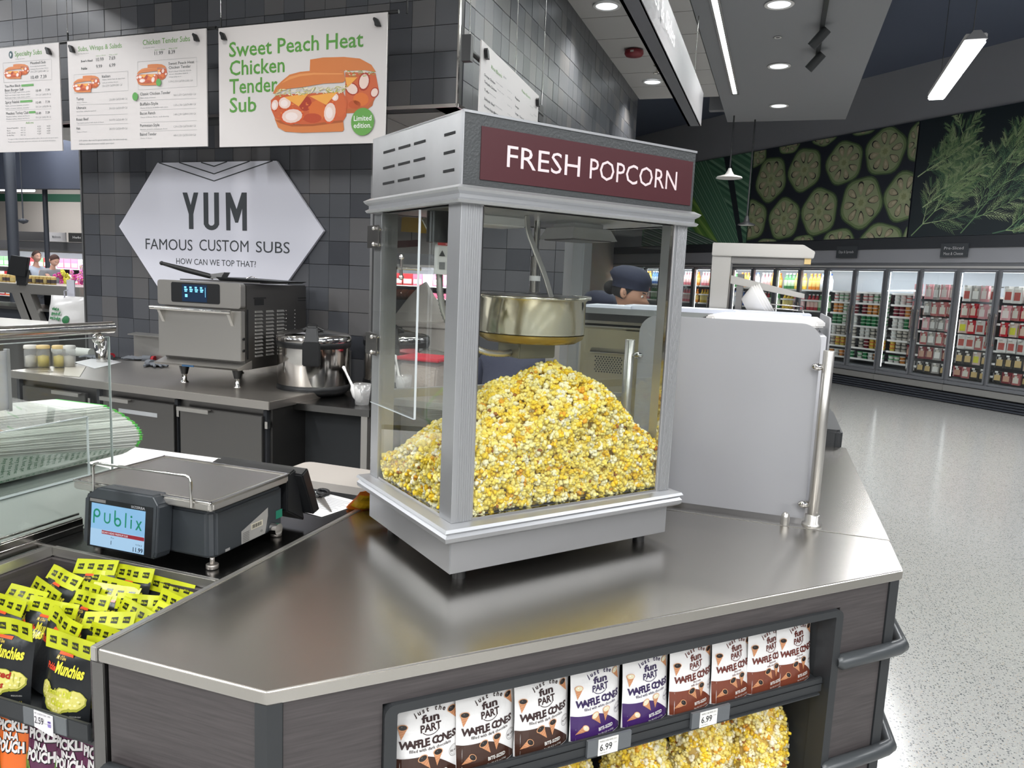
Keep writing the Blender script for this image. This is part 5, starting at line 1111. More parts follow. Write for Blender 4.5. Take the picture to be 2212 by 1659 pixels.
# ------------------------------------------------------------------ menu boards
INK = S(52, 60, 62); GRN = S(104, 158, 72); GR2 = S(86, 148, 62)
BW = TR(-2.5, 4.0, 0, -1.84)
def board(name, label, x0, x1, z0, z1, T, wires, clips):
    t = thing(name, label, 'menu board', T @ Matrix.Translation(((x0+x1)/2, 0, z0)), 'hanging menu boards')
    m = MB(T); m.box(x0, x1, 0, 0.008, z0, z1); m.build('board', boardw, t)
    for xx in clips:
        m = MB(T @ Matrix.Translation((xx, -0.002, z1-0.055))); m.vprism([(-0.012, -0.02), (0.022, -0.022), (0.012, 0.0), (0.0, 0.020), (-0.020, 0.028), (-0.026, 0.018), (-0.016, 0.0)], -0.022, 0.0); m.build('clip', black, t, bevel=0.002)
    m = MB(T)
    for xx in wires: m.tube([(xx, 0.02, z1+0.06), (xx, 0.02, 4.1)], 0.0022, 6); 
    m.build('wire', chrome, t)
    m = MB(T); m.tube([(x0-0.03, 0.022, z1+0.005), (x1+0.06, 0.022, z1+0.005)], 0.011, 8)
    for xx in wires: m.tube([(xx, 0.02, z1-0.01), (xx, 0.02, z1+0.065)], 0.006, 8)
    m.build('hanging_rail', black, t)
    return t, MB(T)
def ct(m, T, s, cx, cy, cap, wd, c, ox=0, oy=0, k=4.424, y=-0.0012, align='L', res=2, bold=0.0):
    px, py = ox+cx/k, oy+cy/k; x, z = pl(T, px, py); x2, _ = pl(T, ox+(cx+wd)/k, py); _, z2 = pl(T, px, oy+(cy-cap)/k)
    text(m, s, x, z, z2-z, c, y, x2-x, align, res, bold)
BUN, BUN2, CRISP, RED, CHK, CHZ, SLAW = S(206, 122, 66), S(184, 98, 50), S(200, 96, 56), S(168, 58, 38), S(232, 206, 196), S(236, 166, 76), S(232, 222, 196)
def sandwich(m, f, y, detail=True, green=False):
    P = lambda pts, c, l: m.flat([f(*p) for p in pts], y-0.00035*l, c)
    E_ = lambda cx, cy, rx_, ry_, c, l, n=14, rot=0: P(ell(cx, cy, rx_, ry_, n, rot), c, l)
    rr = random.Random(3)
    P([(1310,690),(1600,700),(1630,860),(1600,930),(1560,1010),(1480,1070),(1310,1085)], CRISP, 1)
    P([(1310,1085),(1330,1040),(1520,1020),(1590,930),(1570,1010),(1480,1075)], BUN2, 2)
    P([(975,570),(1100,550),(1300,545),(1450,560),(1560,620),(1605,690),(1500,672),(1310,678),(970,690)], BUN, 2)
    for a in ((1490,780,45,72,10),(1375,850,58,46,40),(1590,885,32,42,20)): E_(a[0], a[1], a[2]*1.25, a[3]*1.25, RED, 3, rot=a[4]); E_(*a[:4], CHK, 4, rot=a[4])
    P([(1310,740),(1430,740),(1330,840)], CHZ, 5); E_(1460, 950, 75, 65, S(214,112,48), 4); E_(1400, 1000, 60, 40, S(190,84,40), 4)
    P([(600,960),(660,905),(1290,880),(1330,960),(1320,1110),(1290,1160),(1180,1170),(1000,1195),(760,1180),(640,1130),(605,1050)], CRISP, 6)
    P([(635,1130),(700,1150),(820,1195),(1000,1190),(1180,1165),(1290,1150),(1300,1240),(1285,1258),(900,1270),(740,1260),(670,1220)], BUN, 7)
    P([(640,1150),(700,1150),(820,1190),(1000,1186),(1180,1160),(1290,1148),(1290,1170),(1000,1206),(800,1210),(690,1180)], S(168, 86, 44), 7.5)
    P([(620,895),(650,830),(700,780),(780,715),(880,688),(1010,675),(1150,680),(1300,682),(1310,770),(1290,790),(1100,800),(900,835),(760,850),(640,895)], BUN, 7)
    P([(700,800),(780,735),(880,708),(1010,697),(1150,700),(1290,702),(1290,712),(1010,715),(880,730),(780,762)], S(222, 148, 88), 7.5)
    for a in ((735,985,58,55,0),(640,1005,32,50,10),(805,1110,98,66,-8),(1165,1075,55,92,8),(1215,930,32,36,0)): E_(a[0], a[1], a[2]*1.22, a[3]*1.22, S(206,88,44), 8, rot=a[4]); E_(*a[:4], CHK, 9, rot=a[4]); E_(a[0]-5, a[1]+4, a[2]*0.6, a[3]*0.6, S(240, 224, 220), 9.5)
    E_(930, 990, 62, 72, RED, 8); E_(1045, 1060, 80, 100, S(214,110,52), 8.4); E_(1000, 1130, 88, 46, S(186,74,42), 8.6); E_(1265, 1010, 50, 110, S(204,100,56), 8.2)
    P([(730,930),(965,890),(870,1020)], CHZ, 10); P([(970,920),(1240,880),(1130,1005)], CHZ, 10)
    if detail:
        for i in range(120):
            x, q = rr.uniform(650, 1330), rr.random(); yy = 900-(x-650)*0.06+rr.uniform(-38, 22)
            E_(x, yy, rr.uniform(10, 26), rr.uniform(3, 6), rr.choice([SLAW, SLAW, S(170,170,84), S(206,196,150)]), 11+0.01*i, 6, rr.uniform(-60, 60))
        for i in range(30): E_(rr.uniform(1320, 1590), rr.uniform(680, 730), rr.uniform(10, 24), 4, rr.choice([SLAW, S(150,160,84)]), 5.5+0.01*i, 6, rr.uniform(-40, 40))
        for i in range(70):
            x = rr.uniform(610, 1310); E_(x, rr.uniform(960, 1160), rr.uniform(6, 16), rr.uniform(4, 10), rr.choice([S(224,126,60), S(176,66,36), S(214,104,50)]), 8.05+0.001*i, 7)
# big board
t, m = board('menu_board', 'large white menu board advertising a sweet peach heat chicken tender sub', -0.906, 0.291, 2.396, 3.108, BW, (-0.905, 0.405), (-0.855, 0.235))
for s_, cx, cy, wd in (('Sweet Peach Heat', 200, 545, 1280), ('Chicken', 205, 722, 525), ('Tender', 203, 897, 460), ('Sub', 205, 1075, 255)):
    ct(m, BW, s_, cx, cy, 138, wd, GR2, 450, 0, bold=0.012)
m.build('lettering', paint, t)
m = MB(BW); sandwich(m, lambda x, y_: pl(BW, 450+x/4.424, y_/4.424), -0.0012); m.build('printed_picture', paint, t)
m = MB(BW); c0 = pl(BW, 450+1481/4.424, 1166/4.424); m.flat(ell(c0[0], c0[1], 0.0775, 0.0775, 32), -0.008, S(98, 156, 72)); text(m, 'Limited', c0[0], c0[1]+0.006, 0.029, S(238, 238, 236), -0.0085, 0.118, 'C', bold=0.01); text(m, 'edition.', c0[0], c0[1]-0.034, 0.029, S(238, 238, 236), -0.0085, 0.118, 'C', bold=0.01); m.build('badge', paint, t)
# middle board
t, m = board('menu_board', 'white menu board listing subs, wraps, salads and chicken tender subs', -2.198, -1.003, 2.403, 3.115, BW, (-2.215,), (-2.14, -1.07))
def mini(m, x0, x1, y0, y1, green=False): sandwich(m, lambda x, y_: pl(BW, (x0+(x-600)/1030*(x1-x0))/4.424, (y0+(y_-545)/725*(y1-y0))/4.424), -0.0012, False)
GYT = S(120, 126, 128); LT = S(150, 152, 152)
A_ = lambda s_, cx, cy, cap, wd, c=INK, res=2, bold=0.0: ct(m, BW, s_, cx, cy, cap, wd, c, res=res, bold=bold)
A_('Subs, Wraps & Salads', 748, 492, 46, 418, GRN); A_('Chicken Tender Subs', 1366, 432, 50, 450, GRN)
A_('10.99', 920, 587, 34, 72); A_('7.69', 1043, 574, 34, 58); A_("Boar's Head", 776, 596, 20, 108, INK, 1, 0.02); A_('Publix', 778, 668, 22, 58, INK, 1, 0.02); A_('9.99', 920, 652, 32, 56); A_('6.99', 1045, 640, 32, 58)
A_('Salad or Whole', 918, 540, 10, 94, GRN, 1); A_('Wrap or Half', 1043, 530, 10, 80, GRN, 1); A_('Serving size varies', 750, 520, 9, 100, GYT, 1); A_('Serving size varies', 1368, 464, 9, 110, GYT, 1)
A_('Salad or Whole', 1478, 484, 10, 100, GRN, 1); A_('Wrap or Half', 1612, 470, 10, 84, GRN, 1); A_('11.99', 1478, 528, 36, 80); A_('8.39', 1610, 518, 36, 64)
A_('Italian', 975, 744, 26, 80); A_('Salami, tavern ham & cappy ham', 978, 768, 12, 218, GYT, 1); A_('with provolone cheese', 978, 798, 12, 152, GYT, 1); A_('530-1290 Cal/390-540 Cal', 978, 832, 20, 188, LT, 1)
for nm, d1, cal, cy in (('Turkey', 'Choice of cheese', '230-980 Cal/220-440 Cal', 960), ('Ultimate', 'Sweet ham, turkey & roast beef', '390-920 Cal/330-470 Cal', 1045), ('Roast Beef', 'Top round roast beef with choice of cheese', '360-970 Cal/260-480 Cal', 1155), ('Ham', 'Choice of cheese', '280-950 Cal/230-470 Cal', 1240)):
    A_(nm, 732, cy, 26, 11.5*len(nm)); A_(d1, 734, cy+28, 12, 6.2*len(d1), GYT, 1); A_(cal, 1045, cy+2, 20, 172, LT, 1)
A_('2,000 calories a day is used for general nutrition advice, but calorie needs vary.', 756, 1352, 16, 462, GYT, 1); A_('Additional nutrition information is available upon request.', 756, 1385, 16, 340, GYT, 1)
A_('Sweet Peach Heat', 1612, 622, 26, 246); A_('Chicken Tender', 1614, 660, 26, 210); A_("Boar's Head Chipotle Gouda", 1616, 692, 12, 212, GYT, 1); A_('cheese, shredded slaw &', 1616, 716, 12, 180, GYT, 1); A_('crispy jalapenos', 1616, 742, 12, 116, GYT, 1); A_('1,190-2,110 Cal/930-1,060 Cal', 1614, 790, 20, 228, LT, 1)
for nm, d1, cal, cy in (('Classic Chicken Tender', 'With choice of cheese', '960-1,650 Cal/610-820 Cal', 914), ('Buffalo-Style', 'Choice of cheese & Buffalo-style sauce', '1,070-1,760 Cal/670-880 Cal', 1010), ('Bacon Ranch', 'Choice of cheese, Bacon, ranch dressing', '1,440-2,240 Cal/800-1,060 Cal', 1098), ('Parmesan-Style', 'Marinara, provolone & Parmesan cheese', '1,200-1,720 Cal/730-860 Cal', 1214), ('Baked Tender', 'Choice of cheese', '440-1,130 Cal/350-560 Cal', 1298)):
    A_(nm, 1340, cy, 28, 13.2*len(nm)); A_(d1, 1342, cy+30, 12, 7.0*len(d1), GYT, 1); A_(cal, 1660, cy+6, 20, 212, LT, 1)
def hline(m, x0, y0, x1, y1, wd=2.2, c=S(176, 176, 176)):
    a, b = pl(BW, x0/4.424, y0/4.424), pl(BW, x1/4.424, y1/4.424); d = Vector((b[0]-a[0], b[1]-a[1])).normalized(); n = (-d.y*0.0009, d.x*0.0009)
    m.flat([(a[0]-n[0], a[1]-n[1]), (b[0]-n[0], b[1]-n[1]), (b[0]+n[0], b[1]+n[1]), (a[0]+n[0], a[1]+n[1])], -0.0011, c)
for q in ((735, 1003, 1222, 985), (735, 1105, 1222, 1090), (737, 1195, 1224, 1180), (1342, 960, 1876, 940), (1345, 1055, 1876, 1035), (1348, 1172, 1880, 1152), (1350, 1255, 1884, 1240), (708, 715, 1222, 680), (1222, 680, 1226, 865), (708, 715, 712, 895), (712, 895, 1226, 865), (1315, 592, 1880, 548), (1880, 548, 1884, 825), (1315, 592, 1322, 860), (1322, 860, 1884, 825)): hline(m, *q)
m.build('lettering', paint, t)
m = MB(BW); mini(m, 700, 955, 722, 885); mini(m, 1306, 1600, 612, 818); 
for cx, cy, r_ in ((1524, 790, 0.021), (1300, 925, 0.024)):
    c0 = pl(BW, cx/4.424, cy/4.424); m.flat(ell(c0[0], c0[1], r_, r_*1.1, 20), -0.008, S(84, 156, 72))
m.build('printed_picture', paint, t)
# left board
t, m = board('menu_board', 'white menu board of specialty subs cut by the left border', -3.473, -2.278, 2.400, 3.115, BW, (-3.45,), (-3.40, -2.36))
A_('Specialty Subs', 142, 540, 48, 260, GRN); A_('Serving size varies', 148, 570, 9, 90, GYT, 1)
A_('Meatball Sub', 290, 616, 24, 148); A_('Homestyle beef meatballs,', 292, 642, 12, 150, GYT, 1); A_('marinara & provolone cheese', 292, 668, 12, 172, GYT, 1); A_('690-1,290 Cal/410-680 Cal', 292, 698, 20, 172, LT, 1); A_('10.49', 298, 757, 32, 70); A_('7.39', 388, 750, 32, 58)
A_('Tex-Mex Black', 48, 838, 24, 148); A_('Bean Burger Sub', 48, 876, 24, 178); A_('Spicy Falafel', 52, 992, 26, 132); A_('Meatless Turkey Club', 60, 1098, 26, 214); A_('Add-ons', 248, 1184, 20, 74, GRN)
for cy in (895, 920, 943): A_('Black bean burger, vegan cheese, pickles', 50, cy, 12, 240, GYT, 1)
for cy in (1020, 1045): A_('Falafel, red onion, hummus, cucumber', 54, cy, 12, 226, GYT, 1)
for cy in (1122, 1145): A_('Meatless turkey, lettuce and bacon', 62, cy, 12, 222, GYT, 1)
for cy in (878, 992, 1094): A_('10.49', 344, cy, 22, 50); A_('7.39', 436, cy-7, 22, 40); A_('590-1,260 Cal/420-780 Cal', 344, cy+38, 18, 144, LT, 1)
for k, s_ in enumerate(('Roasted Vegetables', 'Bacon', 'Double Cheese', 'Double Meat')): A_(s_, 70, 1232+23*k, 12, 6.0*len(s_), INK, 1); A_('+80 Cal', 198, 1228+23*k, 12, 46, GYT, 1); A_('+1.29', 358, 1216+23*k, 14, 34, INK, 1); A_('+0.59', 448, 1212+23*k, 14, 34, INK, 1)
A_('*A suggested daily serving size and general nutrition advice, calorie needs vary upon request', 78, 1336, 10, 480, GYT, 1); A_('*Regular items vary by location; ask for more information about ingredients and nutrition', 78, 1362, 10, 456, GYT, 1)
for q in ((30, 602, 490, 565), (490, 565, 496, 760), (30, 602, 36, 790), (36, 790, 496, 760), (50, 950, 490, 930), (55, 1053, 492, 1040), (62, 1160, 495, 1140)): hline(m, *q)
c0 = pl(BW, 104/4.424, 524/4.424); m.flat(ell(c0[0], c0[1], 0.020, 0.025, 20), -0.0012, S(40, 74, 82)); text(m, 'p', c0[0], c0[1]-0.006, 0.022, S(236, 236, 236), -0.0016, 0.014, 'C', bold=0.05)
m.build('lettering', paint, t)
m = MB(BW); mini(m, 42, 280, 612, 755)
for (a, b, c_, d) in ((206, 830, 322, 800), (194, 982, 310, 954), (278, 1085, 340, 1060)):
    p0, p1 = pl(BW, a/4.424, b/4.424), pl(BW, c_/4.424, d/4.424); m.rect(p0[0], p1[0], p0[1], p1[1], -0.0012, S(98, 158, 88))
m.build('printed_picture', paint, t)
# rice bowl board on the side wall
RW = TR(-1.62, 4.0, 0, 90+3.0)
x0, z1 = pl(RW, 1040, 108); x1, z1b = pl(RW, 1165, 190); xb, z0 = pl(RW, 1163, 262); z0 = 2.42
t = thing('menu_board', 'white rice bowl and poke bowl menu board seen at a slant on the side wall', 'menu board', RW @ Matrix.Translation(((x0+x1)/2, 0, z0)), 'hanging menu boards')
m = MB(RW); m.box(x0, x1, 0, 0.008, z0, (z1+z1b)/2); m.build('board', boardw, t)
m = MB(RW); K = 3.687; RT = lambda s_, cx, cy, cap, wd, c=INK, res=1, bold=0.0: ct(m, RW, s_, cx, cy, cap, wd, c, 960, 0, K, res=res, bold=bold)
RT('Rice Bowls', 372, 545, 30, 88, GRN, 2); RT('8.99', 470, 618, 16, 22); RT('Poke Bowls', 615, 730, 22, 72, GRN, 2)
for s_, cy in (('Orange Chicken', 600), ('Teriyaki Chicken', 655), ('Tofu', 720), ('Sukiyaki Beef', 790), ('Korean-Style BBQ Beef', 850)): RT(s_, 316, cy, 20, 5.4*len(s_)+14, INK, 2, 0.01); RT('Steamed rice, vegetables', 318+5.4*len(s_)+14, cy+5.4*len(s_)*0.55+10, 9, 58, GYT); RT('600-870 Cal', 500, cy+118, 10, 36, LT)
for s_, cy in (('Regular', 782), ('Large', 848), ('Large + Extra Protein', 905)): RT(s_, 562, cy, 16, 4.2*len(s_)+10, INK, 2, 0.01); RT('11.99', 712, cy+72, 14, 20, INK); RT('550-870', 680, cy+64, 10, 26, LT)
m.build('lettering', paint, t)
for xx in (x0+0.06, x1-0.06):
    m = MB(RW @ Matrix.Translation((xx, -0.002, (z1+z1b)/2-0.06))); m.vprism([(-0.012, -0.02), (0.022, -0.022), (0.012, 0.0), (0.0, 0.020), (-0.020, 0.028), (-0.026, 0.018)], -0.02, 0.0); m.build('clip', black, t)
m = MB(RW); m.tube([(x0-0.16, 0.02, z1-0.04), (x1+0.18, 0.02, z1-0.04)], 0.014, 8); m.box(x0-0.17, x0-0.13, 0.0, 0.05, z1-0.10, z1+0.03); m.box(x1+0.06, x1+0.18, 0.01, 0.03, z1-0.10, z1+0.02); m.build('hanging_rail', black, t)
m = MB(RW)
for xx in (x0-0.14, x0+0.72, x1+0.16): m.tube([(xx, 0.02, z1), (xx, 0.02, 4.1)], 0.0022, 6)
m.build('wire', chrome, t)

# ------------------------------------------------------------------ hexagonal wall sign
HW = TW @ Matrix.Translation((0, -0.035, 0))
hx = [pl(HW, *p) for p in ((257, 490), (340, 352), (597, 347), (699, 498))]
zt = (hx[1][1]+hx[2][1])/2; zm = (hx[0][1]+hx[3][1])/2; zb = zm-(zt-zm)
hexp = [(hx[0][0], zm), (hx[1][0], zt), (hx[2][0], zt), (hx[3][0], zm), (hx[2][0], zb), (hx[1][0], zb)]
t = thing('wall_sign', 'pale hexagonal wall sign reading YUM Famous Custom Subs', 'sign', HW @ Matrix.Translation(((hx[1][0]+hx[2][0])/2, 0, zb)))
m = MB(HW); m.vprism(hexp, 0.0, 0.02); m.build('panel', mat('glossy_pale_acrylic', S(222, 222, 232), 0.16, coat=0.6), t)
m = MB(HW); ink = S(58, 62, 66)
HT = lambda s_, a, b, cy, cap, bold=0.0: text(m, s_, pl(HW, a, cy)[0], pl(HW, a, cy)[1], pl(HW, a, cy-cap)[1]-pl(HW, a, cy)[1], ink, -0.001, pl(HW, b, cy)[0]-pl(HW, a, cy)[0], 'L', 3, bold)
# YUM in a heavy condensed hand drawn from strokes
def YUM():
    def bx(a, b, c_, d): p = pl(HW, a, c_); q = pl(HW, b, d); m.rect(p[0], q[0], q[1], p[1], -0.001, ink)
    kx = lambda x: pl(HW, 240+x/4.424, 450)[0]; kz = lambda z: pl(HW, 470, 330+z/4.424)[1]
    F = lambda pts, o=0: m.flat([(kx(a), kz(b)) for a, b in pts], -0.001-o, ink)
    F([(685, 380), (730, 380), (762, 500), (792, 380), (836, 380), (786, 590), (786, 735), (742, 735), (742, 590)])
    F([(884, 380), (930, 380), (930, 690), (884, 690)]); F([(986, 380), (1032, 380), (1032, 690), (986, 690)])
    n = 10
    for i in range(n):
        a0, a1 = pi+pi*i/n, pi+pi*(i+1)/n
        F([(958+74*cos(a0), 668-74*sin(a0)), (958+74*cos(a1), 668-74*sin(a1)), (958+29*cos(a1), 668-30*sin(a1)), (958+29*cos(a0), 668-30*sin(a0))], 0.0003)
    F([(1096, 380), (1140, 380), (1140, 740), (1100, 740)]); F([(1252, 380), (1298, 380), (1298, 740), (1254, 740)])
    F([(1096, 380), (1142, 380), (1220, 590), (1212, 665), (1186, 665)], 0.0003); F([(1298, 380), (1250, 380), (1184, 590), (1190, 665), (1214, 665)], 0.0006)
YUM()
HT('FAMOUS', 315, 416, 538, 23); HT('CUSTOM', 431, 537, 541, 24); HT('SUBS', 553, 626, 545, 24); HT('HOW CAN WE TOP THAT?', 381, 553, 570, 12.5)
for (ax, bx_, cx_) in ((458, 985, 1545), (650, 985, 1325), (860, 985, 1110)):
    za = 92; zt_ = {458: 270, 650: 202, 860: 130}[ax]
    for x_, s__ in ((ax, 1), (cx_, -1)):
        p0, p1 = pl(HW, 240+x_/4.424, 330+(92 if s__ > 0 else 76)/4.424), pl(HW, 240+bx_/4.424, 330+zt_/4.424); p0 = (p0[0], min(p0[1], zt))
        d = Vector((p1[0]-p0[0], p1[1]-p0[1])).normalized(); n_ = (-d.y*0.004, d.x*0.004); m.flat([(p0[0]-n_[0], p0[1]-n_[1]), (p1[0]-n_[0], p1[1]-n_[1]), (p1[0]+n_[0], p1[1]+n_[1]), (p0[0]+n_[0], p0[1]+n_[1])], -0.001, ink)
m.build('lettering', paint, t)
# ------------------------------------------------------------------ rear kitchen counter with undercounter fridge
KW = TR(-4.69, 3.541, 0, -2.25)
kc = thing('kitchen_counter', 'long stainless kitchen counter with undercounter fridge doors below the hexagonal sign', 'counter', KW @ Matrix.Translation((1.04, 0.5, 0)))
m = MB(KW); m.box(0, 2.085, 0, 1.0, 0.872, 0.92); m.build('stainless_top', mat('kitchen_top_steel', S(205, 200, 194), 0.34, 1.0), kc, bevel=0.003)
m = MB(KW); m.box(0, 1.95, 0.985, 1.008, 0.92, 1.115); m.hexa([(0, 0.93, 1.105), (1.95, 0.93, 1.105), (1.95, 1.01, 1.115), (0, 1.01, 1.115), (0, 0.93, 1.112), (1.95, 0.93, 1.112), (1.95, 1.01, 1.122), (0, 1.01, 1.122)]); m.build('backsplash', steel, kc)
m = MB(KW); m.box(0.01, 2.06, 0.06, 0.95, 0.12, 0.872); m.build('cabinet_body', steel_dk, kc)
m = MB(KW)
for x in (0.03, 0.75, 1.38, 2.03): m.box(x-0.012, x+0.012, 0.035, 0.06, 0.15, 0.86)
m.build('cabinet_mullion', mat('seal_black', S(36, 38, 42), 0.6), kc)
for k, (a, b) in enumerate(((0.10, 0.665), (0.815, 1.385), (1.43, 2.028))):
    m = MB(KW); m.box(a, b, 0.012, 0.036, 0.18, 0.828); d_ = m.build('fridge_door', steel_dk, kc, bevel=0.003)
    h0 = a+(0.30 if k == 0 else 0.0); m = MB(KW); m.box(h0, h0+0.235, -0.012, 0.012, 0.823, 0.829); m.box(h0, h0+0.235, -0.014, -0.011, 0.806, 0.829); m.build('door_handle', steel, d_)
    if k == 1: m = MB(KW); m.box(a+0.13, a+0.44, 0.0105, 0.012, 0.740, 0.765); m.build('door_sticker', mat('pale_sticker', S(168, 170, 172), 0.4), d_)
    m = MB(KW); m.box(b+0.012, b+0.03, 0.02, 0.045, 0.76, 0.80); m.build('door_hinge', chrome, d_)
m = MB(KW)
for i in range(2):
    for j in range(7): m.box(0.015+0.04*i, 0.042+0.04*i, 0.056, 0.0595, 0.55+0.035*j, 0.56+0.035*j)
m.build('grille_slot', mat('slot_black'), kc)
# table for the rice pots
KT = TR(-2.804, 3.693, 0, 2.2)
kt = thing('work_table', 'stainless work table with open base carrying the rice pots', 'table', KT @ Matrix.Translation((0.35, 0.4, 0)))
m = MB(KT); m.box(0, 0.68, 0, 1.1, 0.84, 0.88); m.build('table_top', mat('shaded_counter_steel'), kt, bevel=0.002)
for x, y in ((0.035, 0.035), (0.64, 0.035), (0.035, 1.05), (0.64, 1.05)):
    m = MB(KT); m.box(x-0.02, x+0.02, y-0.02, y+0.02, 0, 0.84); m.build('leg', steel, kt)
m = MB(KT); m.box(0.02, 0.66, 0.1, 1.05, 0.25, 0.28); m.build('lower_shelf', steel_dk, kt)
m = MB(KT); m.box(0.03, 0.62, 0.12, 1.05, 0.30, 0.835); m.build('back_panel', mat('painted_base_shade', S(48, 50, 52), 0.6, 0.4), kt)  # no real panel: block fills the open base, its shade painted in
# oven
OV = TR(-3.595, 3.690, 0, 2.2)
ov = thing('countertop_oven', 'stainless countertop oven with blue touch display and louvred side', 'oven', OV @ Matrix.Translation((0.3, 0.35, 0.92)))
m = MB(OV); m.box(0.008, 0.602, 0.045, 0.70, 1.035, 1.548); bd = m.build('oven_body', steel_dk, ov, bevel=0.006)
m = MB(OV); m.vprism(rrect(0.0, 0.60, 1.405, 1.556, 0.02), -0.002, 0.045); cp = m.build('control_panel', steel, ov, bevel=0.002)
m = MB(OV); m.vprism(rrect(0.105, 0.455, 1.425, 1.545, 0.012), -0.004, 0.0); m.build('display_bezel', black, cp)
m = MB(OV); m.rect(0.185, 0.365, 1.432, 1.535, -0.0046, (1, 1, 1, 1)); m.build('display', mat('display_navy', S(20, 34, 52), 0.25, emit=S(20, 40, 66), estr=0.5), cp)
m = MB(OV); 
for k in range(4): m.rect(0.202+0.038*k, 0.226+0.038*k, 1.500, 1.508, -0.005); m.rect(0.202+0.038*k, 0.218+0.038*k, 1.512, 1.522, -0.005); m.rect(0.204+0.038*k, 0.222+0.038*k, 1.490, 1.497, -0.005)
m.rect(0.207, 0.225, 1.458, 1.476, -0.005); m.rect(0.352, 0.355, 1.462, 1.52, -0.005); m.build('display_icon', mat('display_blue', S(110, 190, 235), 0.3, emit=S(110, 190, 235), estr=0.9), cp)
m = MB(OV); m.box(0.0, 0.60, 0.0, 0.04, 1.092, 1.392); dd = m.build('oven_door', steel, ov, bevel=0.003)
m = MB(OV); m.tube([(-0.018, -0.042, 1.386), (0.562, -0.042, 1.386)], 0.0115, 16); m.build('door_handle', chrome, dd)
for x in (0.03, 0.53):
    m = MB(OV); m.hexa([(x, -0.04, 1.370), (x+0.02, -0.04, 1.370), (x+0.02, 0.0, 1.30), (x, 0.0, 1.30), (x, -0.04, 1.384), (x+0.02, -0.04, 1.384), (x+0.02, 0.0, 1.384), (x, 0.0, 1.384)]); m.build('handle_bracket', steel, dd)
m = MB(OV); m.box(0.602, 0.6045, 0.055, 0.065, 1.10, 1.40); m.build('side_seam', mat('slot_black'), bd)
for z in (1.155, 1.225):
    m = MB(OV); m.tube([(0.60, 0.022, z), (0.606, 0.022, z)], 0.009, 12); m.build('side_screw', black, bd)
m = MB(OV); m.hexa([(0.0, -0.03, 1.038), (0.605, -0.03, 1.038), (0.605, 0.10, 1.038), (0.0, 0.10, 1.038), (0.0, -0.05, 1.052), (0.605, -0.05, 1.052), (0.605, 0.10, 1.09), (0.0, 0.10, 1.09)]); dt = m.build('drip_tray', steel, ov, bevel=0.002)
m = MB(OV); m.box(0.215, 0.30, -0.0515, -0.0485, 1.040, 1.051); m.build('maker_plate', mat('plate_blue', S(60, 96, 130), 0.3), dt)
for j in range(13):
    for i in range(3):
        y = 0.13+0.115*i; z = 1.108+0.0225*j
        m = MB(OV); m.hexa([(0.601, y, z), (0.601, y+0.075, z), (0.613, y+0.072, z+0.001), (0.613, y+0.003, z+0.001), (0.601, y, z+0.014), (0.601, y+0.075, z+0.014), (0.603, y+0.072, z+0.013), (0.603, y+0.003, z+0.013)]); m.build('louvre', steel, bd)
m = MB(OV)
for j in range(12):
    for y in (0.46, 0.56): m.ball((0.603, y, 1.115+0.0245*j), 0.0045, n=8, m=5)
m.build('side_hole', chrome, bd)
m = MB(OV); m.box(0.602, 0.606, 0.12, 0.24, 1.465, 1.472); m.box(0.602, 0.604, 0.13, 0.22, 1.425, 1.462); m.box(0.602, 0.606, 0.60, 0.69, 1.445, 1.450); m.box(0.602, 0.606, 0.60, 0.69, 1.462, 1.467); m.build('side_vent', mat('slot_black'), bd)
for x, y in ((0.13, 0.07), (0.52, 0.07), (0.13, 0.62), (0.52, 0.62)):
    m = MB(OV); m.lathe([(0.019, 0.975), (0.034, 1.038)], x, y, 18, caps=True); m.build('leg_sleeve', black, ov)
    m = MB(OV); m.lathe([(0.026, 0.9205), (0.026, 0.926), (0.015, 0.935), (0.015, 0.978)], x, y, 18, caps=True); m.build('leg', chrome, ov)
# long handled peel and tray on the oven
t = thing('baking_peel', 'black handled peel lying across the oven top', 'peel', OV @ Matrix.Translation((0.2, 0.2, 1.556)))
m = MB(OV); m.tube([(-0.01, 0.05, 1.655), (0.10, 0.13, 1.62), (0.235, 0.22, 1.582)], [0.011, 0.017, 0.016], 14); m.ball((-0.01, 0.05, 1.655), 0.013, n=12, m=8); m.build('handle', black, t)
m = MB(OV); m.hexa([(0.215, 0.20, 1.572), (0.30, 0.20, 1.572), (0.30, 0.26, 1.572), (0.215, 0.26, 1.572), (0.225, 0.20, 1.600), (0.33, 0.20, 1.615), (0.33, 0.26, 1.615), (0.225, 0.26, 1.600)]); m.build('socket', galv, t)
m = MB(OV); m.box(0.03, 0.62, 0.16, 0.44, 1.5562, 1.563); m.build('blade', steel_dk, t)
t = thing('oven_tray', 'thin black oven tray beside the peel on the oven', 'tray', OV @ Matrix.Translation((0.5, 0.3, 1.563)))
m = MB(OV); m.hexa([(0.31, 0.18, 1.5635), (0.72, 0.20, 1.5635), (0.72, 0.46, 1.5635), (0.31, 0.46, 1.5635), (0.295, 0.16, 1.585), (0.745, 0.18, 1.575), (0.745, 0.48, 1.575), (0.295, 0.48, 1.585)]); m.build('tray', blackm, t, bevel=0.002)
m = MB(OV); m.tube([(0.42, 0.3, 1.583), (0.46, 0.3, 1.596), (0.50, 0.3, 1.583)], 0.0025, 6); m.build('wire_lifter', chrome, t)
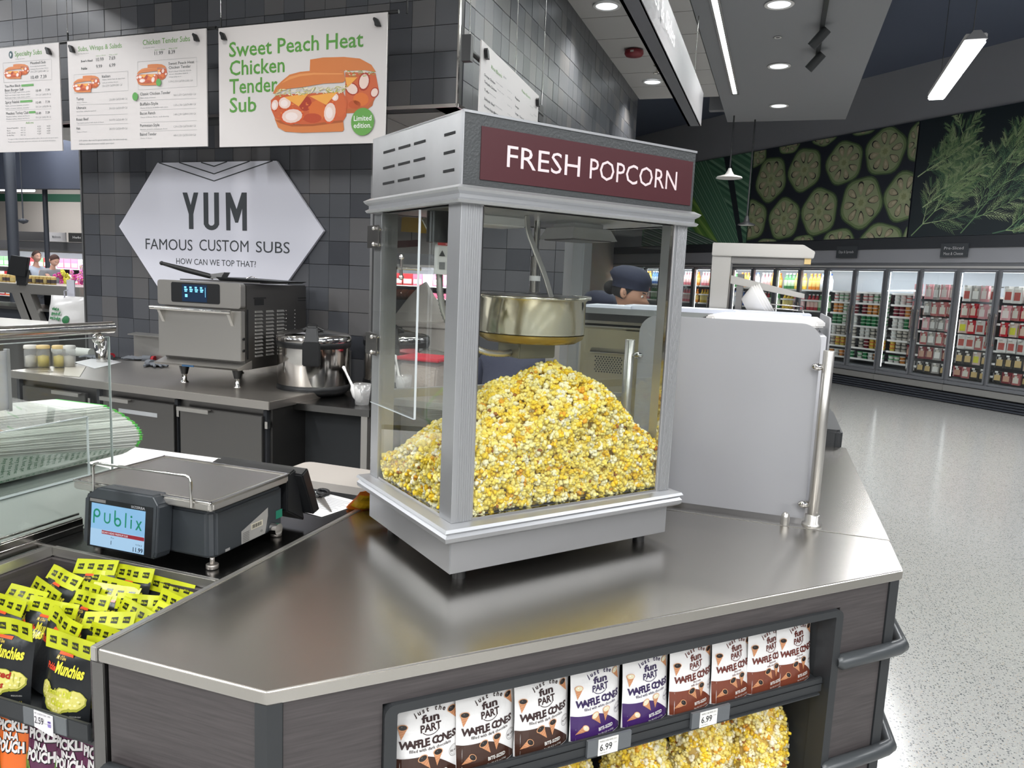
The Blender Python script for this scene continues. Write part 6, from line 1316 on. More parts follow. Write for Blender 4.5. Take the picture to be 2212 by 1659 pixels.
# rice pots
def pot(x, y, z, label, s=1.0, azl=-55, hs=1.16):
    T = TR(x, y, z) @ Matrix.Diagonal((1, 1, hs, 1)); t = thing('rice_warmer', label, 'pot', T, 'steel rice warmers'); r = 0.222*s
    m = MB(T); m.lathe([(r*0.97, 0.055), (r, 0.062), (r, 0.262*s)], 0, 0, 56); m.build('steel_body', chrome, t)
    m = MB(T); m.lathe([(r*0.80, 0.0), (r*0.92, 0.012), (r*1.03, 0.035), (r*1.0, 0.060), (r*0.9, 0.062)], 0, 0, 48, caps=True); m.build('base_ring', black, t)
    m = MB(T); m.lathe([(r*1.002, 0.258*s), (r*1.02, 0.266*s), (r*1.03, 0.292*s), (r*1.0, 0.297*s)], 0, 0, 56); m.build('rim_band', black, t)
    m = MB(T); m.lathe([(r*1.03, 0.290*s), (r*1.035, 0.312*s), (r*0.98, 0.326*s), (r*0.80, 0.338*s), (r*0.4, 0.352*s), (0.002, 0.356*s)], 0, 0, 56); ld = m.build('lid', chrome, t)
    L_ = T @ Matrix.Rotation(radians(azl), 4, 'Z')
    m = MB(L_); m.box(r*0.98, r*1.02+0.035, -0.052, 0.052, 0.175*s, 0.300*s); m.hexa([(r*0.80, -0.045, 0.30*s), (r*1.1, -0.045, 0.29*s), (r*1.1, 0.045, 0.29*s), (r*0.80, 0.045, 0.30*s), (r*0.82, -0.03, 0.395*s), (r*0.98, -0.03, 0.375*s), (r*0.98, 0.03, 0.375*s), (r*0.82, 0.03, 0.395*s)]); m.build('latch', black, t, bevel=0.006)
    m = MB(L_); m.box(-0.12, r*0.82, -0.02, 0.02, 0.350*s, 0.362*s); m.tube([(0.10, -0.06, 0.352*s), (0.10, 0, 0.375*s), (0.10, 0.06, 0.352*s)], 0.009, 8); m.build('lid_handle', black, ld)
    return t
pot(-2.72, 4.06, 0.88, 'large steel rice warmer with black latch in front on the work table', 1.0, -60)
pot(-2.40, 4.55, 0.88, 'second steel rice warmer behind, half hidden by the popcorn machine', 0.98, -70)
def cup_scoop(x, y, z, la, lb, ang, tilt):
    t = thing('measuring_cup', la, 'cup', (x, y, z), 'clear plastic cups')
    m = MB(TR(x, y, z)); m.lathe([(0.001, 0.003), (0.040, 0.003), (0.052, 0.125), (0.050, 0.125), (0.038, 0.006)], 0, 0, 24); m.build('cup', clearp, t)
    u = thing('rice_scoop', lb, 'scoop', (x, y, z+0.01), 'white plastic scoops')
    A = TR(x+0.012*cos(radians(ang)), y, z+0.012, ang) @ Matrix.Rotation(radians(tilt), 4, 'Y')
    m = MB(A); m.lathe([(0.001, 0.0), (0.018, 0.012), (0.027, 0.05), (0.022, 0.09), (0.008, 0.115), (0.0065, 0.20), (0.010, 0.235), (0.001, 0.240)], 0, 0, 16)
    m.v = [m_ for m_ in m.v]; m.build('scoop', white, u)
cup_scoop(-2.255, 3.86, 0.88, 'clear plastic cup at the table front, left of the machine', 'white scoop leaning left in the cup before the rice warmers', 180, 30)
# gloves, paper, roll, jars, cup on the counter
def lump(name, label, cat, pts, c, h, parent_mat=cloth, z=0.92, seed=1, group=None):
    t = thing(name, label, cat, (sum(p[0] for p in pts)/len(pts), sum(p[1] for p in pts)/len(pts), z), group)
    rr = random.Random(seed); cx = sum(p[0] for p in pts)/len(pts); cy = sum(p[1] for p in pts)/len(pts); n = len(pts)*4; ring = []
    for i in range(n):
        a, b = pts[i//4], pts[(i//4+1) % len(pts)]; f = (i % 4)/4; ring.append((a[0]+(b[0]-a[0])*f, a[1]+(b[1]-a[1])*f))
    vs = [(x, y, z+0.001) for x, y in ring]; levels = ((1.0, 0.5), (0.86, 0.85), (0.62, 1.0), (0.33, 0.9))
    for k, (s_, hh) in enumerate(levels):
        for x, y in ring: j = rr.uniform(-0.22, 0.22); vs.append((cx+(x-cx)*s_*(1+j*0.12), cy+(y-cy)*s_*(1+j*0.12), z+h*max(0.12, hh+j)))
    vs.append((cx, cy, z+h*0.8)); fs = []
    for k in range(len(levels)):
        for i in range(n): fs.append((k*n+i, k*n+(i+1) % n, (k+1)*n+(i+1) % n, (k+1)*n+i))
    for i in range(n): fs.append((len(levels)*n+i, len(levels)*n+(i+1) % n, len(vs)-1))
    m = MB(); m.add(vs, fs, c, True); m.build('cloth' if parent_mat is cloth else 'body', parent_mat, t); return t
GG = S(112, 116, 122)
def kp(px, py, z=0.92): q = atz(px, py, z); return (q.x, q.y)
def glove(label, px, py, ang, seed, cuff=None, sc_=1.0):
    x, y = kp(px, py); x = min(x, -3.7); y = min(y, 4.46); T = TR(x, y, 0.921, ang); t = thing('cut_glove', label, 'glove', T, 'grey work gloves on the counter')
    rr = random.Random(seed); m = MB(T @ Matrix.Diagonal((sc_, sc_, 1, 1)))
    m.ball((0, 0, 0.016), 0.055, GG, 14, 8, (1.05, 0.9, 0.3))
    for k, (fx, fy, L_) in enumerate(((0.05, -0.035, 0.075), (0.055, -0.012, 0.09), (0.055, 0.012, 0.085), (0.048, 0.035, 0.070))):
        b = rr.uniform(-0.02, 0.02); m.tube([(fx-0.02, fy, 0.014), (fx+L_*0.5, fy*1.3, 0.018+rr.uniform(0, 0.01)), (fx+L_, fy*1.5+b, 0.012)], [0.013, 0.0125, 0.008], 8, GG)
    m.tube([(0.0, -0.045, 0.014), (0.03, -0.085, 0.015), (0.05, -0.10, 0.012)], [0.015, 0.013, 0.009], 8, GG)
    m.tube([(-0.03, 0, 0.016), (-0.10, 0, 0.018)], [0.036, 0.030], 10, GG)
    m.v = [(a, b, min(c_, 0.921+0.050)) if False else (a, b, 0.921+(c_-0.921)*0.75) for a, b, c_ in m.v]; m.build('glove', cloth, t)
    if cuff:
        m = MB(T); m.tube([(-0.095, 0, 0.015), (-0.115, 0, 0.015)], [0.031, 0.033], 12, cuff); m.v = [(a, b, 0.921+max(0.0, (c_-0.921))*0.75) for a, b, c_ in m.v]; m.build('cuff', cloth, t)
glove('grey glove lying at the back of the counter below the splash', 165, 768, 190, 1)
glove('grey glove in the middle with its red cuff turned up', 262, 766, 170, 2, S(190, 50, 62), 1.05)
glove('grey glove nearest the oven with fingers spread', 335, 790, -20, 3)
glove('grey glove under the others beside the paper', 215, 775, 185, 4)
glove('grey glove with a red cord and white tag before the oven', 318, 776, 200, 5, S(170, 44, 52), 0.9)
t = thing('paper_sheet', 'white sheet lying on the kitchen counter before the gloves', 'paper', (*kp(215, 782), 0.92))
q = [kp(160, 783), kp(205, 797), kp(262, 783), kp(215, 772)]; m = MB(); m.prism(q, 0.921, 0.9225, S(228, 228, 230)); m.build('sheet', paint, t)
t = thing('paper_sheet', 'crumpled pale deli paper beside the jars', 'paper', (*kp(160, 800), 0.92)); q = [kp(140, 790), kp(138, 812), kp(172, 815), kp(186, 792)]; m = MB(); m.prism(q, 0.921, 0.9235, S(206, 200, 188)); m.build('sheet', paint, t)
t = thing('film_roll', 'long wrapped roll lying against the counter splash', 'roll', (-4.6, 4.3, 0.92)); a = at(118, 745, 4.36); b = at(193, 745, 4.36)
m = MB(); m.tube([(a.x, 4.36, 0.955), (b.x+0.02, 4.36, 0.955)], 0.033, 18, S(196, 198, 192)); m.build('roll', paint, t)
for k, (px, c_, lb) in enumerate(((38, S(214, 208, 200), 'clear shaker jar with white lid at the left counter end'), (65, S(214, 186, 128), 'clear jar with cream lid, second on the counter'), (100, S(214, 186, 128), 'clear jar with cream lid and lemon slices, third'), (122, S(210, 208, 204), 'clear jar with white lid nearest the papers'))):
    q = atz(px, 796, 0.92); x, y = q.x, q.y+0.10; t = thing('glass_jar', lb, 'jar', (x, y, 0.92), 'lidded jars on the kitchen counter'); T = TR(x, y, 0.92); r = 0.040
    m = MB(T); m.lathe([(0.001, 0.002), (r, 0.004), (r, 0.115), (r*0.94, 0.125), (r*0.94, 0.13)], 0, 0, 20); m.build('jar', clearp, t)
    m = MB(T); m.lathe([(r*1.05, 0.128), (r*1.07, 0.145), (r*0.95, 0.150), (0.001, 0.150)], 0, 0, 20, c_); m.build('lid', paint, t)
    m = MB(T); m.lathe([(0.001, 0.006), (r*0.85, 0.006), (r*0.85, 0.075), (0.001, 0.085)], 0, 0, 12, S(216, 196, 90) if k in (1, 2) else S(190, 186, 176)); m.build('contents', paint, t)
x, y = -4.62, 4.2; t = thing('steel_cup', 'tall polished steel cup behind the jars', 'cup', (x, y, 0.92)); m = MB(TR(x, y, 0.92)); m.lathe([(0.035, 0.0), (0.055, 0.16), (0.053, 0.16), (0.034, 0.004)], 0, 0, 24); m.build('cup', chrome, t)

# ------------------------------------------------------------------ preparation table seen through the machine
pt = thing('prep_table', 'preparation table behind the popcorn machine holding rice tub and white bin', 'table', (-1.9, 4.6, 0))
m = MB(); m.box(-2.10, -1.50, 3.95, 4.86, 0.88, 0.92); m.build('table_top', steel, pt, bevel=0.002)
m = MB(); m.box(-2.07, -1.53, 4.0, 4.8, 0.15, 0.88); m.build('base_cabinet', steel_dk, pt)
for x, y in ((-2.05, 4.0), (-1.55, 4.0), (-2.05, 4.8), (-1.55, 4.8)): m = MB(); m.cyl(x, y, 0, 0.15, 0.02, 12); m.build('leg', steel, pt)
def q3(px, py, Y): v = at(px, py, Y); return v.x, v.z
Y = 4.25; xl, zt_ = q3(857, 752, Y); xr, zb_ = q3(953, 838, Y)
t = thing('rice_container', 'clear square tub of cooked rice with red lid', 'container', ((xl+xr)/2, Y+0.1, 0.92))
cx = (xl+xr)/2; hw_ = (xr-xl)/2*0.9; zt_ = 1.135
m = MB(TR(cx, Y+0.1, 0.921)); m.hexa([(-hw_*0.86, -0.11, 0), (hw_*0.86, -0.11, 0), (hw_*0.86, 0.11, 0), (-hw_*0.86, 0.11, 0), (-hw_, -0.125, 0.20), (hw_, -0.125, 0.20), (hw_, 0.125, 0.20), (-hw_, 0.125, 0.20)]); m.build('tub', clearp, t, bevel=0.01)
m = MB(TR(cx, Y+0.1, 0.924)); m.hexa([(-hw_*0.82, -0.105, 0), (hw_*0.82, -0.105, 0), (hw_*0.82, 0.105, 0), (-hw_*0.82, 0.105, 0), (-hw_*0.93, -0.115, 0.175), (hw_*0.93, -0.115, 0.16), (hw_*0.93, 0.115, 0.17), (-hw_*0.93, 0.115, 0.18)], S(206, 190, 176)); m.build('rice', mat('rice_lumps', rough=0.7, attr=True, bump=(60, 0.8)), t, bevel=0.012)
m = MB(TR(cx, Y+0.1, 1.120)); m.box(-hw_*1.06, hw_*1.06, -0.135, 0.135, 0, 0.022); m.build('lid', mat('red_lid', S(206, 40, 62), 0.35), t, bevel=0.006)
x, _ = q3(862, 840, 4.02); cup_scoop(x, 4.08, 0.92, 'clear plastic cup beside the rice tub inside the glass view', 'white scoop standing in the cup beside the rice tub', 170, 14)
x, z = q3(915, 745, 4.6); t = thing('stock_pot', 'wide pot with glass lid and black knob behind the rice tub', 'pot', (x, 4.62, 0.92)); T = TR(x, 4.62, 0.92)
m = MB(T); m.lathe([(0.15, 0.0), (0.16, 0.02), (0.16, 0.20), (0.165, 0.205)], 0, 0, 32, caps=False); m.build('pot_body', steel, t)
m = MB(T); m.lathe([(0.166, 0.205), (0.15, 0.22), (0.08, 0.235), (0.002, 0.24)], 0, 0, 32); m.build('lid', mat('smoked_lid', S(120, 118, 112), 0.1, 0.3), t)
m = MB(T); m.lathe([(0.012, 0.238), (0.010, 0.262), (0.034, 0.268), (0.032, 0.28), (0.002, 0.283)], 0, 0, 18); m.build('knob', black, t)
t = thing('white_bin', 'long white ingredient bin behind the stock pot', 'bin', (-2.3, 5.5, 0.6)); xl, zt_ = q3(812, 698, 5.3); xr, _ = q3(968, 715, 5.3)
m = MB(); m.box(xl, xr, 5.3, 5.8, 0.62, zt_); m.build('bin_body', mat('bin_cream', S(214, 206, 198), 0.5), t, bevel=0.01)
m = MB(); m.box(xl-0.02, xr+0.02, 5.28, 5.82, zt_-0.01, zt_+0.03); m.build('lid', mat('bin_cream'), t, bevel=0.006)
m = MB(); m.box(xl+0.05, xr-0.05, 5.34, 5.76, 0, 0.62); m.build('stand', steel_dk, t)
x, z = q3(900, 690, 5.5); t = thing('draped_cloth', 'white cloth peaked like a cone on the ingredient bin', 'cloth', (x, 5.55, zt_+0.03)); T = TR(x, 5.55, zt_+0.03)
vs = []; fs = []; n = 24; prof = ((0.19, 0.0), (0.17, 0.04), (0.12, 0.12), (0.075, 0.20), (0.03, 0.28), (0.004, 0.31))
for j, (r, z) in enumerate(prof):
    for i in range(n): a = 2*pi*i/n; k = 1+0.12*sin(3*a+j)+0.06*sin(7*a); vs.append((r*k*cos(a)*1.25+0.02*j*0.5, r*k*sin(a), z))
for j in range(len(prof)-1):
    for i in range(n): fs.append((j*n+i, j*n+(i+1) % n, (j+1)*n+(i+1) % n, (j+1)*n+i))
m = MB(T); m.add(vs, fs, S(206, 200, 192), True); m.build('cloth', cloth, t)
# machine behind the divider: stainless conveyor oven with vent, black tray, white lids
sx = thing('prep_oven', 'stainless prep oven with mesh vent behind the frosted divider', 'oven', (-0.6, 3.3, ZC))
m = MB(); m.box(-0.89, -0.33, 2.98, 3.75, ZC+0.03, 1.500); m.build('oven_body', steel, sx, bevel=0.02, seg=3)
m = MB(); m.box(-0.735, -0.345, 2.966, 2.982, ZC+0.06, 1.475); fpn = m.build('front_panel', mat('warm_steel', S(186, 180, 160), 0.3, 1.0), sx, bevel=0.008)
VT = TR(-0.62, 2.966, 1.33); m = MB(VT); m.hexa([(-0.07, -0.022, 0.045), (0.07, -0.022, 0.045), (0.07, 0, 0.06), (-0.07, 0, 0.06), (-0.07, -0.022, 0.048), (0.07, -0.022, 0.048), (0.07, 0, 0.064), (-0.07, 0, 0.064)]); m.build('vent_hood', chrome, fpn)
m = MB(VT)
for i in range(10):
    for j in range(8):
        cx_, cz_ = -0.05+0.0112*i+(0.0056 if j % 2 else 0), 0.028-0.0085*j; m.flat([(cx_-0.0042, cz_), (cx_, cz_-0.0042), (cx_+0.0042, cz_), (cx_, cz_+0.0042)], -0.0006)
m.build('vent_mesh', mat('slot_black'), fpn)
for k in range(6):
    m = MB(TR(-0.60, 2.964, 1.205-0.042*k)); m.hexa([(-0.05, -0.010, 0), (0.05, -0.010, 0), (0.05, 0.002, 0), (-0.05, 0.002, 0), (-0.046, -0.003, 0.014), (0.046, -0.003, 0.014), (0.046, 0.002, 0.016), (-0.046, 0.002, 0.016)]); m.build('louvre', chrome, fpn)
m = MB(); m.box(-0.87, -0.35, 3.0, 3.7, ZC, ZC+0.03); m.build('foot_frame', black, sx)
m = MB(); m.hexa([(-0.89, 2.93, 1.503), (-0.31, 2.93, 1.503), (-0.31, 3.6, 1.503), (-0.89, 3.6, 1.503), (-0.91, 2.91, 1.532), (-0.275, 2.91, 1.532), (-0.275, 3.65, 1.532), (-0.91, 3.65, 1.532)]); t = thing('black_tray', 'shallow black tray resting on the prep oven', 'tray', (-0.6, 3.2, 1.503)); m.build('tray', blackm, t, bevel=0.002)
t = thing('white_cutting_board', 'long white board standing behind the black tray', 'board', (-0.6, 3.7, 1.5)); m = MB(); m.box(-0.88, -0.66, 3.62, 3.86, 1.5, 1.545); m.hexa([(-0.66, 3.66, 1.502), (0.15, 3.66, 1.502), (0.15, 3.92, 1.502), (-0.66, 3.92, 1.502), (-0.70, 3.66, 1.550), (0.15, 3.66, 1.550), (0.15, 3.92, 1.550), (-0.70, 3.92, 1.550)]); m.build('board', mat('cool_white', S(206, 210, 222), 0.4), t)
t = thing('storage_unit', 'pale grey storage unit behind the frosted divider', 'cabinet', (-0.1, 3.3, ZC)); m = MB(); m.box(-0.27, 0.17, 2.80, 3.95, ZC, 1.500); m.build('cabinet_body', mat('pale_grey_plastic', S(190, 190, 194), 0.5), t)
t = thing('container_lid', 'flat white container lid on the storage unit', 'lid', (-0.05, 3.2, 1.5)); m = MB(); m.prism([(-0.25, 2.95), (-0.22, 2.90), (0.14, 2.90), (0.17, 2.95), (0.17, 3.45), (-0.22, 3.48)], 1.525, 1.548); m.build('lid', white, t, bevel=0.006)
m = MB(); m.box(-0.16, 0.10, 2.97, 3.35, 1.548, 1.556); m.build('lid_panel', mat('cool_white'), t); m = MB(); m.box(-0.22, 0.15, 2.95, 3.4, 1.50, 1.525); m.build('lid_base', clearp, t)
# food warmer with gooseneck frame
gw = thing('food_warmer', 'stainless overhead food warmer arm rising behind the frosted divider', 'warmer', (-0.25, 3.9, 1.5))
def gx(px, py, Y=4.05): v = at(px, py, Y); return v.x, v.z
a0, a1 = gx(1545, 527), gx(1580, 527); b0, b1 = gx(1757, 548), gx(1750, 565); zb_ = 1.50
m = MB(); m.hexa([(a0[0]+0.0, 3.98, zb_), (a0[0]+0.085, 3.98, zb_), (a0[0]+0.085, 4.14, zb_), (a0[0], 4.14, zb_), (a0[0]-0.005, 3.98, a0[1]), (a0[0]+0.09, 3.98, a0[1]), (a0[0]+0.09, 4.14, a0[1]), (a0[0]-0.005, 4.14, a0[1])]); m.build('upright', steel, gw, bevel=0.004)
m = MB(); m.vprism([(a0[0]-0.005, a0[1]-0.062), (b0[0], a0[1]-0.062), (b0[0]+0.005, a0[1]-0.03), (b0[0]-0.05, a0[1]+0.002), (a0[0]-0.005, a0[1]+0.002)], 3.96, 4.16); m.build('hood_beam', steel, gw, bevel=0.003)
m = MB(); m.box(a0[0]+0.09, b0[0]-0.01, 3.99, 4.13, a0[1]-0.095, a0[1]-0.060); m.build('heater_strip', steel_dk, gw)
m = MB(); m.box(b0[0]-0.04, b0[0]-0.01, 3.975, 3.985, a0[1]-0.09, a0[1]-0.06); m.build('end_lamp', mat('warm_lamp', S(230, 200, 140), 0.3, 0.3), gw)
p0, p1 = gx(1580, 600), gx(1737, 640); m = MB(); m.hexa([(p0[0], 3.99, p0[1]-0.03), (p1[0], 3.99, p1[1]-0.012), (p1[0], 4.11, p1[1]-0.012), (p0[0], 4.11, p0[1]-0.03), (p0[0], 3.99, p0[1]+0.012), (p1[0], 3.99, p1[1]+0.012), (p1[0], 4.11, p1[1]+0.012), (p0[0], 4.11, p0[1]+0.012)]); m.build('slanted_arm', steel, gw, bevel=0.002)
p2 = gx(1595, 665); m = MB(); m.box(p2[0]-0.015, p2[0]+0.015, 4.0, 4.10, 1.50, p0[1]+0.02); m.build('bracket', steel_dk, gw)
m = MB(); m.box(a0[0]-0.01, b0[0], 3.97, 4.15, 1.0, 1.5); m.build('pedestal', steel_dk, gw)
for k in range(4):
    c0_ = gx(1618+5*k, 655-1*k, 4.0); T = TR(c0_[0]-0.01, 4.0, 1.555+0.004*k, 0, 0, 58) @ Matrix.Scale(1.6, 4); t = thing('paper_bowl', ('first', 'second', 'third', 'last')[k]+' of the four nested white bowls leaning behind the frosted divider', 'bowl', T, 'nested white bowls')
    m = MB(T); m.lathe([(0.001, 0.0), (0.035, 0.0), (0.055, 0.045), (0.057, 0.048), (0.053, 0.046), (0.033, 0.004)], 0, 0, 22); m.build('bowl', white, t)
t = thing('wire_rack', 'low wire rack rails beside the nested bowls', 'rack', (0.05, 4.0, 1.5)); r0, r1 = gx(1655, 665, 3.95), gx(1742, 672, 3.95)
for dz in (0.0, 0.02):
    m = MB(); m.tube([(r0[0], 3.95, 1.50), (r0[0], 3.95, r0[1]+dz), (r1[0]-0.02, 3.95, r0[1]+dz-0.005), (r1[0], 3.95, 1.50)], 0.004, 8); m.build('rail', chrome, t)
# ------------------------------------------------------------------ glass door coolers along the mural wall
case_grey = mat('case_grey_frame', S(112, 114, 118), 0.45, 0.3); case_in = mat('case_white_interior', S(168, 172, 178), 0.5); case_bmp = mat('case_bumper', S(128, 127, 124), 0.5, 0.1); kick = mat('kick_black', S(48, 52, 60), 0.5)
CW_ = 1.28
def case0():
    M0 = DW @ Matrix.Translation((-0.332, 0, 0)); t = thing('refrigerated_case', 'x', 'cooler', M0); B = lambda: MB(M0)
    m = B(); m.box(0, CW_, 0.80, 0.84, 0.3, 2.2); m.box(0, CW_, 0.05, 0.84, 0.32, 0.38); m.box(0, CW_, 0.05, 0.84, 2.11, 2.18); m.build('liner', case_in, t)
    m = B(); m.box(0, CW_, 0.05, 0.84, 0.06, 0.32); m.build('base', kick, t)
    m = B(); 
    for k in range(4): m.box(0, CW_, -0.03+0.002*k, 0.05, 0.012+0.04*k, 0.040+0.04*k)
    m.build('kick_grille', kick, t)
    m = B(); m.box(0, CW_, -0.05, 0.05, 0.185, 0.285); m.build('lower_bumper', case_bmp, t, bevel=0.008)
    m = B(); m.box(0, CW_, -0.03, 0.05, 0.295, 0.355); m.build('sill', case_grey, t, bevel=0.006)
    m = B(); m.box(0, CW_, -0.012, 0.05, 2.125, 2.158); m.build('header_trim', mat('pale_trim', S(176, 174, 172), 0.4), t)
    m = B(); m.box(0, CW_, 0.0, 0.05, 2.158, 2.21); m.box(0, CW_, 0.0, 0.05, 2.095, 2.125); m.build('header', case_grey, t)
    for x0, x1 in ((0, 0.028), (CW_-0.028, CW_), (0.618, 0.662)): m = B(); m.box(x0, x1, 0.0, 0.05, 0.355, 2.095); m.build('mullion', case_grey, t)
    m = B(); m.box(0.05, CW_-0.05, 0.07, 0.09, 2.06, 2.08)
    for x0 in (0.02, CW_-0.035, 0.632): m.box(x0, x0+0.015, 0.055, 0.065, 0.42, 2.05)
    m.build('led_strip', mat('case_led', (1, 1, 1, 1), 0.5, emit=(0.95, 0.98, 1, 1), estr=2.0), t)
    for i, z in enumerate((0.50, 0.695, 0.89, 1.09, 1.30, 1.50, 1.695)):
        m = B(); m.box(0.03, CW_-0.03, 0.16, 0.80, z-0.018, z-0.004); sh = m.build('shelf', case_in, t)
        m = B(); m.box(0.03, CW_-0.03, 0.152, 0.16, z-0.026, z+0.006); m.build('tag_rail', white, sh)
    for x0, x1, hx_ in ((0.028, 0.618, 0.595), (0.662, CW_-0.028, 0.684)):
        m = B(); o = [(x0, 0.365), (x1, 0.365), (x1, 2.09), (x0, 2.09)]; i_ = [(x0+0.022, 0.395), (x1-0.022, 0.395), (x1-0.022, 2.062), (x0+0.022, 2.062)]
        for k in range(4):
            a, b, c_, d = o[k], o[(k+1) % 4], i_[(k+1) % 4], i_[k]
            m.hexa([(a[0], -0.025, a[1]), (b[0], -0.025, b[1]), (b[0], 0.0, b[1]), (a[0], 0.0, a[1]), (d[0], -0.025, d[1]), (c_[0], -0.025, c_[1]), (c_[0], 0.0, c_[1]), (d[0], 0.0, d[1])])
        d_ = m.build('door', case_grey, t)
        m = B(); m.box(x0+0.02, x1-0.02, -0.014, -0.010, 0.393, 2.064); m.build('glass', glass, d_)
        m = B(); m.tube([(hx_, -0.05, 0.95), (hx_, -0.05, 1.45)], 0.012, 8); m.box(hx_-0.008, hx_+0.008, -0.05, -0.02, 0.97, 0.99); m.box(hx_-0.008, hx_+0.008, -0.05, -0.02, 1.41, 1.43); m.build('handle', chrome, d_)
    return t
c0 = case0(); ORD = ['rightmost', 'second', 'third', 'fourth', 'fifth', 'sixth', 'seventh', 'eighth', 'ninth', 'tenth', 'eleventh']
ks = list(range(2, -8, -1))
for n_, k in enumerate(ks):
    lb = 'glass door cooler case, rightmost under the dill mural' if n_ == 0 else 'glass door cooler case, %s from the right along the mural wall' % ORD[n_]
    M = DW @ Matrix.Translation((-0.332+CW_*k, 0, 0))
    if k == 0: c0['label'] = lb; c0['group'] = 'glass door cooler cases'
    else: dup(c0, M, lb, 'glass door cooler cases')
    a_ = DW @ Vector((-0.332+CW_*(k+0.5), 0.13, 2.04)); area('case_light', a_, 1.15, 0.08, 8, (0.95, 0.98, 1), (radians(28), 0, radians(-45)))
m = MB(DW); m.box(-9.4, 3.6, 0.02, 0.06, 2.21, 2.44); struct(m.build('trim_6', mat('fascia_grey', S(98, 98, 100), 0.6)))

# products: one mesh for each kind and colour, copied one by one
PM = {}
def tub_mesh(body_, lid):
    k = ('tub', body_, lid)
    if k not in PM:
        m = MB(); m.lathe([(0.040, 0.0), (0.048, 0.048), (0.052, 0.049), (0.052, 0.060), (0.001, 0.061)], 0, 0, 12, body_)
        for i, f in enumerate(m.f):
            if max(m.v[j][2] for j in f) > 0.0485: m.c[i] = lid
        o = m.build('tub', paint); PM[k] = o.data; bpy.data.objects.remove(o)
    return PM[k]
def bottle_mesh(c_, cap, lab2):
    k = ('bottle', c_, cap)
    if k not in PM:
        m = MB(); m.lathe([(0.034, 0.0), (0.038, 0.02), (0.038, 0.05), (0.038, 0.14), (0.034, 0.16), (0.016, 0.20), (0.016, 0.222), (0.018, 0.224), (0.018, 0.242), (0.001, 0.243)], 0, 0, 10, c_)
        for i, f in enumerate(m.f):
            zs_ = [m.v[j][2] for j in f]
            if min(zs_) > 0.221: m.c[i] = cap
            elif min(zs_) >= 0.049 and max(zs_) <= 0.141: m.c[i] = lab2
        o = m.build('bottle', paint); PM[k] = o.data; bpy.data.objects.remove(o)
    return PM[k]
def pack_mesh(c_, lab_, w, h, shape=0):
    k = ('pack', c_, lab_, w, h, shape)
    if k not in PM:
        m = MB(); pillow(m, w, h, 0.035, c_, 6, 6, topthin=0.4, cfun=lambda u, v: (lab_ if (0.18 < u < 0.82 and 0.22 < v < 0.70) else (S(206, 200, 190) if (0.28 < u < 0.72 and 0.72 < v < 0.86) else c_)))
        o = m.build('pack', gloss); PM[k] = o.data; bpy.data.objects.remove(o)
    return PM[k]
def put(mesh, name, M, label, cat, group):
    o = bpy.data.objects.new(name, mesh); col.objects.link(o); o.matrix_basis = M; tag(o, label, cat, group)
rr = random.Random(77)
W1 = S(222, 220, 216)
TUBS = {'red lidded': (W1, S(190, 50, 56)), 'green lidded': (W1, S(60, 150, 84)), 'orange': (S(214, 140, 70), W1), 'white': (W1, S(208, 214, 214)), 'black lidded': (S(206, 200, 190), S(36, 38, 42)), 'pink': (S(222, 150, 158), W1), 'yellow': (S(216, 190, 84), S(200, 90, 50)), 'green': (S(40, 120, 74), S(190, 214, 190)), 'maroon': (S(120, 40, 52), W1)}
ROWS = [1.50, 1.30, 1.09, 0.89, 0.695, 0.50]; shelfn = ['top', 'second', 'third', 'fourth', 'fifth', 'bottom']
pal = [['green lidded', 'pink', 'green lidded', 'red lidded', 'white', 'red lidded'], ['orange', 'yellow', 'green lidded', 'yellow', 'maroon', 'orange'], ['green', 'green', 'green', 'green lidded', 'white'], ['black lidded', 'white', 'black lidded', 'white', 'white'], ['black lidded', 'maroon', 'yellow', 'yellow', 'black lidded'], ['green', 'orange', 'white', 'orange', 'green lidded']]
def dname(d): return 'rightmost cooler door' if d == 0 else '%s cooler door from right' % ORD[d]
ntub = 0
for d in (3, 4, 5):                 # doors of case 1 left, case 0
    k = 1-(d-2)//2; side = 1-(d % 2) if False else (0 if d in (3, 5) else 1)
    for j, z in enumerate(ROWS):
        for i in range(5):
            if d == 3 and i > 2: continue
            nm = pal[j][(i+d+rr.randint(0, 1)) % len(pal[j])]; x = -0.332+CW_*k+0.028+side*0.634+0.07+i*0.1125
            for s_ in range(3 if j != 5 else 2):
                put(tub_mesh(*TUBS[nm]), 'tub', DW @ Matrix.Translation((x, 0.22, z+0.0615*s_)) @ Matrix.Rotation(rr.uniform(0, 6), 4, 'Z'), '%s tub, %s of %s stack, %s shelf, %s' % (nm, ('bottom', 'second', 'top')[s_], ('first', 'second', 'third', 'fourth', 'fifth')[i], shelfn[j], dname(d)), 'tub', '%s tubs, %s shelf, %s' % (nm, shelfn[j], dname(d))); ntub += 1
PACKS = {'pink ham': (S(206, 150, 156), S(226, 214, 212)), 'red': (S(176, 40, 50), S(224, 196, 180)), 'black': (S(40, 38, 38), S(196, 170, 120)), 'white': (S(206, 204, 202), S(176, 90, 84)), 'clear salami': (S(168, 96, 96), S(212, 206, 196)), 'yellow label': (S(198, 176, 168), S(206, 204, 70)), 'dark red': (S(110, 36, 44), S(190, 150, 130)), 'grey': (S(150, 146, 144), S(224, 222, 220))}
ppal = [['white', 'white', 'grey', 'pink ham'], ['pink ham', 'clear salami', 'red', 'pink ham'], ['red', 'yellow label', 'red', 'white', 'red'], ['white', 'white', 'white', 'clear salami'], ['black', 'black', 'black', 'yellow label'], ['black', 'dark red', 'clear salami', 'black']]
PR = [1.62, 1.36, 1.12, 0.88, 0.64, 0.42]
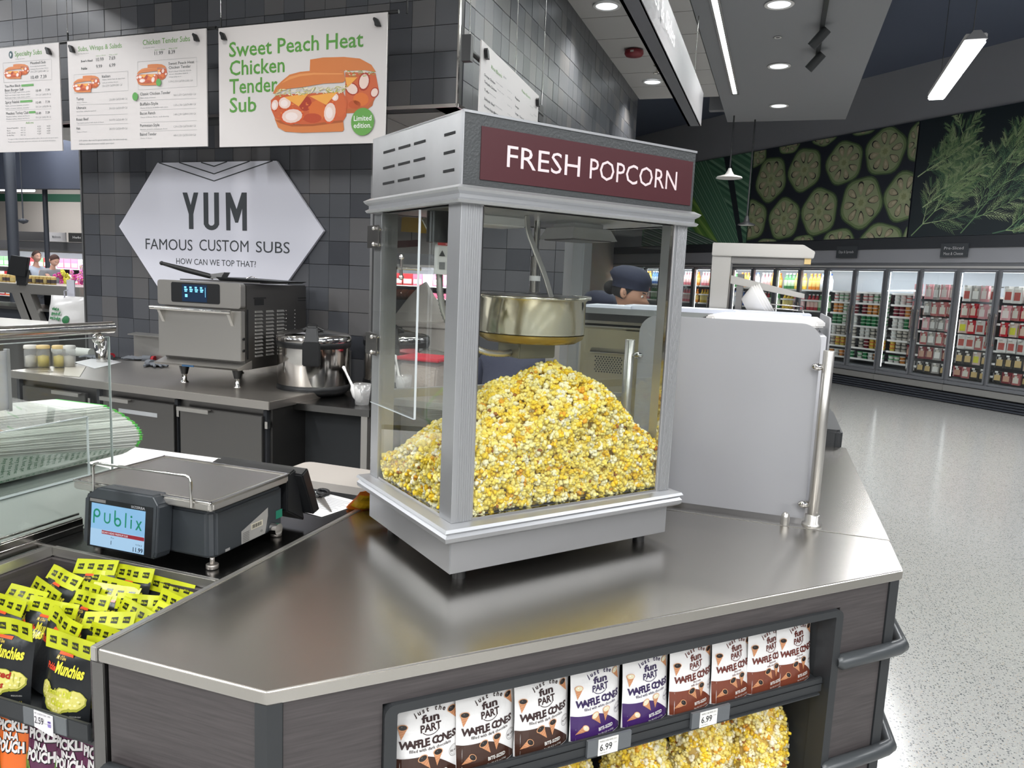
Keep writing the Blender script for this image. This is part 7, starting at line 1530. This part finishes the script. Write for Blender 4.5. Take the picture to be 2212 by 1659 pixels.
for d in (0, 1, 2, 3):
    k = 2-d//2; side = 1-d % 2
    for j, z in enumerate(PR):
        for i in range(4):
            if d == 3 and i < 3: continue
            if d in (2, 3): nm = ['pink ham', 'clear salami', 'pink ham', 'clear salami', 'dark red', 'black'][j] if rr.random() < 0.7 else 'grey'
            else: nm = ppal[j][(i+d) % 4]
            x = -0.332+CW_*k+0.028+side*0.634+0.085+i*0.138; hh = (0.22, 0.20, 0.19, 0.19, 0.18, 0.15)[j]
            for dd_ in range(2):
                put(pack_mesh(*PACKS[nm], 0.134, hh*1.10), 'deli_pack', DW @ Matrix.Translation((x+rr.uniform(-0.006, 0.006), 0.10+0.06*dd_, z+rr.uniform(-0.006, 0.006))) @ Matrix.Rotation(radians(rr.uniform(-14, 14)), 4, 'Z'), '%s deli pack, %s on peg %s, %s row, %s' % (nm, ('front', 'behind')[dd_], ('one', 'two', 'three', 'four')[i], shelfn[j], dname(d)), 'deli pack', '%s deli packs, %s row, %s' % (nm, shelfn[j], dname(d)))
# peg bars, kept with the hanging packs
for d in (0, 1, 2):
    k = 2-d//2; side = 1-d % 2
    for j, z in enumerate(PR):
        x = -0.332+CW_*k+0.028+side*0.634; t = thing('peg_bar', 'steel peg bar with price tags, %s row, %s' % (shelfn[j], dname(d)), 'rack', DW @ Matrix.Translation((x+0.3, 0.2, z)), 'peg bars')
        hh = (0.22, 0.20, 0.19, 0.19, 0.18, 0.15)[j]; m = MB(DW); m.box(x+0.02, x+0.57, 0.20, 0.212, z+hh, z+hh+0.016); m.build('bar', steel_dk, t)
        for i in range(4): m = MB(DW); m.box(x+0.062+i*0.138, x+0.108+i*0.138, 0.062, 0.065, z+hh-0.002, z+hh+0.024); m.build('price_tag', white, t)
BOT = [('orange', S(226, 140, 50), S(220, 110, 40), S(236, 200, 120)), ('white', W1, S(60, 90, 160), S(214, 216, 222)), ('blue', S(70, 110, 180), S(210, 210, 214), S(200, 214, 236)), ('red', S(180, 50, 60), W1, S(236, 200, 190)), ('green', S(70, 140, 80), S(210, 220, 210), S(206, 226, 196)), ('yellow', S(232, 196, 70), S(210, 120, 40), S(240, 224, 150)), ('pink', S(222, 130, 140), W1, S(240, 206, 206))]
for d in range(6, 20):
    k = 2-d//2; side = 1-d % 2
    for j, z in ((0, 1.695), (1, 1.30)):
        if d < 9 and False: continue
        base_ = rr.randint(0, 6)
        for i in range(6):
            b = BOT[(base_+(i//3)) % 7]; x = -0.332+CW_*k+0.028+side*0.634+0.06+i*0.094
            sc2 = 1.3
            put(bottle_mesh(b[1], b[2], b[3]), 'bottle', DW @ Matrix.Translation((x, 0.22, z)) @ Matrix.Scale(sc2, 4), '%s bottle, %s on %s shelf, %s' % (b[0], ('first', 'second', 'third', 'fourth', 'fifth', 'sixth')[i], ('top', 'next'  )[j], ('%s cooler door left of divider' % ['first', 'second', 'third', 'fourth', 'fifth', 'sixth', 'seventh', 'eighth', 'ninth', 'tenth', 'eleventh', 'twelfth', 'thirteenth', 'fourteenth'][d-6])), 'bottle', '%s bottles, row %s, door %d' % (b[0], ('one', 'two')[j], d))
# ------------------------------------------------------------------ far left of the store
fc = thing('open_chiller', 'long lit open chiller along the far rear wall', 'cooler', (-12, 13.3, 0))
m = MB(); m.box(-24, -4.6, 13.0, 13.9, 0, 0.5); m.box(-24, -4.6, 13.75, 13.9, 0.5, 1.95); m.build('chiller_body', mat('chiller_grey', S(96, 96, 98), 0.5), fc)
m = MB(); m.box(-24, -4.6, 12.85, 13.9, 1.84, 2.04); m.build('canopy', mat('chiller_grey'), fc)
m = MB(); m.box(-24, -4.6, 12.84, 12.86, 1.80, 1.84); m.build('canopy_trim', steel, fc)
m = MB(); m.box(-24, -4.6, 12.95, 13.05, 1.815, 1.835); m.build('led_strip', mat('case_led'), fc)
for z in (0.75, 1.1, 1.45): m = MB(); m.box(-24, -4.6, 13.15, 13.75, z-0.02, z); m.build('shelf', white, fc)
m = MB(); m.box(-24, -4.6, 13.70, 13.745, 0.5, 1.82); m.build('back_panel', case_in, fc)
for xx in (-20, -16, -12, -8, -5.6): area('chiller_light', (xx, 12.95, 1.80), 3.6 if xx < -6 else 1.6, 0.06, 26, (0.97, 0.98, 1), (radians(25), 0, 0))
cc = [('white', W1), ('pink', S(226, 110, 140)), ('red', S(190, 50, 56)), ('orange', S(226, 110, 50)), ('green', S(110, 170, 110)), ('pale blue', S(180, 200, 216)), ('brown', S(130, 84, 60))]
CM = {}
NTH = 'first second third fourth fifth sixth seventh eighth ninth tenth eleventh twelfth thirteenth fourteenth fifteenth sixteenth seventeenth eighteenth nineteenth twentieth'.split()
def carton(nm, c_):
    if nm not in CM: m = MB(); m.box(-0.10, 0.10, -0.06, 0.06, 0, 0.22, c_); m.rect(-0.085, 0.085, 0.03, 0.12, -0.0605, W1 if nm != 'white' else S(190, 196, 206)); o = m.build('carton', paint); CM[nm] = o.data; bpy.data.objects.remove(o)
    return CM[nm]
for (xa_, xb_, reg) in ((-18.0, -14.2, 'left of tiled wall'), (-7.6, -5.0, 'seen through popcorn machine')):
    for j, z in enumerate((1.45, 1.1, 0.75)):
        x = xa_; cn = 0
        while x < xb_:
            nm, c_ = cc[rr.choice([0, 0, 5, 1, 2, 4] if j == 0 else ([1, 2, 0, 1, 3] if j == 1 else [3, 6, 2, 0]))] if xa_ < -10 else cc[rr.choice([1, 1, 2, 0, 0])]
            for q in range(2): put(carton(nm, c_), 'carton', TR(x, 13.25, z+0.001), '%s carton, %s from left, %s chiller shelf, %s' % (nm, NTH[cn], ('upper', 'middle', 'lower')[j], reg), 'carton', '%s cartons, %s chiller shelf, %s' % (nm, ('upper', 'middle', 'lower')[j], reg)) if q == 0 else None
            x += 0.212; cn += 1
for (px, w2, c_, s_, lb) in ((60, 1.0, S(70, 70, 72), '', 'dark grey sign panel on the far chiller canopy'), (121, 0.36, S(206, 204, 206), 'Mushrooms', 'pale sign panel on the far chiller canopy'), (165, 0.34, S(66, 66, 66), 'Herbs', 'dark sign with pale lettering on the far chiller canopy')):
    q = at(px, 525, 12.8); t = thing('canopy_sign', lb, 'sign', (q.x, 12.8, 2.04)); m = MB(TR(q.x, 12.82, 2.045)); m.box(-w2/2-0.08, w2/2+0.08, 0, 0.03, 0, 0.20, c_); m.build('board', paint, t)
    if s_: m = MB(TR(q.x, 12.82, 2.045)); text(m, s_, 0, 0.08, 0.05, S(120, 120, 124) if px < 150 else S(220, 220, 220), -0.004, w2*0.7, 'C', 1, 0.02); m.build('lettering', paint, t)
# columns, tubes of the far area
for (px, r_, lb) in ((26, 0.10, 'thick dark pipe column by the far chiller'), (99, 0.05, 'thin dark post in front of the far wall')):
    q = at(px, 470, 12.3 if r_ < 0.08 else 11.0); t = thing('store_post', lb, 'post', (q.x, q.y, 0)); m = MB(); m.cyl(q.x, q.y, 0, 5.42, r_, 14); m.build('post', kick, t); m = MB(); m.cyl(q.x, q.y, 0, 0.3, r_*1.3, 14); m.build('base_sleeve', kick, t)
q = at(50, 478, 10.5); t = thing('pendant_camera', 'small dark dome hanging on a rod at the far left', 'camera', tuple(q)); m = MB(); m.tube([(q.x, q.y, q.z+0.03), (q.x, q.y, 5.42)], 0.012, 6); m.build('rod', kick, t); m = MB(); m.lathe([(0.001, q.z-0.05), (0.07, q.z-0.02), (0.09, q.z+0.02), (0.02, q.z+0.05)], q.x, q.y, 14); m.build('dome', kick, t)
for (pa, pb, lb) in (((0, 409), (17, 409), 'lit tube lamp at the left border above the far wall'), ((28, 411), (73, 413), 'lit tube lamp beside the thick pipe column')):
    a, b = at(*pa, 12.7), at(*pb, 12.7); area('tube_lamp_light', (a+b)/2+Vector((0, -0.05, -0.06)), 1.4, 0.1, 20, (1, 0.98, 0.96), (radians(35), 0, 0)); t = thing('tube_lamp', lb, 'ceiling light', tuple((a+b)/2), 'far tube lamps'); m = MB(); m.tube([(a.x-(0.5 if pa[0] == 0 else 0), a.y, a.z), (b.x, b.y, a.z)], 0.035, 10); m.build('tube', rowlit, t); m = MB(); m.box(a.x-(0.5 if pa[0] == 0 else 0), b.x, a.y-0.04, a.y+0.04, a.z+0.03, a.z+0.06); m.tube([((a.x+b.x)/2, a.y, a.z+0.05), ((a.x+b.x)/2, a.y, 5.42)], 0.006, 6); m.build('fixture', white, t)
# hot bar with slanted steel struts
YB = 8.0; q0, q1 = at(0, 625, YB), at(172, 630, YB)
hb = thing('hot_bar', 'stainless hot food bar frame with slanted struts at the left', 'food bar', ((q0.x+q1.x)/2, YB+0.5, 0))
zt_ = q1.z+0.02; m = MB(); m.box(q0.x-1.5, q1.x, YB, YB+0.9, zt_-0.10, zt_+0.04); m.build('top_shelf', steel, hb, bevel=0.01)
for px in (48, 66):
    s0, s1 = at(px-12, 640, YB), at(px+30, 705, YB); m = MB(); m.hexa([(s1.x-0.10, YB+0.0, s1.z-0.3), (s1.x+0.12, YB, s1.z-0.3), (s1.x+0.12, YB+0.1, s1.z-0.3), (s1.x-0.10, YB+0.1, s1.z-0.3), (s0.x-0.10, YB, zt_-0.09), (s0.x+0.10, YB, zt_-0.09), (s0.x+0.10, YB+0.1, zt_-0.09), (s0.x-0.10, YB+0.1, zt_-0.09)]); m.build('strut', steel, hb)
m = MB(); m.box(q0.x-1.5, q1.x-0.05, YB+0.15, YB+0.85, 0, 0.9); m.build('base_cabinet', kick, hb)
m = MB(); m.box(q0.x-1.5, q1.x-0.05, YB+0.05, YB+0.85, 0.9, 0.94); m.build('bar_top', steel_dk, hb)
for k in range(15):
    px = 4+8*k
    if 35 < px < 52: continue
    q = at(px, 612, YB+0.35); t = thing('spice_jar', 'amber spice jar on the hot bar shelf, %s from the left' % ['first', 'second', 'third', 'fourth', 'fifth', 'sixth', 'seventh', 'eighth', 'ninth', 'tenth', 'eleventh', 'twelfth', 'thirteenth', 'fourteenth', 'fifteenth'][k], 'jar', (q.x, YB+0.35, zt_+0.04), 'amber spice jars'); T = TR(q.x, YB+0.35, zt_+0.04)
    m = MB(T); m.lathe([(0.036, 0), (0.038, 0.09), (0.030, 0.10)], 0, 0, 10, S(176, 146, 80)); m.build('jar', paint, t); m = MB(T); m.lathe([(0.034, 0.10), (0.034, 0.118), (0.001, 0.119)], 0, 0, 10, S(206, 186, 130)); m.build('cap', paint, t); m = MB(T); m.lathe([(0.0385, 0.02), (0.0392, 0.07)], 0, 0, 10, S(70, 60, 60) if k % 3 else S(190, 170, 110)); m.build('label_band', paint, t)
q = at(30, 580, YB-0.1); t = thing('register_screen', 'black register screen back standing before the spice jars', 'screen', (q.x, YB-0.1, zt_)); T = TR(q.x, YB-0.05, zt_+0.04, 8)
m = MB(T); m.vprism([(-0.19, 0.13), (0.12, 0.10), (0.19, 0.38), (-0.10, 0.40)], 0, 0.05); m.build('monitor', black, t, bevel=0.006); m = MB(T); m.vprism([(-0.04, -0.02), (0.10, -0.02), (0.16, 0.2), (-0.06, 0.2)], 0.02, 0.06); m.build('stand', black, t)
rr2 = random.Random(4); t = thing('flower_display', 'pink and yellow blossoms behind the hot bar', 'flowers', (at(155, 600, 8.6).x, 8.6, 1.0)); 
for k in range(34):
    px, py = 118+rr2.random()*68, 612-rr2.random()*26*(1 if rr2.random() < 0.8 else 1.4); q = at(px, py, 8.95+rr2.uniform(-0.1, 0.2)); m = MB(); c_ = rr2.choice([S(206, 60, 150), S(224, 130, 190), S(220, 190, 206), S(180, 40, 120)]) if not (135 < px < 150) else S(214, 206, 70)
    for a in range(5): m.ball((q.x+0.028*cos(a*1.257), q.y-0.01, q.z+0.028*sin(a*1.257)), 0.022, c_, 8, 5, (1, 0.4, 1))
    m.ball(tuple(q+Vector((0, -0.02, 0))), 0.010, S(230, 210, 120), 6, 4); m.build('blossom', paint, t)
q = at(150, 640, 8.95); m = MB(); m.box(q.x-0.5, q.x+0.45, 8.92, 9.3, 0, 1.25); m.build('planter', kick, t)
# bag stand with white printed bag on a side table
q0, q1 = at(97, 700, 5.6), at(182, 700, 5.6); xb0, xb1 = q0.x, q1.x; zz = 0.98
t = thing('side_table', 'low stainless table beyond the kitchen counter holding the bag stand', 'table', ((xb0+xb1)/2, 5.7, 0)); m = MB(); m.box(xb0-1.8, xb1-0.02, 5.35, 6.1, zz-0.04, zz); m.build('table_top', steel, t); m = MB(); m.box(xb0-1.7, xb1-0.1, 5.4, 6.0, 0, zz-0.04); m.build('base_cabinet', steel_dk, t)
t = thing('carrier_bag', 'white carrier bag with green print hanging open on its stand', 'bag', ((xb0+xb1)/2, 5.6, zz)); w2 = (xb1-xb0)*0.98; h2 = at(140, 640, 5.6).z-zz
T = TR((xb0+xb1)/2, 5.65, zz+0.001); m = MB(T); fnb = pillow(m, w2, h2, 0.24, S(218, 216, 214), 14, 12, topthin=0.5, wr=0.012, seed=4, cfun=None)
m.v = [(((a-T.translation.x)*(1-0.30*max(0, (c_-zz)/h2-0.55)))+T.translation.x, b, c_) for a, b, c_ in m.v]; m.build('bag', film, t)
m = MB(T); G_ = S(40, 120, 66)
for k, s_ in enumerate(('what a', 'good', 'save today')): text(m, s_, -0.04, h2*0.56-0.045*k, 0.030, G_, -0.02, 0.09+0.04*k, 'C', 1, 0.06, 0.1, fn=fnb)
subflat(m, ell(0.09, h2*0.28, 0.035, 0.04, 14), S(30, 110, 60), fnb, -0.006); m.build('lettering', paint, t)
m = MB(T); m.tube([(-0.02, -0.02, 0), (-0.02, -0.02, h2+0.05), (0.06, -0.05, h2+0.06)], 0.006, 6); m.box(-0.01, 0.09, 0.0, 0.01, h2-0.01, h2+0.16); m.build('stand', mat('stand_white', S(190, 190, 200), 0.4), t)
q0 = at(45, 712, 5.0); t = thing('hand_towel_roll', 'white paper bundle at the bag stand', 'paper', (at(188, 660, 5.7).x, 5.7, zz)); xq = at(178, 660, 5.72).x
m = MB(TR(xq, 5.95, zz)); m.lathe([(0.02, 0.0), (0.05, 0.1), (0.11, 0.30), (0.13, 0.42), (0.08, 0.44), (0.001, 0.40)], 0, 0, 16, S(206, 206, 212)); m.build('bundle', cloth, t)
# store bits seen through the left pane of the machine
for (pts, Y, c_, nm, lb, ct_) in ((((868, 470), (905, 462), (972, 478), (972, 508), (866, 500)), 7.6, S(196, 160, 70), 'hanging_banner', 'yellow banner hanging above the far chiller, seen through the machine', 'banner'),
                        (((822, 522), (905, 518), (905, 532), (822, 538)), 7.8, S(96, 44, 48), 'shelf_sign', 'maroon strip sign below the yellow banner', 'sign')):
    w_ = [at(px, py, Y) for px, py in pts]; cxx = sum(v.x for v in w_)/len(w_); t = thing(nm, lb, ct_, (cxx, Y, w_[0].z)); m = MB(); m.vprism([(v.x, v.z) for v in w_], Y, Y+0.02, c_); m.build('board', paint, t)
    m = MB(); m.tube([(min(v.x for v in w_)+0.1, Y+0.01, min(v.z for v in w_)+0.1), (min(v.x for v in w_)+0.1, Y+0.01, 2.71)], 0.006, 6); m.build('hanging_rod', kick, t)
    m = MB(); m.tube([(max(v.x for v in w_)-0.1, Y+0.01, min(v.z for v in w_)+0.1), (max(v.x for v in w_)-0.1, Y+0.01, 2.71)], 0.006, 6); m.build('hanging_rod', kick, t)
q0, q1 = at(822, 640, 7.2), at(905, 600, 7.2)
t = thing('deli_case', 'low deli display case with cooked meats, seen through the left pane', 'display case', ((q0.x+q1.x)/2, 7.4, 0)); m = MB(); m.box(q0.x-0.2, q1.x+0.3, 7.2, 8.0, 0, q0.z-0.03); m.build('case_body', kick, t)
m = MB(); m.box(q0.x-0.2, q1.x+0.3, 7.2, 7.21, q0.z-0.03, q1.z-0.05); m.build('case_glass', glass, t)
rr3 = random.Random(6)
for i in range(6):
    xx = q0.x+0.02+i*(q1.x-q0.x)/6; t = thing('cooked_chicken', '%s cooked chicken in the deli case, from the left' % NTH[i], 'chicken', (xx, 7.45, q0.z-0.03), 'cooked chickens in the deli case'); m = MB(); m.ball((xx, 7.45, q0.z+0.025), 0.075, (S(150, 76, 50) if i % 2 else S(170, 100, 70)), 12, 8, (0.8, 1.1, 0.8)); m.ball((xx+0.03, 7.40, q0.z+0.01), 0.035, S(160, 90, 60), 8, 6, (0.7, 1.5, 0.7)); m.build('roast', gloss, t)
# ------------------------------------------------------------------ people
def skinmesh(V, Ed, Rd, sub=2):
    me = bpy.data.meshes.new('sk'); me.from_pydata(V, Ed, []); o = bpy.data.objects.new('sk', me); col.objects.link(o)
    md = o.modifiers.new('s', 'SKIN'); md.use_smooth_shade = True; sb = o.modifiers.new('u', 'SUBSURF'); sb.levels = sub
    for i, r in enumerate(Rd): me.skin_vertices[0].data[i].radius = r if isinstance(r, tuple) else (r, r); me.skin_vertices[0].data[i].use_root = (i == 0)
    dg = bpy.context.evaluated_depsgraph_get(); m2 = bpy.data.meshes.new_from_object(o.evaluated_get(dg)); vs = [tuple(v.co) for v in m2.vertices]; fs = [tuple(p.vertices) for p in m2.polygons]
    bpy.data.objects.remove(o); bpy.data.meshes.remove(m2); return vs, fs
def head_geo(T):
    """facing +x; returns verts/faces of a head with brow, nose, lips, chin"""
    vs = []; fs = []; n, mm_ = 28, 22
    for i in range(mm_+1):
        t_ = pi*i/mm_; z = -cos(t_)
        for k in range(n):
            a = 2*pi*k/n; x, y = sin(t_)*cos(a), sin(t_)*sin(a); f = max(0, cos(a))*sin(t_)
            X, Y_, Z = 0.094*x, 0.076*y, 0.116*z
            if z < -0.1: s_ = 1-0.30*min(1, (-0.1-z)/0.9); Y_ *= s_; X = X*s_+0.012*f
            if z < -0.2 and cos(a) < 0: X *= 1-0.25*min(1, (-0.2-z))
            g = lambda z0, w_, aw: exp(-((Z-z0)/w_)**2)*exp(-((abs(a if a < pi else a-2*pi))/aw)**2)
            X += 0.024*g(-0.022, 0.016, 0.20)+0.010*g(-0.002, 0.018, 0.15)+0.006*g(-0.050, 0.008, 0.35)+0.008*g(-0.092, 0.016, 0.4)+0.004*g(0.026, 0.010, 0.6)-0.006*g(0.006, 0.009, 0.1)-0.005*g(-0.068, 0.006, 0.4)
            for sgn in (1, -1):
                da = (a if a < pi else a-2*pi)-sgn*0.42; X -= 0.006*exp(-((Z-0.006)/0.011)**2)*exp(-(da/0.2)**2)
            vs.append((X, Y_, Z))
    for i in range(mm_):
        for k in range(n): fs.append((i*n+k, i*n+(k+1) % n, (i+1)*n+(k+1) % n, (i+1)*n+k))
    return [tuple(T @ Vector(v)) for v in vs], fs
def person(x, y, yaw, label, shirt, trousers, hair, skinc, cap=None, lanyard=None, lean=8, head_pitch=20, hgt=1.0, bun=False, arm=(0.28, 1.02), z0=0.0):
    M = TR(x, y, z0, yaw) @ Matrix.Scale(hgt, 4); t = thing('person', label, 'person', M)
    lp = Matrix.Translation((0, 0, 0.95)) @ Matrix.Rotation(radians(lean), 4, 'Y') @ Matrix.Translation((0, 0, -0.95)); U = lambda p: tuple(lp @ Vector(p))
    hip = (0, 0, 0.95); V = [hip, U((0, 0, 1.10)), U((0.0, 0, 1.26)), U((-0.01, 0, 1.38)), U((0, 0, 1.46)), U((0.012, 0, 1.53)), U((0.015, 0, 1.57))]; Rd = [(0.13, 0.155), (0.115, 0.14), (0.12, 0.155), (0.10, 0.14), 0.055, 0.048, 0.045]; Ed = [(i, i+1) for i in range(6)]
    for s_ in (1, -1):
        b = len(V); V += [U((-0.01, s_*0.165, 1.40)), U((0.02, s_*0.21, 1.16)), (lp @ Vector((0, s_*0.17, 0))).x*0+arm[0]*0.7 and tuple(Vector((arm[0]+U((0, 0, 1.2))[0], s_*0.16, arm[1]))), tuple(Vector((arm[0]+0.05+U((0, 0, 1.2))[0], s_*0.15, arm[1]-0.01)))]
        Rd += [0.058, 0.044, 0.028, 0.026]; Ed += [(3, b), (b, b+1), (b+1, b+2), (b+2, b+3)]
        b = len(V); V += [(0, s_*0.095, 0.88), (0.02, s_*0.10, 0.50), (-0.01, s_*0.10, 0.09), (0.05, s_*0.105, 0.045), (0.14, s_*0.11, 0.035)]; Rd += [0.088, 0.058, 0.042, 0.042, 0.034]; Ed += [(0, b), (b, b+1), (b+1, b+2), (b+2, b+3), (b+3, b+4)]
    vs, fs = skinmesh(V, Ed, Rd); m = MB(M); m.add(vs, fs, skinc, True)
    HT_ = Matrix.Translation(U((0.03, 0, 1.655))) @ Matrix.Rotation(radians(lean*0.5+head_pitch), 4, 'Y'); hv, hf = head_geo(HT_); m.add(hv, hf, skinc, True)
    for s_ in (1, -1):
        for (r_, w_) in ((0.030, 0.010),): 
            c_ = HT_ @ Vector((-0.012, s_*0.078, -0.008)); ev = []; 
            m.ball(tuple(c_), 0.028, skinc, 10, 8, (0.75, 0.32, 1.15))
            m.ball(tuple(HT_ @ Vector((-0.006, s_*0.084, -0.006))), 0.014, tuple(v*0.65 for v in skinc[:3])+(1,), 8, 6, (0.7, 0.3, 1.2))
        wr = Vector(V[10 if s_ == 1 else 19]) if False else Vector((arm[0]+0.05+U((0, 0, 1.2))[0], s_*0.15, arm[1]-0.01)); m.ball(tuple(wr+Vector((0.045, 0, -0.005))), 0.042, skinc, 10, 8, (1.05, 0.85, 0.4))
        for k in range(4): fy = wr.y+(-0.026+0.0175*k); L_ = (0.068, 0.078, 0.074, 0.058)[k]; m.tube([(wr.x+0.06, fy, wr.z), (wr.x+0.085+L_*0.4, fy, wr.z-0.004), (wr.x+0.08+L_, fy, wr.z-0.026)], [0.009, 0.0085, 0.006], 8, skinc)
        m.tube([(wr.x+0.03, wr.y-s_*0.035, wr.z), (wr.x+0.06, wr.y-s_*0.058, wr.z-0.004), (wr.x+0.085, wr.y-s_*0.060, wr.z-0.016)], [0.010, 0.009, 0.007], 8, skinc)
    m.build('body', skin, t)
    # shirt with sleeves
    Vs = [(0, 0, 0.93)]+V[1:4]+[U((0, 0, 1.475))]; Rs = [(0.142, 0.165), (0.128, 0.155), (0.134, 0.172), (0.118, 0.165), 0.074]; Es = [(i, i+1) for i in range(4)]
    for b in (7, 16): c_ = len(Vs); Vs += [V[b], tuple((Vector(V[b])*0.35+Vector(V[b+1])*0.65)), V[b+1]]; Rs += [0.076, 0.062, 0.056]; Es += [(3, c_), (c_, c_+1), (c_+1, c_+2)]
    vs, fs = skinmesh(Vs, Es, Rs); m = MB(M); m.add(vs, fs, shirt, True); m.build('shirt', cloth, t)
    Vt = [(0, 0, 0.97)]; Rt = [(0.137, 0.16)]; Et = []
    for b in (11, 20): c_ = len(Vt); Vt += [V[b], V[b+1], tuple(Vector(V[b+2])+Vector((0, 0, 0.03)))]; Rt += [0.100, 0.074, 0.058]; Et += [(0, c_), (c_, c_+1), (c_+1, c_+2)]
    vs, fs = skinmesh(Vt, Et, Rt); m = MB(M); m.add(vs, fs, trousers, True); m.build('trousers', cloth, t)
    m = MB(M)
    for s_ in (1, -1): m.ball((0.055, s_*0.107, 0.042), 0.06, S(24, 24, 26), 14, 8, (2.0, 0.85, 0.7))
    m.build('shoes', black, t)
    # hair cap of the skull, open at the face
    hv = []; hf = []; n, mm_ = 24, 14
    for i in range(mm_+1):
        for k in range(n):
            a = 2*pi*k/n; front = max(0, cos(a)); lim = 0.62*pi-0.36*pi*front**0.7; th = lim*i/mm_; hv.append(tuple(HT_ @ Vector((0.101*sin(th)*cos(a)-0.004, 0.084*sin(th)*sin(a), 0.123*cos(th)+0.002))))
    for i in range(mm_):
        for k in range(n): hf.append((i*n+k, (i+1)*n+k, (i+1)*n+(k+1) % n, i*n+(k+1) % n))
    m = MB(M); m.add(hv, hf, hair, True)
    if bun: c_ = HT_ @ Vector((-0.115, 0, -0.02)); m.ball(tuple(c_), 0.040, hair, 14, 10)
    m.build('hair', cloth, t)
    m = MB(M)
    for s_ in (1, -1):
        e = HT_ @ Vector((0.0805, s_*0.030, 0.006)); m.ball(tuple(e), 0.0085, S(230, 226, 222), 8, 6); e2 = HT_ @ Vector((0.0865, s_*0.030, 0.005)); m.ball(tuple(e2), 0.0045, S(40, 28, 24), 8, 6); a_, b_ = HT_ @ Vector((0.092, s_*0.018, 0.026)), HT_ @ Vector((0.082, s_*0.046, 0.028)); m.tube([tuple(a_), tuple(b_)], 0.003, 6, hair)
    a_, b_ = HT_ @ Vector((0.098, -0.018, -0.056)), HT_ @ Vector((0.098, 0.018, -0.056)); m.tube([tuple(a_), tuple(HT_ @ Vector((0.106, 0, -0.055))), tuple(b_)], 0.004, 8, S(176, 96, 90)); m.build('face_features', skin, t)
    if cap:
        cv = []; cf = []; n = 28
        prof = [(0.104, 0.028), (0.107, 0.062), (0.116, 0.075), (0.119, 0.10), (0.100, 0.130), (0.055, 0.150), (0.001, 0.155)]
        for j, (r_, z) in enumerate(prof):
            for k in range(n): a = 2*pi*k/n; w_ = 1+(0.03*sin(5*a+j) if j > 2 else 0); cv.append(tuple(HT_ @ Matrix.Rotation(radians(-12), 4, 'Y') @ Vector((r_*w_*cos(a)-0.004-0.010*(j > 2), r_*0.84*w_*sin(a), z-0.010))))
        for j in range(len(prof)-1):
            for k in range(n): cf.append((j*n+k, j*n+(k+1) % n, (j+1)*n+(k+1) % n, (j+1)*n+k))
        m = MB(M); m.add(cv, cf, cap, True); m.build('cap', cloth, t)
    if lanyard:
        m = MB(M); 
        for s_ in (1, -1): m.tube([U((-0.075, s_*0.03, 1.475)), U((-0.01, s_*0.07, 1.50)), U((0.10, s_*0.055, 1.42)), U((0.155, s_*0.01, 1.22))], 0.006, 6, lanyard)
        m.build('lanyard', cloth, t)
    return t
NV, SK1, SK2, BL = S(38, 42, 62), S(198, 150, 126), S(206, 160, 140), S(24, 22, 24)
q = at(1393, 625, 4.2); person(q.x-0.25, 4.2, -6, 'crew member with navy cap, dark bun and teal lanyard looking down', NV, S(40, 40, 44), BL, SK1, NV, S(40, 150, 170), lean=12, head_pitch=14, hgt=0.985, bun=True)
q = at(1298, 650, 4.80); person(q.x-0.17, 4.80, -10, 'second crew member in navy cap, lower head behind the kettle side', NV, S(40, 40, 44), S(70, 46, 36), SK2, NV, None, lean=14, head_pitch=10, hgt=0.905)
q = at(1118, 800, 3.15); person(q.x-0.03, 2.92, 90, 'crew member in navy shirt bending low behind the popcorn machine', NV, S(40, 40, 44), BL, SK1, NV, S(40, 170, 190), lean=56, head_pitch=-10, hgt=1.02, arm=(0.10, 0.80))
q = at(77, 552, 11.5); person(q.x-0.03, 11.5, -8, 'man in pale grey shirt standing in profile at the far chiller', S(176, 184, 198), S(50, 52, 58), S(60, 40, 34), SK2, None, None, lean=3, head_pitch=4, hgt=1.02)
q = at(112, 563, 11.0); person(q.x-0.10, 11.0, -8, 'man in dark grey shirt looking down beside the far chiller', S(126, 126, 130), S(50, 52, 58), S(64, 40, 34), SK2, None, None, lean=14, head_pitch=26, hgt=1.0)
print('tris', sum(len(m.polygons) for m in bpy.data.meshes), 'objs', len(bpy.data.objects))
